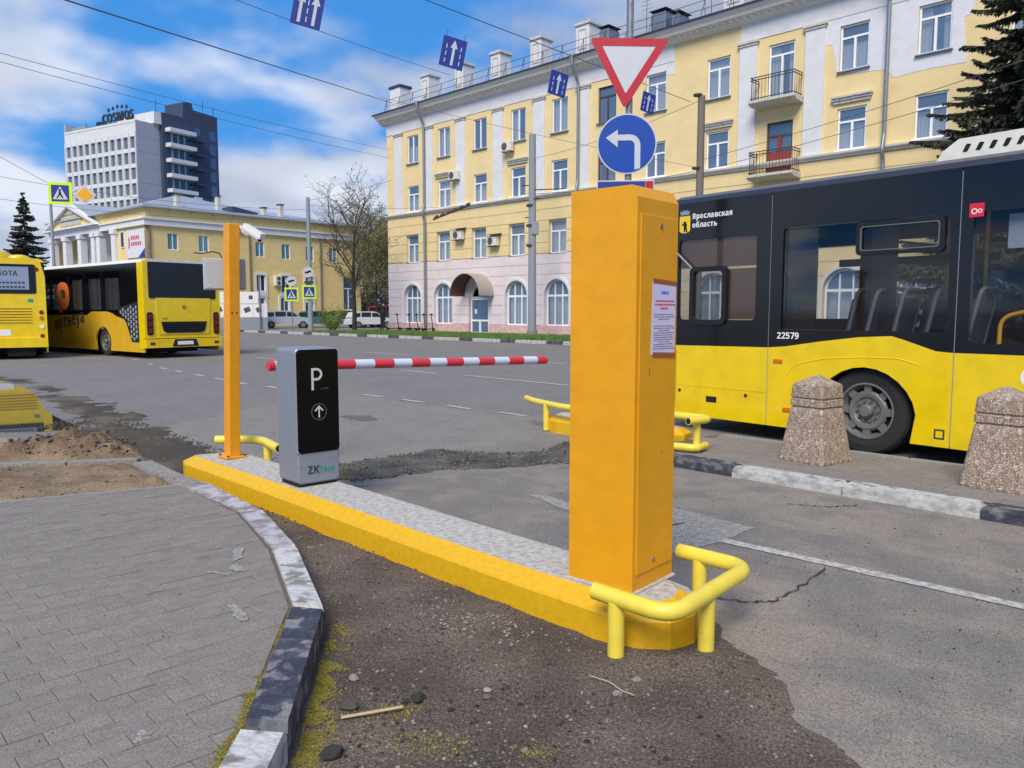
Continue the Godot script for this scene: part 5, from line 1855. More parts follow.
		if q[3] == 2:
			for sx in [-0.8, 0.8]:
				for sz in [-0.4, 0.4]:
					g.span(q[0] + hw * sx - 0.02, q[0] + hw * sx + 0.02, q[2] - 0.18, q[2] - 0.04, z + sz - 0.02, z + sz + 0.02)
			var b: float = q[2] - 0.04
			var tp := Vector3(q[0], b + 0.16, z)
			var cs := [Vector3(q[0] - hw - 0.1, b, z - 0.6), Vector3(q[0] + hw + 0.1, b, z - 0.6), Vector3(q[0] + hw + 0.1, b, z + 0.6), Vector3(q[0] - hw - 0.1, b, z + 0.6)]
			for i in 4:
				g.tri_to(cs[i], cs[(i + 1) % 4], tp, Vector3.UP)
			g.quad_to(cs[0], cs[1], cs[2], cs[3], Vector3.DOWN)
			part(cm, "cowl", g, M.roof_metal)
		else:
			g.span(q[0] - hw - 0.09, q[0] + hw + 0.09, q[2] - 0.18, q[2] - 0.06, z - 0.58, z + 0.58, 0.01)
			g.span(q[0] - hw - 0.04, q[0] + hw + 0.04, q[2] - 0.06, q[2], z - 0.54, z + 0.54, 0.01)
			part(cm, "cap", g, M.roof_metal if q[3] == 0 else M.stucco_grey)
			g = G.new()
			g.span(q[0] - hw - 0.08, q[0] + hw + 0.08, 15.6, 15.95, z - 0.58, z + 0.58)
			part(cm, "flashing", g, M.zinc)
			if q[3] == 1:
				g = G.new()
				var po := rect2(q[0] - hw * 0.6, q[0] + hw * 0.6, 16.3, q[2] - 0.4)
				var pn := rect2(q[0] - hw * 0.6 + 0.06, q[0] + hw * 0.6 - 0.06, 16.36, q[2] - 0.46)
				ring(g, po, pn, z + 0.5, z + 0.53)
				part(cm, "panel_moulding", g, M.stucco_grey)
	var rl := G.new()
	for yy in [16.3, 16.7]:
		rl.cyl(Vector3(L, yy, 0.1), Vector3(R, yy, 0.1), 0.016, 0.016, 5)
	part(root, "roof_railing", rl, M.iron)
	for i in 36:
		var x := L + 0.2 + i * 1.55
		var g := G.new()
		g.cyl(Vector3(x - 0.14, 15.75, 0.3), Vector3(x, 16.72, 0.1), 0.016, 0.016, 5)
		g.cyl(Vector3(x + 0.14, 15.75, 0.3), Vector3(x, 16.72, 0.1), 0.016, 0.016, 5)
		part(root, "railing_stay", g, M.iron)
	roof.set_meta("label", "dark metal roof with chimneys")
	# television aerials
	for q in [[-3.2, 18.2], [9.0, 18.6], [13.0, 18.4], [16.0, 18.3]]:
		var g := G.new()
		g.cyl(Vector3(q[0], 16.0, -1.4), Vector3(q[0], q[1], -1.4), 0.018, 0.014, 5)
		for k in 4:
			g.cyl(Vector3(q[0] - 0.35, q[1] - 0.1 - k * 0.22, -1.4), Vector3(q[0] + 0.35, q[1] - 0.1 - k * 0.22, -1.4), 0.01, 0.01, 4)
		part(root, "aerial", g, M.iron)
	# air conditioners hung on the wall
	var labels := [["white air conditioner under the fourth window of the top floor", -0.12, 11.3, false], ["white air conditioner beside the second window below the top floor", -5.15, 10.15, false], ["air conditioner under a rusty hood right of the second window above the arches", -4.78, 6.2, true], ["air conditioner under a rusty hood above the entrance canopy's right side", -1.42, 5.6, true]]
	var first: Node3D
	for q in labels:
		var at := root.transform * Vector3(q[1], q[2], 0.045)
		var ac := thing("air_conditioner", q[0], "air conditioner", at, deg_to_rad(-45.1), "air conditioners on the cream house")
		var g := G.new()
		g.box(Vector3(0, 0.3, 0.25), Vector3(0.82, 0.58, 0.32), Basis(), 0.02)
		part(ac, "casing", g, M.ac_white)
		g = G.new()
		g.cyl(Vector3(-0.12, 0.3, 0.41), Vector3(-0.12, 0.3, 0.422), 0.23, 0.23, 20)
		part(ac, "fan_grille", g, M.ac_dark)
		for sx in [-0.3, 0.3]:
			g = G.new()
			g.span(sx - 0.02, sx + 0.02, -0.04, 0.0, 0.0, 0.42)
			part(ac, "bracket", g, M.iron)
		if q[3]:
			g = G.new()
			g.ext(V2([0.0, 0.78, 0.55, 0.68, 0.55, 0.70, 0.0, 0.8]), -0.55, 0.55, Transform3D(Basis(Vector3(0, 0, 1), Vector3(0, 1, 0), Vector3(1, 0, 0)), Vector3.ZERO))
			part(ac, "hood", g, M.rusty)

func balcony(root: Node3D, x: float, y: float) -> void:
	var g := G.new()
	g.ext(V2([0.0, y - 0.16, 0.75, y - 0.1, 0.95, y, 0.95, y + 0.12, 0.0, y + 0.12]), x - 1.12, x + 1.12, Transform3D(Basis(Vector3(0, 0, 1), Vector3(0, 1, 0), Vector3(1, 0, 0)), Vector3.ZERO))
	var b := part(root, "balcony", g, M.stucco_grey)
	var top := y + 1.15
	var path := [Vector3(x - 1.05, 0, 0.05), Vector3(x - 1.05, 0, 0.88), Vector3(x + 1.05, 0, 0.88), Vector3(x + 1.05, 0, 0.05)]
	for yy in [y + 0.2, top - 0.12, top]:
		var r := G.new()
		for i in 3:
			r.cyl(path[i] + Vector3(0, yy, 0), path[i + 1] + Vector3(0, yy, 0), 0.022, 0.022, 6)
		part(b, "rail", r, M.iron)
	for i in 3:
		var n: int = [4, 13, 4][i]
		for k in n:
			var p: Vector3 = path[i].lerp(path[i + 1], (k + 0.5) / n)
			var r := G.new()
			r.cyl(p + Vector3(0, y + 0.1, 0), p + Vector3(0, top, 0), 0.012, 0.012, 5)
			part(b, "baluster", r, M.iron)

func arch_window(w: float, h: float) -> Array:
	var g := G.new()
	var r := w / 2
	var sp := h - r
	ring(g, arch2(-r, r, 0, h, 16), arch2(-r + 0.09, r - 0.09, 0.09, h - 0.09, 16), -0.05, 0.05)
	g.span(-r + 0.09, r - 0.09, sp - 0.06, sp + 0.06, -0.045, 0.045)
	for x in [-0.30, 0.30]:
		g.span(x - 0.04, x + 0.04, 0.09, sp - 0.06, -0.04, 0.045)
		g.span(x - 0.035, x + 0.035, sp + 0.06, sp + 0.78, -0.04, 0.045)
	var pm := []
	for s in [[-r + 0.09, -0.34], [-0.26, 0.26], [0.34, r - 0.09]]:
		var q := G.new()
		q.quad_to(Vector3(s[0], 0.09, 0.012), Vector3(s[1], 0.09, 0.012), Vector3(s[1], sp - 0.06, 0.012), Vector3(s[0], sp - 0.06, 0.012), Vector3(0, 0, 1))
		pm.append(q.mesh())
		q = G.new()
		for p in Geometry2D.intersect_polygons(rect2(s[0], s[1], sp + 0.06, h), arch2(-r + 0.09, r - 0.09, 0.09, h - 0.09, 16)):
			var ix := Geometry2D.triangulate_polygon(p)
			for i in range(0, ix.size(), 3):
				q.tri_to(Vector3(p[ix[i]].x, p[ix[i]].y, 0.012), Vector3(p[ix[i + 1]].x, p[ix[i + 1]].y, 0.012), Vector3(p[ix[i + 2]].x, p[ix[i + 2]].y, 0.012), Vector3(0, 0, 1))
		pm.append(q.mesh())
	return [g.mesh(), pm]

# ---- theatre and hotel across the street -----------------------------------------
func make_theatre() -> void:
	# local x runs along the side wall away to the right, z looks towards the street, the portico faces -x
	var root := thing("theatre", "yellow classical theatre with columned portico and grey metal roof", "building", Vector3(-33, 0, -72), deg_to_rad(48.7))
	var D := 23.0
	var W := 24.0
	var side := []
	var wu := [[2.45, 7.15, 8.65], [5.45, 7.1, 8.65], [8.45, 7.05, 8.6], [11.4, 6.95, 8.45], [14.4, 6.85, 8.4], [17.3, 6.8, 8.35], [20.3, 6.8, 8.35]]
	var wl := [[2.45, 3.5, 5.15], [5.45, 3.5, 5.15], [8.45, 3.5, 5.15], [11.4, 3.5, 5.15], [14.3, 3.45, 5.15], [17.2, 3.0, 5.1], [14.1, 1.1, 2.85], [8.45, 1.1, 2.85], [11.3, 1.1, 2.85], [17.1, 1.1, 2.7]]
	for q in wu + wl:
		side.append(rect2(q[0] - 0.5, q[0] + 0.5, q[1], q[2]))
	side.append(rect2(21.6, 23.0, 1.6, 5.3))
	var ed := [0.0, 2.0, 4.2, 7.8, 9.25]
	for k in 4:
		var g := G.new()
		for p in cut([rect2(0, W, ed[k], ed[k + 1])], side):
			g.ext(p, -0.3, 0.0)
		part(root, "side_wall", g, M.theatre)
	var at := G.new()
	at.span(-0.01, W - 0.3, 9.9, 10.85, -D + 0.3, 0.01)
	part(root, "attic", at, M.theatre)
	for q in wu:
		put_window(root, window_mesh(1.0, q[2] - q[1], 0.0, 2, 0.06), M.frame_white, M.teal_glass, Vector3(q[0], q[1], -0.12), 1.0, q[2] - q[1], 0, false)
	for q in wl:
		var o := put_window(root, window_mesh(1.0, q[2] - q[1], 0.0, 2, 0.06), M.frame_white, M.glass_dark, Vector3(q[0], q[1], -0.12), 1.0, q[2] - q[1], 0, false)
		var g := G.new()
		var h: float = q[2] - q[1]
		ring(g, rect2(-0.72, 0.72, -0.6 if q[1] > 2.9 else -0.1, h + 0.22), rect2(-0.5, 0.5, 0, h), 0.1, 0.2)
		part(o, "surround", g, M.theatre_white)
	put_window(root, window_mesh(1.4, 3.7, 2.4, 2, 0.08), M.frame_white, M.glass_dark, Vector3(22.3, 1.6, -0.12), 1.4, 3.7, 0, false)
	# front wall behind the columns
	var fr := Transform3D(Basis(Vector3(0, 0, 1), Vector3(0, 1, 0), Vector3(-1, 0, 0)), Vector3.ZERO)
	var fg := G.new()
	fg.ext(rect2(-6.2, 0.0, 0, 9.25), -0.3, 0.0, fr)
	part(root, "front_wall", fg, M.theatre)
	fg = G.new()
	fg.ext(rect2(-D, -6.2, 0, 9.25), -2.6, -2.3, fr)
	part(root, "portico_wall", fg, M.theatre_white)
	fg = G.new()
	fg.span(23.7, 24.0, 0, 10.5, -D, -0.31)
	fg.span(0.3, 23.7, 0, 10.5, -D, -D + 0.3)
	part(root, "rear_wall", fg, M.theatre)
	for q in [[-8.0, 2.4], [-12.6, 2.0], [-16.6, 2.0], [-20.2, 2.0]]:
		var g := G.new()
		g.ext(rect2(q[0] - q[1] / 2, q[0] + q[1] / 2, 1.0, 8.2), -2.3, -2.28, fr)
		part(root, "portico_door", g, M.stucco_grey)
	for z in [-6.4, -9.9, -11.2, -14.6, -18.6, -22.4]:
		var g := G.new()
		g.span(-0.35, 0.35, 0.0, 9.2, z - 0.4, z + 0.4, 0.03)
		g.span(-0.45, 0.45, 8.8, 9.2, z - 0.5, z + 0.5, 0.02)
		part(root, "column", g, M.theatre_white)
	var wf := put_window(root, window_mesh(0.8, 1.5, 0.0, 1, 0.06), M.frame_white, M.glass_dark, Vector3(-0.03, 7.45, -4.9), 0.8, 1.5, 0, false)
	wf.rotation.y = -PI / 2
	# entablature, side cornice
	var e := G.new()
	e.span(-0.25, W, 9.25, 9.8, -D, 0.25)
	part(root, "entablature", e, M.theatre_white)
	e = G.new()
	e.span(-0.38, W + 0.3, 9.8, 9.92, -D, 0.38)
	part(root, "cornice", e, M.theatre_white)
	# pediment over the portico
	var pd := G.new()
	pd.ext(V2([-23.2, 9.95, -10.0, 9.95, -16.6, 12.2]), 0.0, 0.3, fr)
	var ped := part(root, "pediment", pd, M.theatre)
	pd = G.new()
	ring(pd, V2([-23.9, 9.93, -9.3, 9.93, -16.6, 12.65]), V2([-23.0, 10.1, -10.2, 10.1, -16.6, 12.15]), 0.2, 0.7, fr)
	part(ped, "raking_cornice", pd, M.theatre_white)
	pd = G.new()
	for k in 3:
		for i in 9 - 2 * k:
			pd.ext(rect2(-16.6 + (i - (8 - 2 * k) / 2.0) * 0.62 - 0.26, -16.6 + (i - (8 - 2 * k) / 2.0) * 0.62 + 0.26, 10.35 + k * 0.55, 10.72 + k * 0.55), 0.3, 0.42, fr)
	var pr := part(ped, "relief", pd, M.stucco_grey)
	pr.set_meta("kind", "stuff")
	# hipped roof
	var r := G.new()
	var b := 10.95
	var c := [Vector3(-0.5, b, 0.5), Vector3(W + 0.5, b, 0.5), Vector3(W + 0.5, b, -D - 0.5), Vector3(-0.5, b, -D - 0.5)]
	var r0 := Vector3(7.0, 13.4, -8.0)
	var r1 := Vector3(15.0, 13.4, -12.0)
	r.quad_to(c[0], c[1], r1, r0, Vector3(0, 1, 1))
	r.tri_to(c[1], c[2], r1, Vector3(1, 1, 0))
	r.quad_to(c[2], c[3], r0, r1, Vector3(0, 1, -1))
	r.tri_to(c[3], c[0], r0, Vector3(-1, 1, 0))
	r.quad_to(c[0] - Vector3(0, 0.12, 0), c[1] - Vector3(0, 0.12, 0), c[1], c[0], Vector3(0, 0, 1))
	r.quad_to(c[3] - Vector3(0, 0.12, 0), c[0] - Vector3(0, 0.12, 0), c[0], c[3], Vector3(-1, 0, 0))
	r.quad_to(c[0] - Vector3(0, 0.12, 0), c[1] - Vector3(0, 0.12, 0), c[2] - Vector3(0, 0.12, 0), c[3] - Vector3(0, 0.12, 0), Vector3.DOWN)
	var roof := part(root, "roof", r, M.theatre_roof)
	r = G.new()
	r.quad_to(Vector3(-0.2, 9.94, -9.4), Vector3(6.0, 12.6, -16.6), Vector3(-0.7, 12.62, -16.6), Vector3(-0.7, 9.94, -9.4), Vector3(0, 1, 1))
	part(roof, "pediment_roof", r, M.theatre_roof)
	for q in [[4.3, 12.6, -2.6, 0.5], [8.9, 13.0, -3.5, 0.3], [15.4, 12.7, -2.4, 0.4], [13.4, 12.2, -2.4, 0.35]]:
		var g := G.new()
		g.span(q[0] - q[3] / 2, q[0] + q[3] / 2, 11.0, q[1], q[2] - 0.3, q[2] + 0.3)
		var ch := part(roof, "chimney", g, M.stucco_grey)
		g = G.new()
		g.span(q[0] - q[3] / 2 - 0.08, q[0] + q[3] / 2 + 0.08, q[1], q[1] + 0.1, q[2] - 0.38, q[2] + 0.38)
		part(ch, "cap", g, M.roof_metal)
	var dm := G.new()
	dm.ext(V2([9.3, 11.0, 12.0, 11.0, 12.0, 11.5, 9.2, 11.9]), -3.2, -1.2)
	part(roof, "dormer", dm, M.roof_metal)
	var sr := G.new()
	sr.cyl(Vector3(-0.3, 11.1, 0.2), Vector3(W, 11.1, 0.2), 0.03, 0.03, 4)
	part(roof, "snow_rail", sr, M.zinc)
	for i in 12:
		var g := G.new()
		g.cyl(Vector3(i * 2.1, 10.5, 0.2), Vector3(i * 2.1, 11.12, 0.2), 0.03, 0.03, 4)
		part(roof, "rail_post", g, M.zinc)
	# downpipes
	for x in [0.25, 10.2, 18.6]:
		var g := G.new()
		g.cyl(Vector3(x, 0.3, 0.12), Vector3(x, 9.2, 0.12), 0.08, 0.08, 6)
		part(root, "downpipe", g, M.pole_brown)
	# pointed lamp bracket at the far corner
	var lb := G.new()
	lb.span(23.9, 25.3, 9.8, 10.0, -0.1, 0.1)
	lb.span(24.5, 25.2, 9.3, 9.8, -0.25, 0.25)
	part(root, "corner_bracket", lb, M.stucco_grey)
	# banner hung beside the portico
	var bn := thing("theatre_banner", "white banner with pink lettering hung on the theatre front", "banner", root.transform * Vector3(-0.06, 0, 0), deg_to_rad(48.7))
	var bg := G.new()
	bg.ext(rect2(-3.9, -0.1, 6.4, 8.95), 0.0, 0.05, fr)
	part(bn, "cloth", bg, M.plaster_new)
	bg = G.new()
	for q in [[-2.9, -1.3, 8.05, 8.4], [-2.9, -0.9, 7.5, 7.85]]:
		var x: float = q[0]
		while x < q[1]:
			bg.ext(rect2(x, x + 0.24, q[2], q[3]), 0.05, 0.06, fr)
			x += 0.36
	part(bn, "pink_lettering", bg, M.banner_red).set_meta("kind", "stuff")
	bg = G.new()
	bg.ext(V2([-1.5, 6.4, -0.1, 6.4, -0.1, 7.2]), 0.05, 0.06, fr)
	part(bn, "corner_flash", bg, M.sign_navy)
	bg = G.new()
	bg.ext(rect2(-3.45, -3.2, 7.3, 8.3), 0.05, 0.06, fr)
	part(bn, "emblem", bg, M.banner_red)
	var acp := root.transform * Vector3(13.2, 4.1, 0.02)
	var ac := thing("air_conditioner", "white air conditioner on the theatre's yellow side wall", "air conditioner", acp, deg_to_rad(48.7))
	var g2 := G.new()
	g2.box(Vector3(0, 0.5, 0.22), Vector3(0.75, 1.0, 0.4), Basis(), 0.03)
	part(ac, "casing", g2, M.ac_white)
	for y in [0.28, 0.74]:
		g2 = G.new()
		g2.cyl(Vector3(0, y, 0.42), Vector3(0, y, 0.44), 0.2, 0.2, 14)
		part(ac, "fan_grille", g2, M.ac_dark)

func make_hotel() -> void:
	# local x along the slate end wall to the right and away, z faces it; windowed front faces -x... its own frame below
	var root := thing("hotel_tower", "tall white and slate hotel block with a sign on its roof", "building", Vector3(-60.9, 0, -128), deg_to_rad(-29.9))
	var H := 31.2
	# windowed front: local x from -18.6 to 1.9, looking to +z
	var x0 := -17.0
	var x1 := 2.0
	var holes := []
	var rows := []
	for r in 9:
		rows.append(28.1 - r * 2.42)
	for r in rows:
		for k in 11:
			var x := x0 + 0.95 + k * 1.71
			holes.append(rect2(x - 0.6, x + 0.6, r - 0.95, r + 0.85))
	var g := G.new()
	var nb := rows.size()
	var ys := [H]
	for r in rows:
		ys.append(r - 0.05)
	ys.append(0.0)
	for i in ys.size() - 1:
		for p in cut([rect2(x0, x1, ys[i + 1], ys[i])], holes):
			g.ext(p, -0.45, 0.0)
	part(root, "window_front", g, M.hotel_white)
	var wm := window_mesh(1.2, 1.8, 0.0, 1, 0.05)
	for r in rows.slice(0, 6):
		for k in 11:
			var x := x0 + 0.95 + k * 1.71
			var w := part(root, "window", wm[0], M.pole_grey, Vector3(x, r - 0.95, -0.3))
			part(w, "pane", wm[1][0], M.hotel_glass)
	g = G.new()
	g.span(x0, x1, 0.0, H - 0.1, -6.0, -0.46)
	part(root, "core", g, M.hotel_stone)
	for k in 12:
		g = G.new()
		var x := x0 + 0.1 + k * 1.71
		g.span(x - 0.08, x + 0.08, 10.0, 29.6, 0.0, 0.12)
		part(root, "fin", g, M.hotel_white)
	g = G.new()
	g.span(x0, x1 + 0.005, H - 0.1, H + 0.25, -6.0, 0.06)
	part(root, "parapet", g, M.hotel_white)
	g = G.new()
	g.span(x0, x0 + 4.4, H + 0.25, H + 1.1, -5.0, -1.0)
	part(root, "roof_hut", g, M.pole_grey)
	g = G.new()
	g.span(x0, x0 + 0.5, H + 0.25, H + 1.5, -2.0, 0.0)
	part(root, "roof_hut", g, M.hotel_stone)
	# stone end wall panels, then the slate stair tower behind (the end wall looks to +x)
	var er := Transform3D(Basis(Vector3(0, 0, -1), Vector3(0, 1, 0), Vector3(1, 0, 0)), Vector3(x1, 0, 0))
	for k in 13:
		g = G.new()
		g.ext(rect2(0.0, 4.25, 0.2 + k * 2.4, 2.57 + k * 2.4), 0.0, 0.05, er)
		part(root, "stone_panel", g, M.hotel_stone)
	g = G.new()
	g.span(x1 - 9.0, x1 + 0.6, 0, 33.4, -15.3, -4.3)
	part(root, "slate_block", g, M.hotel_slate)
	g = G.new()
	g.span(x1 - 9.0, x1 + 0.55, 31.45, 33.3, -4.3, -3.0)
	part(root, "upper_storey", g, M.hotel_white)
	g = G.new()
	g.ext(V2([8.3, 33.4, 8.5, 35.9, 10.2, 36.1, 10.4, 35.0, 15.3, 34.8, 15.3, 33.4]), -4.0, 0.6, er)
	part(root, "stair_tower", g, M.hotel_slate)
	for k in 5:
		var y := 30.6 - k * 2.42
		g = G.new()
		g.ext(rect2(4.9, 9.9, y - 0.15, y + 0.45), 0.6, 1.9, er)
		var b := part(root, "balcony", g, M.hotel_white)
		g = G.new()
		g.ext(rect2(9.9, 12.0, y - 0.8, y - 0.45), 0.6, 1.6, er)
		part(b, "lower_slab", g, M.hotel_slate)
		g = G.new()
		g.ext(rect2(5.1, 9.7, y - 1.75, y - 0.2), 0.605, 0.62, er)
		part(b, "glazing", g, M.glass_dark)
		for xx in [5.9, 7.1, 8.3]:
			g = G.new()
			g.ext(rect2(xx, xx + 0.35, y - 1.7, y - 0.3), 0.62, 0.65, er)
			part(b, "pale_panel", g, M.pole_grey)
	for k in 7:
		g = G.new()
		g.ext(rect2(13.6, 14.8, 30.5 - k * 2.3, 32.2 - k * 2.3), 0.605, 0.62, er)
		part(root, "window", g, M.hotel_blue)
	g = G.new()
	g.ext(rect2(10.6, 11.6, 30.9, 32.2), 0.605, 0.62, er)
	part(root, "window", g, M.hotel_blue)
	for q in [[-1.0, 33.3, -6.0, 3.0], [1.8, 35.6, -13.0, 1.6], [2.0, 34.6, -15.0, 2.0], [-15.5, 32.3, -3.0, 1.2]]:
		g = G.new()
		g.cyl(Vector3(q[0], q[1], q[2]), Vector3(q[0], q[1] + q[3], q[2]), 0.07, 0.05, 5)
		part(root, "mast", g, M.iron)
	# low brick stack in front of it
	g = G.new()
	g.ext(rect2(9.2, 10.6, 17.5, 20.5), 1.0, 2.0, er)
	part(root, "vent_stack", g, M.hotel_white)
	# letters on the roof
	var sg := thing("roof_sign", "dark lettering standing on the hotel roof edge", "sign", root.transform * Vector3(0, H + 0.25, -0.4), deg_to_rad(-29.9))
	text(sg, "lettering", "COSMOS", 2.0, M.mark_dark, at3(-2.9, 1.05, 0), true, 0.25)
	text(sg, "lettering", "отель", 1.0, M.mark_dark, at3(-7.2, 0.6, 0), true, 0.2)
	for k in 5:
		g = G.new()
		var st := PackedVector2Array()
		for i in 10:
			var rr := 0.34 if i % 2 == 0 else 0.15
			st.append(Vector2(cos(TAU * i / 10 + PI / 2), sin(TAU * i / 10 + PI / 2)) * rr + Vector2(-5.2 + k * 1.15, 2.35 + 0.3 * (1 - absf(k - 2) / 2)))
		g.ext(st, -0.1, 0.1)
		part(sg, "star", g, M.mark_dark)
	g = G.new()
	g.span(-8.6, -0.4, -0.01, 0.12, -0.1, 0.1)
	part(sg, "base_rail", g, M.iron)
	g = G.new()
	g.box(Vector3(0.2, 0.55, 0), Vector3(1.8, 0.5, 0.2))
	part(sg, "small_board", g, M.mark_dark)

# ---- buses ------------------------------------------------------------------------
# local x runs from the front to the rear, z points out of the left-hand side, the road is y = 0
func strips(poly: PackedVector2Array, holes: Array) -> Array:
	# cuts holes out of an outline after slicing it through the middle of every hole
	var xs := [-100.0]
	for h in holes:
		var lo := 1e9
		var hi := -1e9
		for p in h:
			lo = minf(lo, p.x)
			hi = maxf(hi, p.x)
		xs.append((lo + hi) / 2)
	xs.append(100.0)
	xs.sort()
	var r := []
	for i in xs.size() - 1:
		for p in Geometry2D.intersect_polygons(poly, rect2(xs[i], xs[i + 1], -100, 100)):
			r += cut([p], holes)
	return r

func disc2(c: Vector2, r: float, k := 24) -> PackedVector2Array:
	var p := PackedVector2Array()
	for i in k:
		p.append(c + Vector2(cos(TAU * i / k), sin(TAU * i / k)) * r)
	return p

func bus_wheel(root: Node3D, x: float, z: float, r: float) -> void:
	# wheel whose outer face looks to the side of the sign of z
	var s := 1.0 if z > -1.0 else -1.0
	var t := Transform3D(Basis(Vector3(1, 0, 0), Vector3(0, 0, s), Vector3(0, -s, 0)), Vector3(x, r, z))
	var g := G.new()
	g.lathe([Vector2(r * 0.6, -0.28), Vector2(r * 0.93, -0.28), Vector2(r, -0.24), Vector2(r, -0.05), Vector2(r * 0.95, -0.015), Vector2(r * 0.80, 0.0), Vector2(r * 0.645, -0.012), Vector2(r * 0.635, -0.04)], 40, t)
	var w := part(root, "wheel", g, M.rubber)
	g = G.new()
	g.lathe([Vector2(r * 0.64, -0.05), Vector2(r * 0.655, -0.002), Vector2(r * 0.62, 0.0), Vector2(r * 0.58, -0.05), Vector2(r * 0.52, -0.10), Vector2(r * 0.50, -0.12)], 36, t)
	part(w, "rim_edge", g, M.rim)
	g = G.new()
	g.lathe([Vector2(r * 0.47, -0.055), Vector2(r * 0.42, -0.03), Vector2(r * 0.33, -0.035), Vector2(r * 0.28, -0.06), Vector2(r * 0.16, -0.06), Vector2(r * 0.15, 0.0), Vector2(r * 0.12, 0.02), Vector2(0.0, 0.022)], 30, t)
	part(w, "rim_disc", g, M.rim)
	g = G.new()
	g.lathe([Vector2(r * 0.60, -0.09), Vector2(0.0, -0.09)], 24, t)
	part(w, "rim_well", g, M.dark)
	for k in 8:
		g = G.new()
		var a := TAU * k / 8
		var c := Vector2(cos(a), sin(a))
		var q := PackedVector2Array()
		for e in [[0.45, -0.20], [0.60, -0.13], [0.60, 0.13], [0.45, 0.20]]:
			q.append(Vector2(cos(a + e[1]), sin(a + e[1])) * r * e[0])
		g.ext(q, -0.075, -0.035, t * Transform3D(Basis(Vector3(1, 0, 0), Vector3(0, 0, -1), Vector3(0, 1, 0)), Vector3.ZERO))
		part(w, "spoke", g, M.rim)
	for k in 10:
		g = G.new()
		var a := TAU * k / 10
		var c := Vector3(cos(a) * r * 0.24, 0, sin(a) * r * 0.24)
		g.cyl(t * (c + Vector3(0, -0.062, 0)), t * (c + Vector3(0, -0.03, 0)), 0.016, 0.014, 6)
		part(w, "wheel_nut", g, M.screw)

func bus_seat(root: Node3D, x: float, y: float, z: float) -> void:
	var g := G.new()
	g.box(Vector3(x - 0.22, y, z), Vector3(0.42, 0.09, 0.42), Basis(), 0.03)
	g.box(Vector3(x + 0.05, y + 0.36, z), Vector3(0.07, 0.66, 0.42), Basis(Vector3(0, 0, 1), -0.2), 0.03)
	g.box(Vector3(x - 0.2, y - 0.22, z), Vector3(0.2, 0.36, 0.12))
	var s := part(root, "seat", g, M.seat_blue)
	g = G.new()
	g.tube(bend([Vector3(x + 0.02, y + 0.1, z - 0.22), Vector3(x + 0.16, y + 0.78, z - 0.2), Vector3(x + 0.16, y + 0.78, z + 0.2), Vector3(x + 0.02, y + 0.1, z + 0.22)], 0.1), 0.022, 7)
	part(s, "seat_handle", g, M.seat_grey)

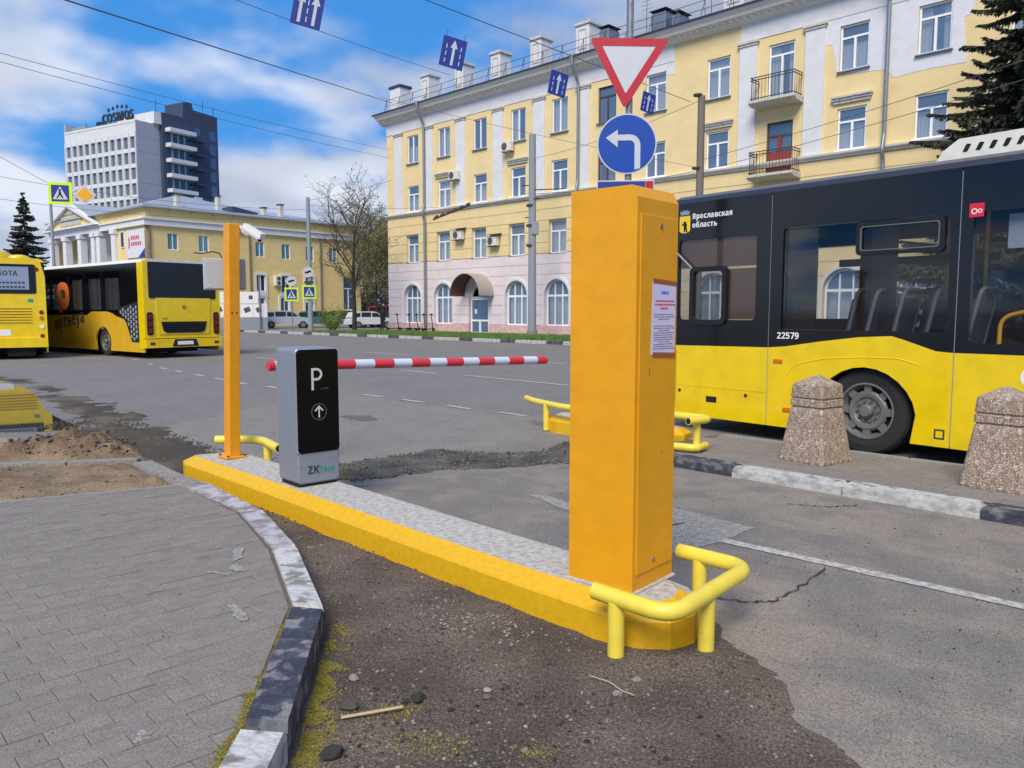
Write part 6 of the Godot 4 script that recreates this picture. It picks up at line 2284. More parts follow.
func bus(label: String, at: Vector3, yaw: float, o: Dictionary) -> Node3D:
	var root := thing("city_bus", label, "bus", at, yaw, "yellow and black city buses")
	var xf: float = o.front
	var xr: float = o.rear
	var W := 2.5
	var T: float = o.get("top", 2.93)
	var yel: Material = o.get("yellow", M.bus_yellow)
	var line: Array = o.line
	var axles: Array = o.axles
	var r := 0.47
	var b: float = o.get("skirt", 0.19)
	# lower panels
	var low := PackedVector2Array([Vector2(xf + 0.12, b), Vector2(xr, b)])
	for i in range(line.size() - 1, -1, -1):
		low.append(Vector2(line[i][0], line[i][1]))
	var arches := []
	for a in axles:
		var p := PackedVector2Array()
		p.append(Vector2(a - 0.50, b - 0.1))
		p.append(Vector2(a + 0.50, b - 0.1))
		for i in 13:
			var t := PI * i / 12
			p.append(Vector2(a + 0.56 * cos(t) * (1.0 - 0.1 * sin(t)), r + 0.02 + 0.46 * sin(t)))
		arches.append(p)
	var seams: Array = o.get("seams", [])
	var cuts := [xf - 1.0] + seams + [xr + 1.0]
	for s in [0, 1]:
		var z0 := -0.05 if s == 0 else -W
		var z1 := 0.0 if s == 0 else -W + 0.05
		for i in cuts.size() - 1:
			var g := G.new()
			for p in Geometry2D.intersect_polygons(low, rect2(cuts[i] + 0.006, cuts[i + 1] - 0.006, -1, 5)):
				for q in cut([p], arches):
					g.ext(q, z0, z1)
			if g.v.size() > 0:
				part(root, "lower_panel", g, yel)
	# window band
	var band := PackedVector2Array()
	for q in line:
		band.append(Vector2(q[0], q[1]))
	band.append(Vector2(xr, T))
	band.append(Vector2(xf + 0.05, T))
	var wins: Array = o.get("windows", [])
	var holes := []
	for w in wins:
		holes.append(round2(w[0], w[1], w[2], w[3], 0.05, 3))
	for s in [0, 1]:
		var z0 := -0.05 if s == 0 else -W
		var z1 := 0.0 if s == 0 else -W + 0.05
		for i in cuts.size() - 1:
			var g := G.new()
			for p in Geometry2D.intersect_polygons(band, rect2(cuts[i] + 0.005, cuts[i + 1] - 0.005, -1, 5)):
				for q in strips(p, holes):
					g.ext(q, z0, z1)
			if g.v.size() > 0:
				part(root, "window_surround", g, M.bus_black)
		for w in wins:
			var g := G.new()
			var zz := -0.02 if s == 0 else -W + 0.02
			g.quad_to(Vector3(w[0] - 0.02, w[2] - 0.02, zz), Vector3(w[1] + 0.02, w[2] - 0.02, zz), Vector3(w[1] + 0.02, w[3] + 0.02, zz), Vector3(w[0] - 0.02, w[3] + 0.02, zz), Vector3(0, 0, 1 - 2 * s))
			part(root, "window_glass", g, M.tint if w.size() < 5 else M[w[4]])
	for x in seams:
		var g := G.new()
		g.span(x - 0.008, x + 0.008, b + 0.02, T - 0.03, -0.04, -0.006)
		part(root, "panel_seam", g, M.pole_grey)
	# roof, floor, ends
	var g := G.new()
	g.ext(V2([0.0, T, -0.03, T + 0.06, -0.14, T + 0.11, -W + 0.14, T + 0.11, -W + 0.03, T + 0.06, -W, T]), xf + 0.03, xr, Transform3D(Basis(Vector3(0, 0, 1), Vector3(0, 1, 0), Vector3(1, 0, 0)), Vector3.ZERO))
	part(root, "roof", g, o.get("roof", M.bus_roof))
	g = G.new()
	var fx := [xf + 0.2]
	for a in axles:
		fx.append(a - 0.62)
		fx.append(a + 0.62)
	fx.append(xr - 0.1)
	for i in fx.size() - 1:
		var inset := 0.06 if i % 2 == 0 else 0.45
		g.span(fx[i], fx[i + 1], 0.33, 0.40, -W + inset, -inset)
	part(root, "floor", g, M.dark)
	g = G.new()
	g.span(xf + 0.05, xr - 0.06, T - 0.04, T - 0.02, -W + 0.06, -0.06)
	part(root, "ceiling", g, M.seat_grey)
	for a in axles:
		for s in [0, 1]:
			g = G.new()
			var zc := -0.45 if s == 0 else -W + 0.45
			g.span(a - 0.62, a + 0.62, 0.40, 0.98, zc - 0.03, zc + 0.03)
			g.span(a - 0.62, a + 0.62, 0.97, 1.0, minf(zc, -0.06 if s == 0 else -W + 0.06), maxf(zc, -0.06 if s == 0 else -W + 0.06))
			part(root, "wheel_housing", g, M.dark)
			bus_wheel(root, a, -0.07 if s == 0 else -W + 0.07, r)
	g = G.new()
	g.span(xf + 0.8, xr - 0.5, 0.16, 0.33, -W + 0.5, -0.5)
	part(root, "chassis", g, M.dark)
	# front: windscreen and nose
	g = G.new()
	g.ext(V2([-0.0, b, -W, b, -W, 1.05, 0.0, 1.05]), xf, xf + 0.12, Transform3D(Basis(Vector3(0, 0, 1), Vector3(0, 1, 0), Vector3(1, 0, 0)), Vector3.ZERO))
	part(root, "nose", g, yel)
	g = G.new()
	g.span(xf + 0.02, xf + 0.1, 2.55, T + 0.06, -W + 0.03, -0.03)
	part(root, "front_header", g, M.bus_black)
	g = G.new()
	g.quad_to(Vector3(xf + 0.03, 1.05, -0.05), Vector3(xf + 0.03, 1.05, -W + 0.05), Vector3(xf + 0.06, 2.56, -W + 0.05), Vector3(xf + 0.06, 2.56, -0.05), Vector3(-1, 0, 0))
	part(root, "windscreen", g, M.glass)
	return root

func bus_rear(root: Node3D, xr: float, kind: int) -> void:
	var yel: Material = M.bus_yellow if kind == 0 else M.bus_yellow_dirty
	var T := 2.93
	var W := 2.5
	# outline seen from behind: lateral coordinate to the right, so that x2 = -z
	var t := Transform3D(Basis(Vector3(0, 0, -1), Vector3(0, 1, 0), Vector3(1, 0, 0)), Vector3(xr, 0, 0))
	var g := G.new()
	if kind == 0:
		g.ext(V2([0, 0.62, W, 0.62, W, 1.88, 0, 1.88]), 0.002, 0.10, t)
		part(root, "engine_cover", g, yel)
		for s in [0.0, W - 0.17]:
			g = G.new()
			g.ext(V2([s, 1.88, s + 0.17, 1.88, s + 0.17, T + 0.08, s, T + 0.02]), 0.002, 0.10, t)
			part(root, "corner_pillar", g, yel)
		g = G.new()
		g.ext(round2(0.15, W - 0.15, 1.84, T + 0.02, 0.06), 0.03, 0.115, t)
		part(root, "rear_window", g, M.bus_black)
		g = G.new()
		g.ext(V2([0.35, 1.86, W - 0.35, 1.86, W - 0.42, 0.74, 0.42, 0.74]), 0.10, 0.125, t)
		part(root, "hatch", g, yel)
		g = G.new()
		g.ext(V2([0.5, 1.13, W - 0.5, 1.13, W - 0.56, 0.86, W - 0.68, 0.78, 0.68, 0.78, 0.56, 0.86]), 0.125, 0.14, t)
		var gr := part(root, "grille", g, M.dark)
		for k in 4:
			g = G.new()
			g.ext(rect2(0.6, W - 0.6, 0.82 + k * 0.075, 0.845 + k * 0.075), 0.14, 0.155, t)
			part(gr, "grille_bar", g, M.black_plastic)
		g = G.new()
		g.ext(V2([0.0, 0.33, W, 0.33, W + 0.0, 0.6, 0.0, 0.6]), 0.002, 0.16, t)
		part(root, "bumper", g, yel)
		g = G.new()
		g.ext(V2([0.82, 0.36, 1.68, 0.36, 1.6, 0.58, 0.9, 0.58]), 0.16, 0.175, t)
		part(root, "plate_recess", g, M.dark)
		g = G.new()
		g.ext(rect2(0.98, 1.5, 0.41, 0.52), 0.175, 0.182, t)
		part(root, "number_plate", g, M.white)
		for s in [0.07, W - 0.25]:
			g = G.new()
			g.ext(round2(s, s + 0.18, 0.72, 1.42, 0.06), 0.10, 0.13, t)
			var lp := part(root, "tail_lamp", g, M.dark)
			for k in 3:
				g = G.new()
				g.ext(round2(s + 0.03, s + 0.15, 0.78 + k * 0.21, 0.94 + k * 0.21, 0.03), 0.13, 0.14, t)
				part(lp, "lens", g, M.red_lamp)
		g = G.new()
		g.ext(disc2(Vector2(1.25, 1.58), 0.07, 8), 0.125, 0.135, t)
		part(root, "emblem", g, M.amber)
		for k in 2:
			g = G.new()
			g.ext(rect2(0.12 if k == 0 else W - 0.27, 0.12 + 0.15 if k == 0 else W - 0.12, 0.42, 0.5), 0.16, 0.168, t)
			part(root, "reflector", g, M.red_lamp)
		text(root, "small_lettering", "5299", 0.08, M.mark_dim, t * at3(0.62, 1.22, 0.126), true, 0.003)
	else:
		g = G.new()
		g.ext(V2([0, 0.38, W, 0.38, W, 2.5, W - 0.1, T, W - 0.3, T + 0.12, 0.3, T + 0.12, 0.1, T, 0, 2.5]), 0.002, 0.10, t)
		part(root, "rear_panel", g, M.bus_yellow)
		g = G.new()
		g.ext(round2(0.2, W - 0.24, 1.98, 2.86, 0.06), 0.10, 0.115, t)
		part(root, "rear_window", g, M.bus_black)
		g = G.new()
		g.ext(rect2(0.4, W - 0.42, 2.1, 2.78), 0.115, 0.12, t)
		var ad := part(root, "advert", g, M.sticker_grey)
		text(ad, "lettering", "РАБОТА", 0.2, M.mark_dark, t * at3(1.42, 2.58, 0.121), true, 0.003)
		for k in 2:
			g = G.new()
			var x := 0.5
			while x < W - 0.5:
				g.ext(rect2(x, x + 0.07, 2.28 - k * 0.13, 2.33 - k * 0.13), 0.12, 0.124, t)
				x += 0.1
			part(ad, "small_print", g, M.sign_navy if k == 0 else M.mark_dark).set_meta("kind", "stuff")
		for k in 6:
			g = G.new()
			g.ext(rect2(0.2, W - 0.38, 1.09 + k * 0.085, 1.115 + k * 0.085), 0.10, 0.112, t)
			part(root, "louvre", g, M.slot)
		g = G.new()
		g.ext(rect2(0.17, W - 0.34, 1.04, 1.62), 0.099, 0.104, t)
		part(root, "louvre_panel", g, M.bus_yellow)
		for q in [[1.42, 0.06, 0], [1.25, 0.06, 1], [0.98, 0.06, 2], [0.7, 0.06, 0]]:
			g = G.new()
			g.ext(disc2(Vector2(W - 0.14, q[0]), q[1], 14), 0.10, 0.12, t)
			part(root, "tail_lamp", g, [M.red_lamp, M.amber, M.white][q[2]])
		g = G.new()
		g.ext(disc2(Vector2(W - 0.22, 2.72), 0.06, 14), 0.10, 0.12, t)
		part(root, "marker_lamp", g, M.red_lamp)
		g = G.new()
		g.ext(rect2(0.0, W, 0.36, 0.64), 0.002, 0.17, t)
		part(root, "bumper", g, M.bus_yellow)
		g = G.new()
		g.ext(rect2(0.55, 1.55, 0.72, 0.9), 0.10, 0.11, t)
		part(root, "number_plate", g, M.white)
		g = G.new()
		g.ext(rect2(W - 0.47, W - 0.33, 1.72, 1.82), 0.10, 0.105, t)
		part(root, "sticker", g, M.mark_teal)
		g = G.new()
		g.ext(V2([W - 1.05, 0.1, W - 0.35, 0.1, W - 0.3, 0.36, W - 1.1, 0.36]), -0.4, 0.05, t)
		part(root, "exhaust_box", g, M.dark)
		for q in [[0.2, 1.9, 0.35], [2.0, 0.9, 0.18]]:
			g = G.new()
			g.ball(Vector3(xr - 1.2, T + 0.1, -W + 0.1 + 0.55 if q[0] > 1.0 else -0.9), Vector3(0.9, q[2], q[1] / 2.0 if q[0] < 1.0 else 0.4), 8)
			part(root, "roof_pod", g, M.bus_yellow)

func make_buses() -> void:
	var line := [[-2.70, 1.10], [-1.27, 1.12], [-1.03, 1.14], [-0.6, 1.21], [-0.15, 1.27], [0.2, 1.29], [0.31, 1.26], [0.65, 1.15], [0.81, 1.14], [9.3, 1.15]]
	var wins := [[-2.62, -1.45, 1.44, 2.46], [-1.10, 0.74, 1.34, 2.50], [0.94, 2.35, 1.24, 2.50], [2.55, 3.9, 1.24, 2.5], [4.05, 5.4, 1.24, 2.5], [5.55, 6.95, 1.24, 2.5], [7.1, 8.5, 1.24, 2.5]]
	var a := bus("yellow and black city bus standing behind the bollards", Vector3(3.83, -0.005, -8.38), deg_to_rad(-51.2), {"front": -2.75, "rear": 9.3, "line": line, "axles": [-0.08, 5.9], "seams": [-1.26, 0.82, 3.2, 7.0], "windows": wins})
	a.rotation.z = 0.0
	# driver's window: brown speckled film round a framed opening pane
	var film := [[-2.62, -1.45, 2.10, 2.46], [-1.88, -1.45, 1.45, 2.07]]
	mat("film", Color(1, 1, 1), 0.25, {"tex": "rust", "size": 0.35, "world": false, "coat": 0.4})
	for f in film:
		var g := G.new()
		g.span(f[0], f[1], f[2], f[3], -0.045, -0.03)
		part(a, "tinted_film", g, M.film)
	var g := G.new()
	ring(g, round2(-2.42, -1.86, 1.38, 2.11, 0.07), round2(-2.36, -1.92, 1.44, 2.05, 0.05), -0.03, 0.03)
	var vf := part(a, "opening_window_frame", g, M.black_plastic)
	g = G.new()
	g.cyl(Vector3(-2.66, 2.32, 0.02), Vector3(-2.39, 2.09, 0.02), 0.016, 0.016, 6)
	part(vf, "stay", g, M.galv)
	g = G.new()
	ring(g, round2(-0.22, 0.68, 2.14, 2.49, 0.05), round2(-0.18, 0.64, 2.18, 2.45, 0.03), -0.015, 0.012)
	var vw := part(a, "vent_window_frame", g, M.black_plastic)
	g = G.new()
	ring(g, round2(-0.175, 0.635, 2.185, 2.445, 0.03), round2(-0.165, 0.625, 2.195, 2.435, 0.03), -0.01, 0.014)
	part(vw, "vent_trim", g, M.rim)
	g = G.new()
	g.span(-1.09, -0.70, 1.36, 2.48, -0.08, -0.06)
	part(a, "cab_partition", g, M.tint_dark)
	g = G.new()
	g.span(-0.30, -0.06, 0.4, 2.9, -0.62, -0.5)
	part(a, "inner_pillar", g, M.black_plastic)
	g = G.new()
	g.span(-1.1, 0.74, 2.10, 2.19, -1.3, -1.26)
	part(a, "inner_rail", g, M.black_plastic)
	for q in [[-0.62, 1.02, -0.75], [-0.3, 1.0, -0.55], [0.02, 1.0, -0.5], [0.34, 1.0, -0.55], [0.75, 1.0, -0.55], [0.35, 1.0, -2.0], [0.95, 1.0, -2.0], [1.9, 0.85, -0.55], [2.7, 0.85, -0.55], [2.0, 0.85, -2.0], [3.5, 0.85, -0.55], [3.2, 0.85, -2.0], [-0.35, 1.0, -2.0]]:
		bus_seat(a, q[0], q[1], q[2])
	for q in [[-0.42, -1.25], [0.62, -1.2], [0.05, -1.6]]:
		g = G.new()
		g.cyl(Vector3(q[0], 0.4, q[1]), Vector3(q[0], 2.9, q[1]), 0.02, 0.02, 8)
		part(a, "hand_pole", g, M.rail_yellow)
	g = G.new()
	g.cyl(Vector3(1.27, 0.4, -0.6), Vector3(1.27, 2.9, -0.6), 0.02, 0.02, 8)
	part(a, "hand_pole", g, M.rail_yellow)
	g = G.new()
	g.tube(bend([Vector3(1.02, 0.4, -0.55), Vector3(1.02, 1.49, -0.55), Vector3(1.28, 1.56, -0.6), Vector3(2.0, 1.56, -0.6)], 0.12), 0.022, 8)
	part(a, "grab_rail", g, M.rail_yellow)
	g = G.new()
	g.box(Vector3(1.06, 1.7, -1.3), Vector3(0.14, 0.5, 0.2), Basis(), 0.02)
	part(a, "ticket_reader", g, M.black_plastic)
	g = G.new()
	g.span(1.2, 1.75, 2.14, 2.46, -0.16, -0.12)
	part(a, "information_board", g, M.sticker_grey)
	g = G.new()
	g.span(0.895, 1.025, 2.445, 2.575, 0.0, 0.003)
	var st := part(a, "red_sticker", g, M.sticker_red)
	g = G.new()
	ring(g, disc2(Vector2(0.94, 2.50), 0.028, 14), disc2(Vector2(0.94, 2.50), 0.018, 14), 0.003, 0.005)
	part(st, "white_ring", g, M.white)
	g = G.new()
	ring(g, disc2(Vector2(0.99, 2.50), 0.02, 12), disc2(Vector2(0.99, 2.50), 0.012, 12), 0.003, 0.005)
	part(st, "white_ring", g, M.white)
	# lettering and crest
	text(a, "lettering", "Ярославская", 0.097, M.white, at3(-2.11, 2.755, 0.003), true, 0.003)
	text(a, "lettering", "область", 0.097, M.white, at3(-2.225, 2.645, 0.003), true, 0.003)
	text(a, "fleet_number", "22579", 0.105, M.white, at3(-1.0, 1.265, 0.003), true, 0.003)
	g = G.new()
	g.ext(V2([-2.62, 2.77, -2.45, 2.77, -2.45, 2.585, -2.48, 2.56, -2.535, 2.55, -2.59, 2.56, -2.62, 2.585]), 0.0, 0.004)
	var cr := part(a, "crest", g, M.bus_yellow)
	g = G.new()
	g.ext(V2([-2.55, 2.565, -2.53, 2.565, -2.525, 2.61, -2.51, 2.565, -2.49, 2.565, -2.505, 2.63, -2.50, 2.66, -2.52, 2.70, -2.545, 2.705, -2.56, 2.685, -2.545, 2.68, -2.585, 2.665, -2.585, 2.655, -2.55, 2.655]), 0.004, 0.007)
	part(cr, "bear_figure", g, M.dark)
	g = G.new()
	g.ext(V2([-2.60, 2.785, -2.47, 2.785, -2.455, 2.84, -2.49, 2.82, -2.51, 2.85, -2.535, 2.825, -2.56, 2.85, -2.58, 2.82, -2.615, 2.84]), 0.0, 0.005)
	part(cr, "crown", g, M.sticker_grey)
	# small fittings
	g = G.new()
	g.box(Vector3(-1.12, 0.965, 0.004), Vector3(0.12, 0.045, 0.016), Basis(), 0.004)
	part(a, "side_marker", g, M.amber)
	g = G.new()
	g.box(Vector3(-0.99, 0.4, 0.004), Vector3(0.10, 0.05, 0.016), Basis(), 0.004)
	part(a, "side_marker", g, M.amber)
	g = G.new()
	g.box(Vector3(-2.06, 0.43, 0.002), Vector3(0.16, 0.075, 0.01), Basis(), 0.003)
	part(a, "fuel_flap_handle", g, M.dark)
	for q in [[-2.57, 0.51], [-1.55, 0.52]]:
		g = G.new()
		g.cyl(Vector3(q[0], q[1], 0), Vector3(q[0], q[1], 0.006), 0.022, 0.022, 10)
		part(a, "lock", g, M.dark)
	g = G.new()
	g.span(-2.6, -1.27, 0.575, 0.583, 0.0, 0.002)
	part(a, "panel_crease", g, M.bus_yellow_dirty)
	g = G.new()
	ring(g, rect2(0.67, 0.77, 0.27, 0.37), rect2(0.685, 0.755, 0.285, 0.355), 0.0, 0.003)
	part(a, "jacking_mark", g, M.mark_dark)
	g = G.new()
	g.ext(disc2(Vector2(1.50, 0.94), 0.09, 24), 0.0, 0.003)
	part(a, "round_sticker", g, M.white)
	# crease pressed into the panel over the wheel
	g = G.new()
	g.tube(bend([Vector3(-1.0, 0.80, -0.004), Vector3(-0.92, 0.93, -0.004), Vector3(-0.55, 1.02, -0.004), Vector3(-0.1, 1.055, -0.004), Vector3(0.28, 1.06, -0.004), Vector3(0.5, 1.0, -0.004)], 0.08), 0.009, 6)
	part(a, "panel_crease", g, M.bus_yellow)
	# air conditioning on the roof
	g = G.new()
	g.ext(V2([0.46, 3.0, 0.56, 3.14, 0.70, 3.235, 4.6, 3.28, 4.85, 3.0]), -2.2, -0.16)
	var ac := part(a, "roof_cooler", g, M.bus_pale)
	for k in 20:
		g = G.new()
		var x := 0.74 + k * 0.118
		g.ext(V2([x, 3.105, x + 0.036, 3.10, x + 0.05, 3.115, x + 0.076, 3.17, x + 0.04, 3.178, x + 0.026, 3.165]), -0.17, -0.156)
		part(ac, "cooling_slot", g, M.dark)
	g = G.new()
	g.span(0.62, 0.66, 2.5, 2.58, -0.2, -0.1)
	part(a, "mud_flap", g, M.black_plastic)
	# bus further left, seen from behind
	var lb := [[-2.70, 1.32], [5.4, 1.32], [5.75, 1.44], [6.9, 1.44], [7.3, 1.38], [7.5, 1.3], [8.9, 1.05], [9.3, 1.02]]
	var by := deg_to_rad(-39.3)
	var ax := Vector3(cos(by), 0, -sin(by))
	var bb := bus("black and yellow city bus seen from behind, waiting left of the slim post", Vector3(-11.82, 0, -25.32) - ax * 9.81, by, {"front": -2.7, "rear": 9.3, "line": lb, "axles": [0.5, 6.54], "seams": [1.02, 5.2, 8.2], "roof": M.bus_pale, "windows": [[-1.9, -0.5, 1.5, 2.72, "tint_mid"], [-0.35, 0.95, 1.5, 2.72, "tint_mid"], [1.1, 2.4, 1.5, 2.72, "tint_mid"], [2.55, 3.85, 1.5, 2.72, "tint_mid"], [4.0, 5.1, 1.5, 2.72, "tint_mid"], [5.3, 6.5, 1.5, 2.72, "tint_mid"], [6.65, 7.9, 1.5, 2.72, "tint_mid"]], "yellow": M.bus_yellow_dirty})
	bb.scale = Vector3.ONE * 1.055
	bus_rear(bb, 9.3, 0)
	g = G.new()
	g.span(9.05, 9.31, 0.3, 2.93, 0.0, 0.012)
	part(bb, "corner_strip", g, M.bus_yellow)
	g = G.new()
	g.ext(V2([7.6, 1.55, 9.04, 1.75, 9.04, 0.5, 8.55, 0.5, 8.2, 1.1]), 0.0, 0.008)
	var hp := part(bb, "honeycomb_panel", g, M.dark)
	g = G.new()
	for i in 9:
		for j in 8:
			var c := Vector2(7.7 + i * 0.17, 0.6 + j * 0.15 + (0.075 if i % 2 else 0.0))
			if Geometry2D.is_point_in_polygon(c, V2([7.75, 1.5, 9.0, 1.68, 9.0, 0.56, 8.6, 0.56, 8.28, 1.1])):
				g.ext(disc2(c, 0.062, 6), 0.008, 0.012)
	part(hp, "honeycomb_cells", g, M.pole_grey).set_meta("kind", "stuff")
	g = G.new()
	ring(g, round2(3.05, 4.05, 1.5, 2.45, 0.4, 6), round2(3.35, 3.75, 1.85, 2.2, 0.18, 6), 0.0, 0.008)
	g.span(3.15, 3.45, 1.4, 1.62, 0.001, 0.007)
	part(bb, "orange_emblem", g, M.orange)
	text(bb, "lettering", "артнеуа", 0.62, M.mark_dark, at3(3.95, 1.15, 0.005) * Transform3D(Basis(Vector3(0, 0, 1), 0.12), Vector3.ZERO), true, 0.008)
	# third bus, only its back in the picture
	var cy := deg_to_rad(-58.0)
	var cx := Vector3(cos(cy), 0, -sin(cy))
	var cz := Vector3(sin(cy), 0, cos(cy))
	var cb := bus("all-yellow bus at the left edge, only its louvred back showing", Vector3(-15.08, 0, -25.64) + cz * 2.64 - cx * 9.81, cy, {"front": -2.7, "rear": 9.3, "line": [[-2.7, 1.3], [9.3, 1.3]], "axles": [0.0, 6.6], "roof": M.bus_yellow, "windows": [[-1.2, 8.6, 1.5, 2.5, "tint_dark"]]})
	cb.scale = Vector3.ONE * 1.055
	bus_rear(cb, 9.3, 1)

# ---- poles, wires, signs, trees, cars and people ----------------------------------
func wire(label: String, a: Vector3, b: Vector3, sag := 0.25, r := 0.011) -> void:
	var pts := []
	for i in 13:
		var t := i / 12.0
		pts.append(a.lerp(b, t) - Vector3(0, sag * 4.0 * t * (1.0 - t), 0))
	var g := G.new()
	g.tube(pts, r, 5)
	tag(part(self, "overhead_wire", g, M.wire), label, "wire", "overhead wires")

func pole(label: String, at: Vector3, h: float, r0: float, r1: float, m: Material) -> Node3D:
	var o := thing("street_pole", label, "pole", at, 0.0, "tall street poles")
	var g := G.new()
	g.cyl(Vector3.ZERO, Vector3(0, h, 0), r0, r1, 14)
	part(o, "shaft", g, m)
	g = G.new()
	g.cyl(Vector3(0, -0.02, 0), Vector3(0, 0.35, 0), r0 * 1.35, r0 * 1.2, 14)
	part(o, "footing", g, M.kerb_grey)
	return o

func crossing_sign(label: String, at: Vector3, yaw: float, w: float, group := "pedestrian crossing signs") -> void:
	var o := thing("crossing_sign", label, "road sign", at, yaw, group)
	var g := G.new()
	g.box(Vector3.ZERO, Vector3(w, w, 0.02), Basis(), 0.005)
	part(o, "lime_border", g, M.sign_lime)
	g = G.new()
	var k := w * 0.37
	g.span(-k, k, -k, k, 0.01, 0.018)
	part(o, "blue_field", g, M.sign_navy)
	g = G.new()
	g.ext(V2([-k * 0.85, -k * 0.75, k * 0.85, -k * 0.75, 0, k * 0.85]), 0.018, 0.024)
	part(o, "white_triangle", g, M.sign_pale)
	g = G.new()
	var s := k * 0.5
	g.ext(V2([-s * 0.9, -s * 1.2, -s * 0.6, -s * 1.2, -s * 0.1, -s * 0.4, s * 0.45, -s * 1.2, s * 0.75, -s * 1.2, s * 0.2, -s * 0.1, s * 0.2, s * 0.5, -s * 0.3, s * 0.5, -s * 0.3, -s * 0.2]), 0.024, 0.03)
	g.ext(disc2(Vector2(-s * 0.05, s * 0.8), s * 0.26, 10), 0.024, 0.03)
	part(o, "walking_figure", g, M.dark)

func round_sign(label: String, at: Vector3, yaw: float, r: float) -> void:
	var o := thing("round_sign", label, "road sign", at, yaw, "round white signs above the crossing signs")
	var g := G.new()
	g.ext(disc2(Vector2.ZERO, r, 24), -0.01, 0.01)
	part(o, "rim", g, M.sign_pale)
	g = G.new()
	ring(g, disc2(Vector2.ZERO, r * 0.98, 24), disc2(Vector2.ZERO, r * 0.86, 24), 0.01, 0.016)
	part(o, "red_ring", g, M.stucco_grey)
	g = G.new()
	g.ext(V2([-r * 0.6, -r * 0.25, r * 0.1, -r * 0.25, r * 0.1, -r * 0.05, r * 0.55, -r * 0.1, r * 0.6, r * 0.25, r * 0.1, r * 0.3, -r * 0.1, r * 0.12, -r * 0.6, r * 0.05]), 0.01, 0.017)
	part(o, "black_vehicle", g, M.dark)

func lane_sign(label: String, at: Vector3, yaw: float, arrows: int) -> void:
	var o := thing("lane_sign", label, "road sign", at, yaw, "blue lane signs hung on the cable")
	o.rotation.z = -0.2
	var w := 0.66
	var h := 0.80
	var g := G.new()
	g.box(Vector3.ZERO, Vector3(w, h, 0.02), Basis(), 0.004)
	part(o, "blue_plate", g, M.sign_navy)
	var xs := [0.0] if arrows == 1 else [-0.16, 0.16]
	for x in xs:
		g = G.new()
		g.ext(V2([x - 0.035, -0.34, x + 0.035, -0.34, x + 0.035, 0.12, x + 0.1, 0.12, x, 0.34, x - 0.1, 0.12, x - 0.035, 0.12]), 0.01, 0.016)
		part(o, "white_arrow", g, M.sign_pale)
	for x in ([-0.2, 0.2] if arrows == 1 else [0.0]):
		for k in 3:
			g = G.new()
			g.span(x - 0.012, x + 0.012, -0.3 + k * 0.19, -0.18 + k * 0.19, 0.01, 0.016)
			part(o, "lane_dash", g, M.sign_pale)
	for x in [-0.25, 0.25]:
		g = G.new()
		g.cyl(Vector3(x, h / 2 - 0.02, 0), Vector3(x, h / 2 + 0.16, 0), 0.01, 0.01, 5)
		part(o, "hanger", g, M.wire)

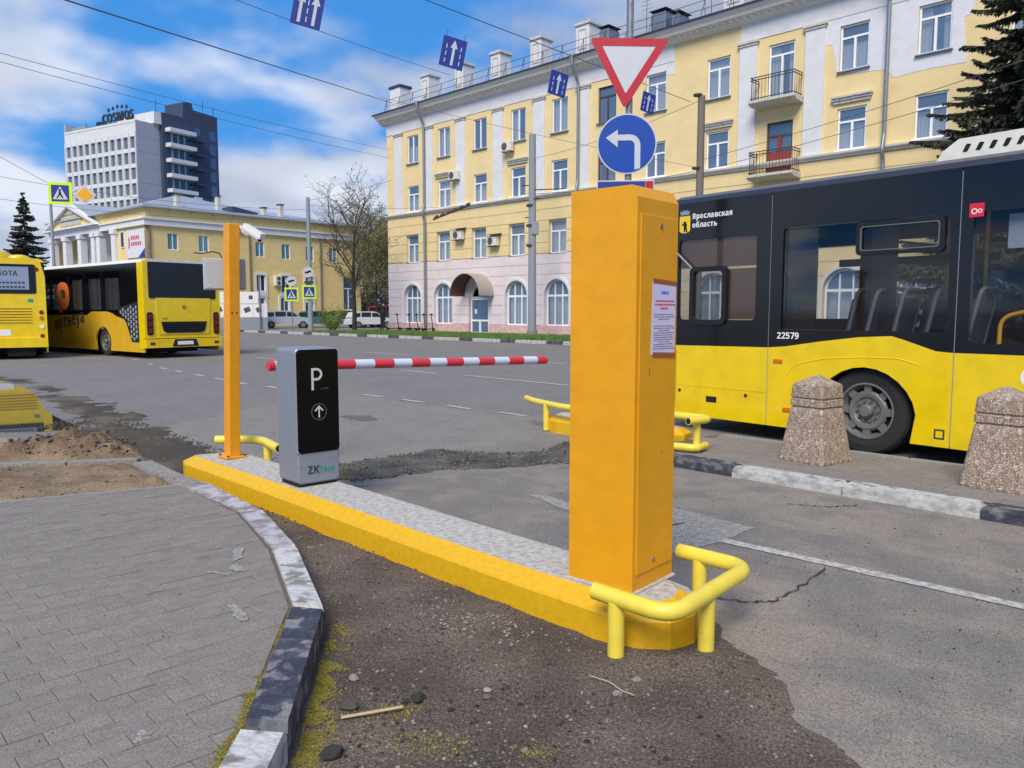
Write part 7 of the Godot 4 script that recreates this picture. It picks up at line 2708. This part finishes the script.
func make_street() -> void:
	var p := pole("thick grey tram-wire pole on the grass right of the arched entrance", Vector3(1.13, 0.1, -44.5), 11.1, 0.24, 0.19, M.pole_grey)
	for q in [[8.35, 0.7, -1], [7.6, 0.45, 1], [6.6, 0.5, -1], [8.1, 2.2, 1]]:
		var g := G.new()
		g.cyl(Vector3(0.0, q[0], 0.12), Vector3(q[1] * q[2] * 0.8, q[0] + 0.02, 0.12 + 0.3 * q[2]), 0.035, 0.03, 6)
		part(p, "bracket_arm", g, M.iron)
	var g0 := G.new()
	g0.box(Vector3(0.16, 6.0, 0.12), Vector3(0.4, 0.7, 0.3), Basis(), 0.02)
	part(p, "switch_box", g0, M.pole_grey)
	for k in 3:
		var g := G.new()
		g.cyl(Vector3(-0.1, 5.0 + k * 1.1, 0), Vector3(-0.1, 5.12 + k * 1.1, 0), 0.24, 0.24, 12)
		part(p, "strap", g, M.iron)
	var p2 := pole("grey-brown wire pole rising behind the front of the near bus", Vector3(7.95, 0.1, -34.0), 10.4, 0.17, 0.15, M.pole_brown)
	for y in [10.4, 7.4, 6.1]:
		var g := G.new()
		g.cyl(Vector3(-0.16, y, 0), Vector3(-0.16, y + 0.08, 0), 0.19, 0.19, 10)
		part(p2, "strap", g, M.iron)
	var p3 := pole("slim grey pole carrying the crossing sign by the bare tree", Vector3(-13.5, 0.0, -53.0), 9.0, 0.17, 0.12, M.pole_grey)
	p3.set_meta("category", "pole")
	var g3 := G.new()
	g3.box(Vector3(0, 3.42, 0.2), Vector3(0.62, 0.2, 0.02))
	part(p3, "small_plate", g3, M.mark_dark)
	crossing_sign("lime-edged crossing sign on the grey pole", Vector3(-13.5, 2.78, -52.8), 0.3, 0.92)
	round_sign("round white sign with a black vehicle on the grey pole", Vector3(-13.55, 4.1, -52.8), 0.3, 0.36)
	var p4 := thing("sign_post", "thin post left of the grey pole carrying a crossing sign", "pole", Vector3(-14.6, 0.0, -52.6))
	var g4 := G.new()
	g4.cyl(Vector3.ZERO, Vector3(0, 3.9, 0), 0.035, 0.035, 8)
	part(p4, "tube", g4, M.galv)
	crossing_sign("lime-edged crossing sign on the thin post", Vector3(-14.6, 2.62, -52.52), 0.3, 0.9)
	round_sign("round white sign with a black vehicle on the thin post", Vector3(-14.6, 3.5, -52.52), 0.3, 0.34)
	var p5 := thing("sign_mast", "tall grey mast behind the buses carrying two signs", "pole", Vector3(-20.9, 0, -36.3))
	g4 = G.new()
	g4.cyl(Vector3.ZERO, Vector3(0, 7.3, 0), 0.08, 0.06, 10)
	part(p5, "tube", g4, M.pole_grey)
	g4 = G.new()
	g4.cyl(Vector3(0, 6.75, 0), Vector3(2.2, 6.75, 0.2), 0.04, 0.04, 8)
	part(p5, "arm", g4, M.pole_grey)
	crossing_sign("large lime-edged crossing sign high above the buses", Vector3(-20.3, 6.8, -36.05), 0.25, 0.98)
	var ds := thing("priority_sign", "yellow diamond priority sign beside the high crossing sign", "road sign", Vector3(-19.15, 6.72, -35.95), 0.3)
	g4 = G.new()
	g4.box(Vector3.ZERO, Vector3(0.66, 0.66, 0.02), Basis(Vector3(0, 0, 1), PI / 4))
	part(ds, "white_edge", g4, M.sign_pale)
	g4 = G.new()
	g4.box(Vector3(0, 0, 0.012), Vector3(0.48, 0.48, 0.02), Basis(Vector3(0, 0, 1), PI / 4))
	part(ds, "yellow_field", g4, M.sign_amber)
	# signs on the cross cable
	var cab := [Vector3(-4.61, 8.33, -18.50), Vector3(-1.59, 8.47, -22.00), Vector3(1.56, 9.19, -27.50), Vector3(5.54, 9.97, -33.00)]
	lane_sign("blue lane sign with two arrows cut by the top of the picture", cab[0], 0.3, 2)
	lane_sign("blue lane sign with one white arrow hanging left of the chimneys", cab[1], 0.3, 1)
	lane_sign("blue lane sign with one white arrow in front of the downpipe", cab[2], 0.4, 1)
	lane_sign("blue lane sign half hidden by the give way triangle", cab[3], 0.5, 1)
	var up := Vector3(0, 0.56, 0)
	var ca: Vector3 = cab[0] + up
	var cb: Vector3 = cab[3] + up
	wire("cable carrying the blue lane signs", ca + (ca - cb) * 0.35 + Vector3(0, 0.8, 0), cb + (cb - ca) * 0.25, 0.0, 0.014)
	wire("thick dark cable running down to the cream house corner", Vector3(-12.04, 8.19, -14.00), Vector3(-8.59, 16.34, -58.00), 0.0, 0.024)
	wire("upper of the two long wires left of the house", Vector3(-19.40, 10.26, -24.00), Vector3(-8.62, 12.86, -57.00), 0.2)
	wire("lower of the two long wires left of the house", Vector3(-19.42, 10.01, -24.00), Vector3(-8.63, 12.30, -57.00), 0.2)
	wire("wire running from the left edge to the high crossing sign", Vector3(-25.67, 10.72, -33.00), Vector3(-20.9, 7.25, -36.3), 0.1)
	wire("wire crossing the blue sky towards the lane signs", Vector3(-9.40, 11.10, -24.00), Vector3(-3.05, 13.09, -40.00), 0.1)
	wire("wire from the roof edge down to the tram-wire pole", Vector3(-7.49, 13.61, -46.00), Vector3(9.35, 8.61, -40.00), 0.15)
	wire("wire from the brown pole to the top right", Vector3(8.06, 7.9, -34.0), Vector3(14.11, 8.28, -21.00), 0.1)
	wire("second wire from the brown pole to the right", Vector3(8.06, 7.45, -34.0), Vector3(15.15, 8.08, -21.00), 0.1)
	wire("wire between the two poles in front of the house", Vector3(1.13, 9.9, -44.5), Vector3(8.06, 10.4, -34.0), 0.25)
	wire("lower wire between the two poles", Vector3(1.13, 8.0, -44.5), Vector3(8.06, 7.5, -34.0), 0.2)
	wire("tram wire along the front of the house to the left pole", Vector3(1.13, 7.7, -44.5), Vector3(-13.5, 8.5, -53.0), 0.35)
	wire("low tram wire passing behind the slim post", Vector3(-28.43, 8.76, -40.00), Vector3(-13.5, 8.2, -53.0), 0.5)
	wire("second low tram wire behind the slim post", Vector3(-28.51, 7.54, -40.00), Vector3(-13.5, 7.6, -53.0), 0.5)
	wire("wire from the left pole past the bare tree", Vector3(-13.5, 8.8, -53.0), Vector3(-8.36, 10.61, -56.00), 0.1)
	# brackets of the trolley wire under the string course
	var tb := thing("trolley_bracket", "dark trolley wire fitting hanging in front of the string course", "fitting", Vector3(-3.37, 7.01, -45.00), -0.8)
	var g := G.new()
	g.cyl(Vector3(-1.7, -0.22, 0), Vector3(1.5, 0.3, 0), 0.05, 0.05, 6)
	part(tb, "bar", g, M.iron)
	for k in 6:
		g = G.new()
		g.box(Vector3(-1.4 + k * 0.55, -0.12 + k * 0.09, 0), Vector3(0.3, 0.14, 0.12), Basis(Vector3(0, 0, 1), 0.3))
		part(tb, "clamp", g, M.rusty)
	wire("wire holding the dark trolley fitting", Vector3(-3.37, 7.01, -45.00), Vector3(1.13, 8.1, -44.5), 0.05)
	make_kiosk()
	make_cars()
	make_scooters()
	make_person()
	make_trees()

func make_kiosk() -> void:
	var o := thing("street_kiosk", "low white and grey kiosk with posters beyond the slim post", "kiosk", Vector3(-22.6, 0, -66.5), 0.35)
	var g := G.new()
	g.span(-2.6, 1.9, 0.0, 1.0, -1.2, 1.2)
	part(o, "base_panel", g, M.pole_grey)
	g = G.new()
	g.span(-2.6, 1.9, 1.0, 2.15, -1.2, 1.2)
	part(o, "wall", g, M.plaster_new)
	g = G.new()
	g.span(-2.65, 1.2, 2.15, 3.1, -1.15, 1.22)
	var h := part(o, "signboard", g, M.white)
	g = G.new()
	g.box(Vector3(0.6, 2.65, 1.23), Vector3(0.3, 0.3, 0.02))
	part(h, "mark", g, M.mark_dim)
	for q in [[-1.9, 0.9], [-0.8, 0.8], [0.3, 0.9], [1.2, 0.7]]:
		g = G.new()
		g.box(Vector3(q[0], 1.5, 1.205), Vector3(q[1], 1.0, 0.02))
		var f := part(o, "poster", g, M.white)
		g = G.new()
		g.box(Vector3(q[0], 1.62, 1.22), Vector3(q[1] * 0.55, 0.4, 0.01), Basis(Vector3(0, 0, 1), 0.4))
		part(f, "picture", g, M.mark_dim)
	g = G.new()
	g.cyl(Vector3(1.3, 0, 1.35), Vector3(1.3, 4.4, 1.35), 0.06, 0.06, 8)
	part(o, "corner_post", g, M.galv)

func make_cars() -> void:
	var rows := [["silver estate car parked by the theatre, nearest the kiosk", -20.1, -70.5, 0.35, "car_silver", 1.0], ["dull green car parked behind the grey pole", -17.6, -72.5, 0.2, "car_green", 0.98], ["dark car parked behind the green bush", -15.2, -73.5, 0.1, "car_dark", 1.0], ["pale silver car parked right of the bare tree trunk", -12.9, -71.5, 0.55, "car_white", 0.95], ["dark car behind the person", -12.0, -76.0, 0.3, "car_dark", 1.0], ["orange-red van roof beyond the cars", -13.3, -84.0, 0.1, "car_red", 1.35]]
	for r in rows:
		var o := thing("parked_car", r[0], "car", Vector3(r[1], 0, r[2]), r[3], "cars parked by the theatre")
		o.scale = Vector3(1, r[5], 1)
		var g := G.new()
		var body := V2([-2.15, 0.35, -2.1, 0.75, -1.9, 0.92, -1.0, 1.0, 1.1, 1.0, 1.95, 0.88, 2.15, 0.65, 2.15, 0.35])
		g.ext(body, -0.82, 0.82)
		part(o, "body", g, M[r[4]])
		g = G.new()
		g.ext(V2([-2.0, 0.98, -1.75, 1.45, -1.2, 1.56, 0.1, 1.56, 0.5, 1.48, 1.15, 0.99]), -0.68, 0.68)
		var cab := part(o, "cabin", g, M[r[4]])
		for s in [-1, 1]:
			for q in [[-1.85, -1.1, 1.03, 1.4], [-1.0, -0.1, 1.03, 1.46], [0.0, 0.75, 1.03, 1.42]]:
				g = G.new()
				var a: Array = q
				g.ext(V2([a[0], a[2], a[1] + (0.2 if a[0] == 0.0 else 0.0), a[2], a[1] - (0.25 if a[0] == 0.0 else 0.0), a[3], a[0] + (0.15 if a[0] < -1.5 else 0.0), a[3]]), 0.68 * s, 0.69 * s)
				part(cab, "side_window", g, M.glass_dark)
		g = G.new()
		g.quad_to(Vector3(0.56, 1.45, -0.6), Vector3(0.56, 1.45, 0.6), Vector3(1.14, 1.02, 0.64), Vector3(1.14, 1.02, -0.64), Vector3(1, 1, 0))
		part(cab, "windscreen", g, M.glass_dark, Vector3(0.012, 0.012, 0))
		for s in [-1.0, 1.0]:
			for x in [-1.35, 1.35]:
				g = G.new()
				g.cyl(Vector3(x, 0.32, s * 0.62), Vector3(x, 0.32, s * 0.84), 0.32, 0.32, 18)
				var w := part(o, "wheel", g, M.rubber)
				g = G.new()
				g.cyl(Vector3(x, 0.32, s * 0.84), Vector3(x, 0.32, s * 0.855), 0.2, 0.2, 14)
				part(w, "rim", g, M.rim)
			g = G.new()
			g.box(Vector3(2.1, 0.72, s * 0.6), Vector3(0.12, 0.16, 0.3), Basis(), 0.03)
			part(o, "headlight", g, M.headlamp)

func make_scooters() -> void:
	var spots := [Vector3(-8.46, 0.13, -56.60), Vector3(-7.53, 0.13, -56.05), Vector3(-6.92, 0.13, -55.50), Vector3(-6.33, 0.13, -54.95), Vector3(-5.75, 0.13, -54.40)]
	var ls := ["leftmost rental scooter standing against the pink wall", "second rental scooter from the left by the pink wall", "middle rental scooter of the row by the pink wall", "fourth rental scooter from the left by the pink wall", "rightmost rental scooter by the pink wall"]
	for i in 5:
		var o := thing("kick_scooter", ls[i], "scooter", spots[i], [0.5, 0.75, 0.6, 0.8, 0.7][i], "rental scooters in a row")
		var g := G.new()
		g.box(Vector3(-0.1, 0.16, 0), Vector3(0.75, 0.07, 0.17), Basis(), 0.02)
		part(o, "deck", g, M.black_plastic)
		g = G.new()
		g.cyl(Vector3(0.36, 0.14, 0), Vector3(0.24, 1.12, 0), 0.035, 0.03, 8)
		part(o, "stem", g, M.mark_dim if i % 2 else M.black_plastic)
		g = G.new()
		g.cyl(Vector3(0.24, 1.12, -0.24), Vector3(0.24, 1.12, 0.24), 0.03, 0.03, 8)
		part(o, "handlebar", g, M.dark)
		g = G.new()
		g.box(Vector3(0.26, 1.17, 0), Vector3(0.12, 0.1, 0.1), Basis(), 0.02)
		part(o, "display", g, M.dark)
		for x in [-0.46, 0.4]:
			g = G.new()
			g.cyl(Vector3(x, 0.12, -0.03), Vector3(x, 0.12, 0.03), 0.12, 0.12, 14)
			part(o, "wheel", g, M.rubber)

func nets(bones: Array, cell: float, k: float) -> G:
	# one continuous skin round tapered bones [a, b, ra, rb], meshed as surface nets
	var lo := Vector3(1e9, 1e9, 1e9)
	var hi := -lo
	for b in bones:
		var r := maxf(b[2], b[3]) + cell * 2
		lo = lo.min(b[0] - Vector3.ONE * r).min(b[1] - Vector3.ONE * r)
		hi = hi.max(b[0] + Vector3.ONE * r).max(b[1] + Vector3.ONE * r)
	var n := Vector3i(((hi - lo) / cell).ceil()) + Vector3i.ONE
	var f := PackedFloat32Array()
	f.resize(n.x * n.y * n.z)
	for z in n.z:
		for y in n.y:
			for x in n.x:
				var p := lo + Vector3(x, y, z) * cell
				var s := 0.0
				for b in bones:
					var ab: Vector3 = b[1] - b[0]
					var t := clampf((p - b[0]).dot(ab) / maxf(ab.length_squared(), 1e-6), 0.0, 1.0)
					var d: float = p.distance_to(b[0] + ab * t) - lerpf(b[2], b[3], t)
					s += exp(-d / k)
				f[(z * n.y + y) * n.x + x] = -k * log(maxf(s, 1e-20))
	var id := func(x: int, y: int, z: int) -> int: return (z * n.y + y) * n.x + x
	var vert := {}
	for z in n.z - 1:
		for y in n.y - 1:
			for x in n.x - 1:
				var c := Vector3()
				var m := 0
				for e in [[0, 0, 0, 1, 0, 0], [0, 1, 0, 1, 1, 0], [0, 0, 1, 1, 0, 1], [0, 1, 1, 1, 1, 1], [0, 0, 0, 0, 1, 0], [1, 0, 0, 1, 1, 0], [0, 0, 1, 0, 1, 1], [1, 0, 1, 1, 1, 1], [0, 0, 0, 0, 0, 1], [1, 0, 0, 1, 0, 1], [0, 1, 0, 0, 1, 1], [1, 1, 0, 1, 1, 1]]:
					var a := f[id.call(x + e[0], y + e[1], z + e[2])]
					var b := f[id.call(x + e[3], y + e[4], z + e[5])]
					if (a < 0.0) != (b < 0.0):
						c += Vector3(e[0], e[1], e[2]).lerp(Vector3(e[3], e[4], e[5]), a / (a - b))
						m += 1
				if m > 0:
					vert[id.call(x, y, z)] = lo + (Vector3(x, y, z) + c / m) * cell
	var g := G.new()
	for z in range(1, n.z - 1):
		for y in range(1, n.y - 1):
			for x in range(1, n.x - 1):
				var a := f[id.call(x, y, z)]
				for ax in 3:
					var d := Vector3i(1 if ax == 0 else 0, 1 if ax == 1 else 0, 1 if ax == 2 else 0)
					var b := f[id.call(x + d.x, y + d.y, z + d.z)]
					if (a < 0.0) == (b < 0.0):
						continue
					var u := Vector3i(d.z, d.x, d.y)
					var w := Vector3i(d.y, d.z, d.x)
					var q := []
					for o in [Vector3i.ZERO, u, u + w, w]:
						q.append(vert.get(id.call(x - o.x, y - o.y, z - o.z)))
					if q.has(null):
						continue
					g.quad_to(q[0], q[1], q[2], q[3], Vector3(d) * (1.0 if a < 0.0 else -1.0))
	return g

func make_person() -> void:
	var o := thing("person", "person in dark clothes standing at the corner of the cream house", "person", Vector3(-10.15, 0.0, -62.0), 2.4)
	var B := [
		[Vector3(0, 0.95, 0), Vector3(0, 1.38, 0.01), 0.135, 0.15], [Vector3(-0.14, 1.38, 0), Vector3(0.14, 1.38, 0), 0.075, 0.075], [Vector3(0, 1.4, 0), Vector3(0, 1.5, 0.01), 0.055, 0.05], [Vector3(0, 1.58, 0.02), Vector3(0, 1.66, 0.0), 0.085, 0.09],
		[Vector3(-0.09, 0.93, 0), Vector3(-0.1, 0.5, 0.02), 0.095, 0.065], [Vector3(-0.1, 0.5, 0.02), Vector3(-0.1, 0.08, -0.02), 0.06, 0.042], [Vector3(-0.1, 0.04, -0.03), Vector3(-0.11, 0.035, 0.14), 0.045, 0.035],
		[Vector3(0.09, 0.93, 0), Vector3(0.12, 0.5, -0.03), 0.095, 0.065], [Vector3(0.12, 0.5, -0.03), Vector3(0.12, 0.08, -0.1), 0.06, 0.042], [Vector3(0.12, 0.04, -0.11), Vector3(0.13, 0.035, 0.06), 0.045, 0.035],
		[Vector3(-0.19, 1.36, 0), Vector3(-0.25, 1.06, -0.02), 0.06, 0.048], [Vector3(-0.25, 1.06, -0.02), Vector3(-0.2, 0.84, 0.1), 0.045, 0.035], [Vector3(-0.2, 0.84, 0.1), Vector3(-0.19, 0.75, 0.13), 0.032, 0.025],
		[Vector3(0.19, 1.36, 0), Vector3(0.25, 1.08, -0.02), 0.06, 0.048], [Vector3(0.25, 1.08, -0.02), Vector3(0.2, 0.88, 0.12), 0.045, 0.035], [Vector3(0.2, 0.88, 0.12), Vector3(0.19, 0.8, 0.16), 0.032, 0.025],
	]
	part(o, "body", nets(B, 0.035, 0.018), M.skin)
	var coat := [[Vector3(0, 0.86, 0), Vector3(0, 1.4, 0.01), 0.17, 0.17], [Vector3(-0.15, 1.38, 0), Vector3(0.15, 1.38, 0), 0.09, 0.09], [Vector3(-0.19, 1.37, 0), Vector3(-0.25, 1.06, -0.02), 0.075, 0.065], [Vector3(-0.25, 1.06, -0.02), Vector3(-0.21, 0.87, 0.08), 0.062, 0.052], [Vector3(0.19, 1.37, 0), Vector3(0.25, 1.08, -0.02), 0.075, 0.065], [Vector3(0.25, 1.08, -0.02), Vector3(0.21, 0.91, 0.1), 0.062, 0.052]]
	part(o, "jacket", nets(coat, 0.04, 0.02), M.cloth_dark)
	var tr := [[Vector3(-0.09, 0.93, 0), Vector3(-0.1, 0.5, 0.02), 0.115, 0.085], [Vector3(-0.1, 0.5, 0.02), Vector3(-0.1, 0.1, -0.02), 0.08, 0.065], [Vector3(0.09, 0.93, 0), Vector3(0.12, 0.5, -0.03), 0.115, 0.085], [Vector3(0.12, 0.5, -0.03), Vector3(0.12, 0.1, -0.1), 0.08, 0.065]]
	part(o, "trousers", nets(tr, 0.04, 0.015), M.cloth_trousers)
	part(o, "hair", nets([[Vector3(0, 1.63, -0.03), Vector3(0, 1.69, -0.01), 0.1, 0.09]], 0.03, 0.02), M.hair)

# ---- trees --------------------------------------------------------------------------
func branch(g: G, r: RandomNumberGenerator, a: Vector3, d: Vector3, ln: float, rad: float, lv: int, tips: Array, spread: float) -> void:
	var p := a
	var dir := d
	var pts := [a]
	for i in 4:
		dir = (dir + Vector3(r.randfn(0, 0.13), r.randfn(0.05, 0.08), r.randfn(0, 0.13))).normalized()
		p += dir * ln / 4
		pts.append(p)
	for i in 4:
		var k := 7 if lv < 2 else 4 if lv < 3 else 3
		g.cyl(pts[i], pts[i + 1], rad * (1.0 - 0.14 * i), rad * (1.0 - 0.14 * (i + 1)), k, false)
	if lv >= 4:
		tips.append_array(pts)
		return
	var n := 5 if lv < 3 else 4
	for i in n:
		var t := 0.35 + 0.65 * (i + r.randf()) / n
		var at: Vector3 = pts[int(t * 3.99)].lerp(pts[int(t * 3.99) + 1], fposmod(t * 3.99, 1.0))
		var side := Vector3(r.randfn(0, 1), r.randfn(0.25, 0.45), r.randfn(0, 1)).normalized()
		branch(g, r, at, (dir * (1.0 - spread) + side * spread).normalized(), ln * r.randf_range(0.45, 0.72), rad * 0.48, lv + 1, tips, spread)

func bare_tree(label: String, at: Vector3, h: float, sd: int, rad: float, buds: int, budcol: Color, spread := 0.62) -> void:
	var o := thing("bare_tree", label, "tree", at, sd * 1.3, "leafless trees beside the cream house")
	var r := RandomNumberGenerator.new()
	r.seed = sd
	var g := G.new()
	var pts := []
	var p := Vector3(0, -0.1, 0)
	for i in 7:
		pts.append(p)
		p += Vector3(r.randfn(0, 0.03), 1, r.randfn(0, 0.03)).normalized() * h * 0.13
	for i in 6:
		g.cyl(pts[i], pts[i + 1], rad * (1.0 - 0.11 * i), rad * (1.0 - 0.11 * (i + 1)), 10, false)
	part(o, "trunk", g, M.bark)
	var c := G.new()
	var tips := []
	for i in 11:
		var t := 1.7 + 4.2 * i / 10.0
		var at2: Vector3 = pts[int(t)].lerp(pts[mini(int(t) + 1, 6)], fposmod(t, 1.0))
		var a := i * 2.4 + r.randf()
		branch(c, r, at2, Vector3(cos(a) * 0.8, 0.75 + 0.05 * i, sin(a) * 0.8).normalized(), h * r.randf_range(0.27, 0.38), rad * 0.36, 1, tips, spread)
	branch(c, r, pts[6], Vector3.UP, h * 0.25, rad * 0.34, 1, tips, spread)
	part(o, "crown", c, M.twig)
	if buds > 0:
		var b := G.new()
		for i in buds:
			var q: Vector3 = tips[r.randi() % tips.size()] + Vector3(r.randfn(0, 0.12), r.randfn(0, 0.12), r.randfn(0, 0.12))
			var k := r.randf_range(0.6, 1.3)
			b.col = Color(budcol.r * k, budcol.g * k, budcol.b * k)
			var s := r.randf_range(0.04, 0.09)
			var e1 := Vector3(r.randfn(0, 1), r.randfn(0, 1), r.randfn(0, 1)).normalized() * s
			var e2 := Vector3(r.randfn(0, 1), r.randfn(0, 1), r.randfn(0, 1)).normalized() * s
			b.tri(q - e1, q + e1, q + e2 * 1.6)
		part(o, "buds", b, M.bud)

func spruce(label: String, at: Vector3, h: float, r0: float, sd: int, dense: float, low: float, high: float, size: float) -> void:
	var o := thing("spruce_tree", label, "tree", at, 0.0, "dark spruces")
	var r := RandomNumberGenerator.new()
	r.seed = sd
	var g := G.new()
	g.cyl(Vector3(0, -0.1, 0), Vector3(0, h, 0), 0.018 * h, 0.01, 9, false)
	part(o, "trunk", g, M.bark)
	var wood := G.new()
	var n := G.new()
	var y := low * h
	while y < high * h:
		var rr := r0 * pow(1.0 - y / h, 0.85)
		var k := int(6 + 1.5 * dense)
		var ph := r.randf() * TAU
		for i in k:
			var a := ph + TAU * (i + r.randf_range(-0.25, 0.25)) / k
			var ln := rr * r.randf_range(0.75, 1.12)
			var dir := Vector3(cos(a), 0, sin(a))
			var pts := []
			var yy := y + r.randf_range(-0.028, 0.028) * h
			var droop := r.randf_range(0.3, 0.55)
			var curve := Vector3(-dir.z, 0, dir.x) * r.randf_range(-0.18, 0.18)
			for j in 7:
				var t := j / 6.0
				pts.append(Vector3(0, yy, 0) + (dir + curve * t) * ln * t + Vector3(0, ln * (-droop * t + (droop - 0.1) * t * t) + r.randf_range(-0.03, 0.03), 0))
			wood.tube(pts, 0.012 + 0.004 * ln, 4, false)
			var m := int(ln * 16 * dense) + 4
			for j in m:
				var t := 0.12 + 0.88 * (j + r.randf()) / m
				var idx := mini(int(t * 6), 5)
				var c: Vector3 = pts[idx].lerp(pts[idx + 1], t * 6 - idx)
				for s in [-1.0, 1.0]:
					var sl := (0.10 + 0.34 * ln * (1.0 - t) * 0.55) * r.randf_range(0.7, 1.2)
					var sd2: Vector3 = (dir * 0.75 + Vector3(-dir.z, 0, dir.x) * s * r.randf_range(0.3, 1.2) + Vector3(0, -0.5 + r.randf_range(-0.8, 0.55), 0)).normalized()
					var e: Vector3 = c + sd2 * sl
					var sh := r.randf_range(0.55, 1.25)
					n.col = Color(0.078 * sh, 0.092 * sh, 0.066 * sh)
					var q := maxi(2, int(sl / (0.05 * size)))
					for w in q:
						var b: Vector3 = c.lerp(e, float(w) / q)
						var f: Vector3 = c.lerp(e, float(w + 1.5) / q)
						var side: Vector3 = sd2.cross(Vector3(r.randfn(0, 1), r.randfn(0, 1), r.randfn(0, 1))).normalized() * 0.032 * size
						n.tri(b - side, b + side, f)
						var side2: Vector3 = sd2.cross(side).normalized() * 0.032 * size
						n.tri(b - side2, b + side2, f)
		y += maxf(0.16, 0.028 * h) * r.randf_range(0.8, 1.2)
	part(o, "branches", wood, M.bark)
	part(o, "crown", n, M.needle)

func make_trees() -> void:
	bare_tree("tall leafless tree left of the cream house, nearest of its kind", Vector3(-10.8, 0.05, -54.0), 8.8, 11, 0.17, 500, Color(0.2, 0.16, 0.08))
	bare_tree("leafless tree behind the cars, left of its neighbours", Vector3(-15.6, 0, -86.0), 11.0, 12, 0.14, 7000, Color(0.22, 0.22, 0.06))
	bare_tree("leafless tree behind the cars with yellow-green buds", Vector3(-13.6, 0, -82.0), 9.0, 13, 0.13, 9000, Color(0.24, 0.24, 0.07))
	bare_tree("leafless tree just left of the house corner", Vector3(-13.2, 0, -77.0), 8.2, 14, 0.12, 8000, Color(0.22, 0.21, 0.07))
	bare_tree("leafless tree half hidden by the house corner", Vector3(-11.6, 0, -80.0), 9.2, 15, 0.13, 8000, Color(0.2, 0.2, 0.06))
	bare_tree("leafless tree furthest back in the gap beside the house", Vector3(-15.2, 0, -95.0), 11.0, 16, 0.15, 9000, Color(0.2, 0.2, 0.07))
	spruce("dark pointed spruce left of the theatre portico", Vector3(-36.6, 0, -60.0), 10.3, 3.0, 5, 1.0, 0.12, 0.99, 2.2)
	spruce("large dark spruce at the upper right in front of the house", Vector3(17.35, 0, -27.0), 15.5, 5.9, 8, 2.0, 0.14, 0.97, 1.25)
	# far-off wood that closes the gap between the theatre and the house
	var wood := G.new()
	var wr := RandomNumberGenerator.new()
	wr.seed = 9
	for i in 16000:
		var q := Vector3(wr.randf_range(-30.0, -4.0), 0, wr.randf_range(-112.0, -100.0))
		q.y = pow(wr.randf(), 0.8) * (6.6 + 2.2 * sin(q.x * 0.7) + 1.2 * sin(q.x * 1.9 + q.z))
		var k := wr.randf_range(0.55, 1.25)
		wood.col = Color(0.13 * k, 0.125 * k, 0.05 * k).lerp(Color(0.14 * k, 0.10 * k, 0.07 * k), wr.randf())
		var e1 := Vector3(wr.randfn(0, 1), wr.randfn(0, 1), wr.randfn(0, 1)).normalized() * 0.22
		var e2 := Vector3(wr.randfn(0, 1), wr.randfn(0, 1), wr.randfn(0, 1)).normalized() * 0.3
		wood.tri(q - e1, q + e1, q + e2)
	var wo := part(self, "distant_thicket", wood, M.bud)
	wo.set_meta("kind", "stuff")
	tag(wo, "brown-green thicket far behind the parked cars", "thicket")
	# shrub
	var o := thing("spring_bush", "bright yellow-green bush at the foot of the bare tree", "bush", Vector3(-12.35, 0.1, -54.6))
	var r := RandomNumberGenerator.new()
	r.seed = 3
	var w := G.new()
	var tips := []
	for i in 16:
		var a := r.randf() * TAU
		var e := Vector3(cos(a) * r.randf_range(0.3, 1.0), r.randf_range(0.9, 1.9), sin(a) * r.randf_range(0.3, 1.0))
		w.cyl(Vector3(cos(a) * 0.1, 0, sin(a) * 0.1), e, 0.018, 0.008, 4, false)
		tips.append([Vector3(cos(a) * 0.1, 0.1, sin(a) * 0.1), e])
	part(o, "stems", w, M.twig)
	var l := G.new()
	for i in 2600:
		var t: Array = tips[r.randi() % tips.size()]
		var q: Vector3 = t[0].lerp(t[1], r.randf_range(0.15, 1.08)) + Vector3(r.randfn(0, 0.13), r.randfn(0, 0.12), r.randfn(0, 0.13))
		var k := r.randf_range(0.7, 1.3)
		l.col = Color(0.24 * k, 0.32 * k, 0.05 * k)
		var e1 := Vector3(r.randfn(0, 1), r.randfn(0, 1), r.randfn(0, 1)).normalized() * 0.045
		var e2 := Vector3(r.randfn(0, 1), r.randfn(0, 1), r.randfn(0, 1)).normalized() * 0.06
		l.tri(q - e1, q + e1, q + e2)
	part(o, "foliage", l, M.bud)

func _ready() -> void:
	make_materials()
	make_view()
	make_ground()
	make_island()
	make_far_island()
	make_bollards()
	make_signs()
	make_litter()
	make_house()
	make_theatre()
	make_hotel()
	make_buses()
	make_street()
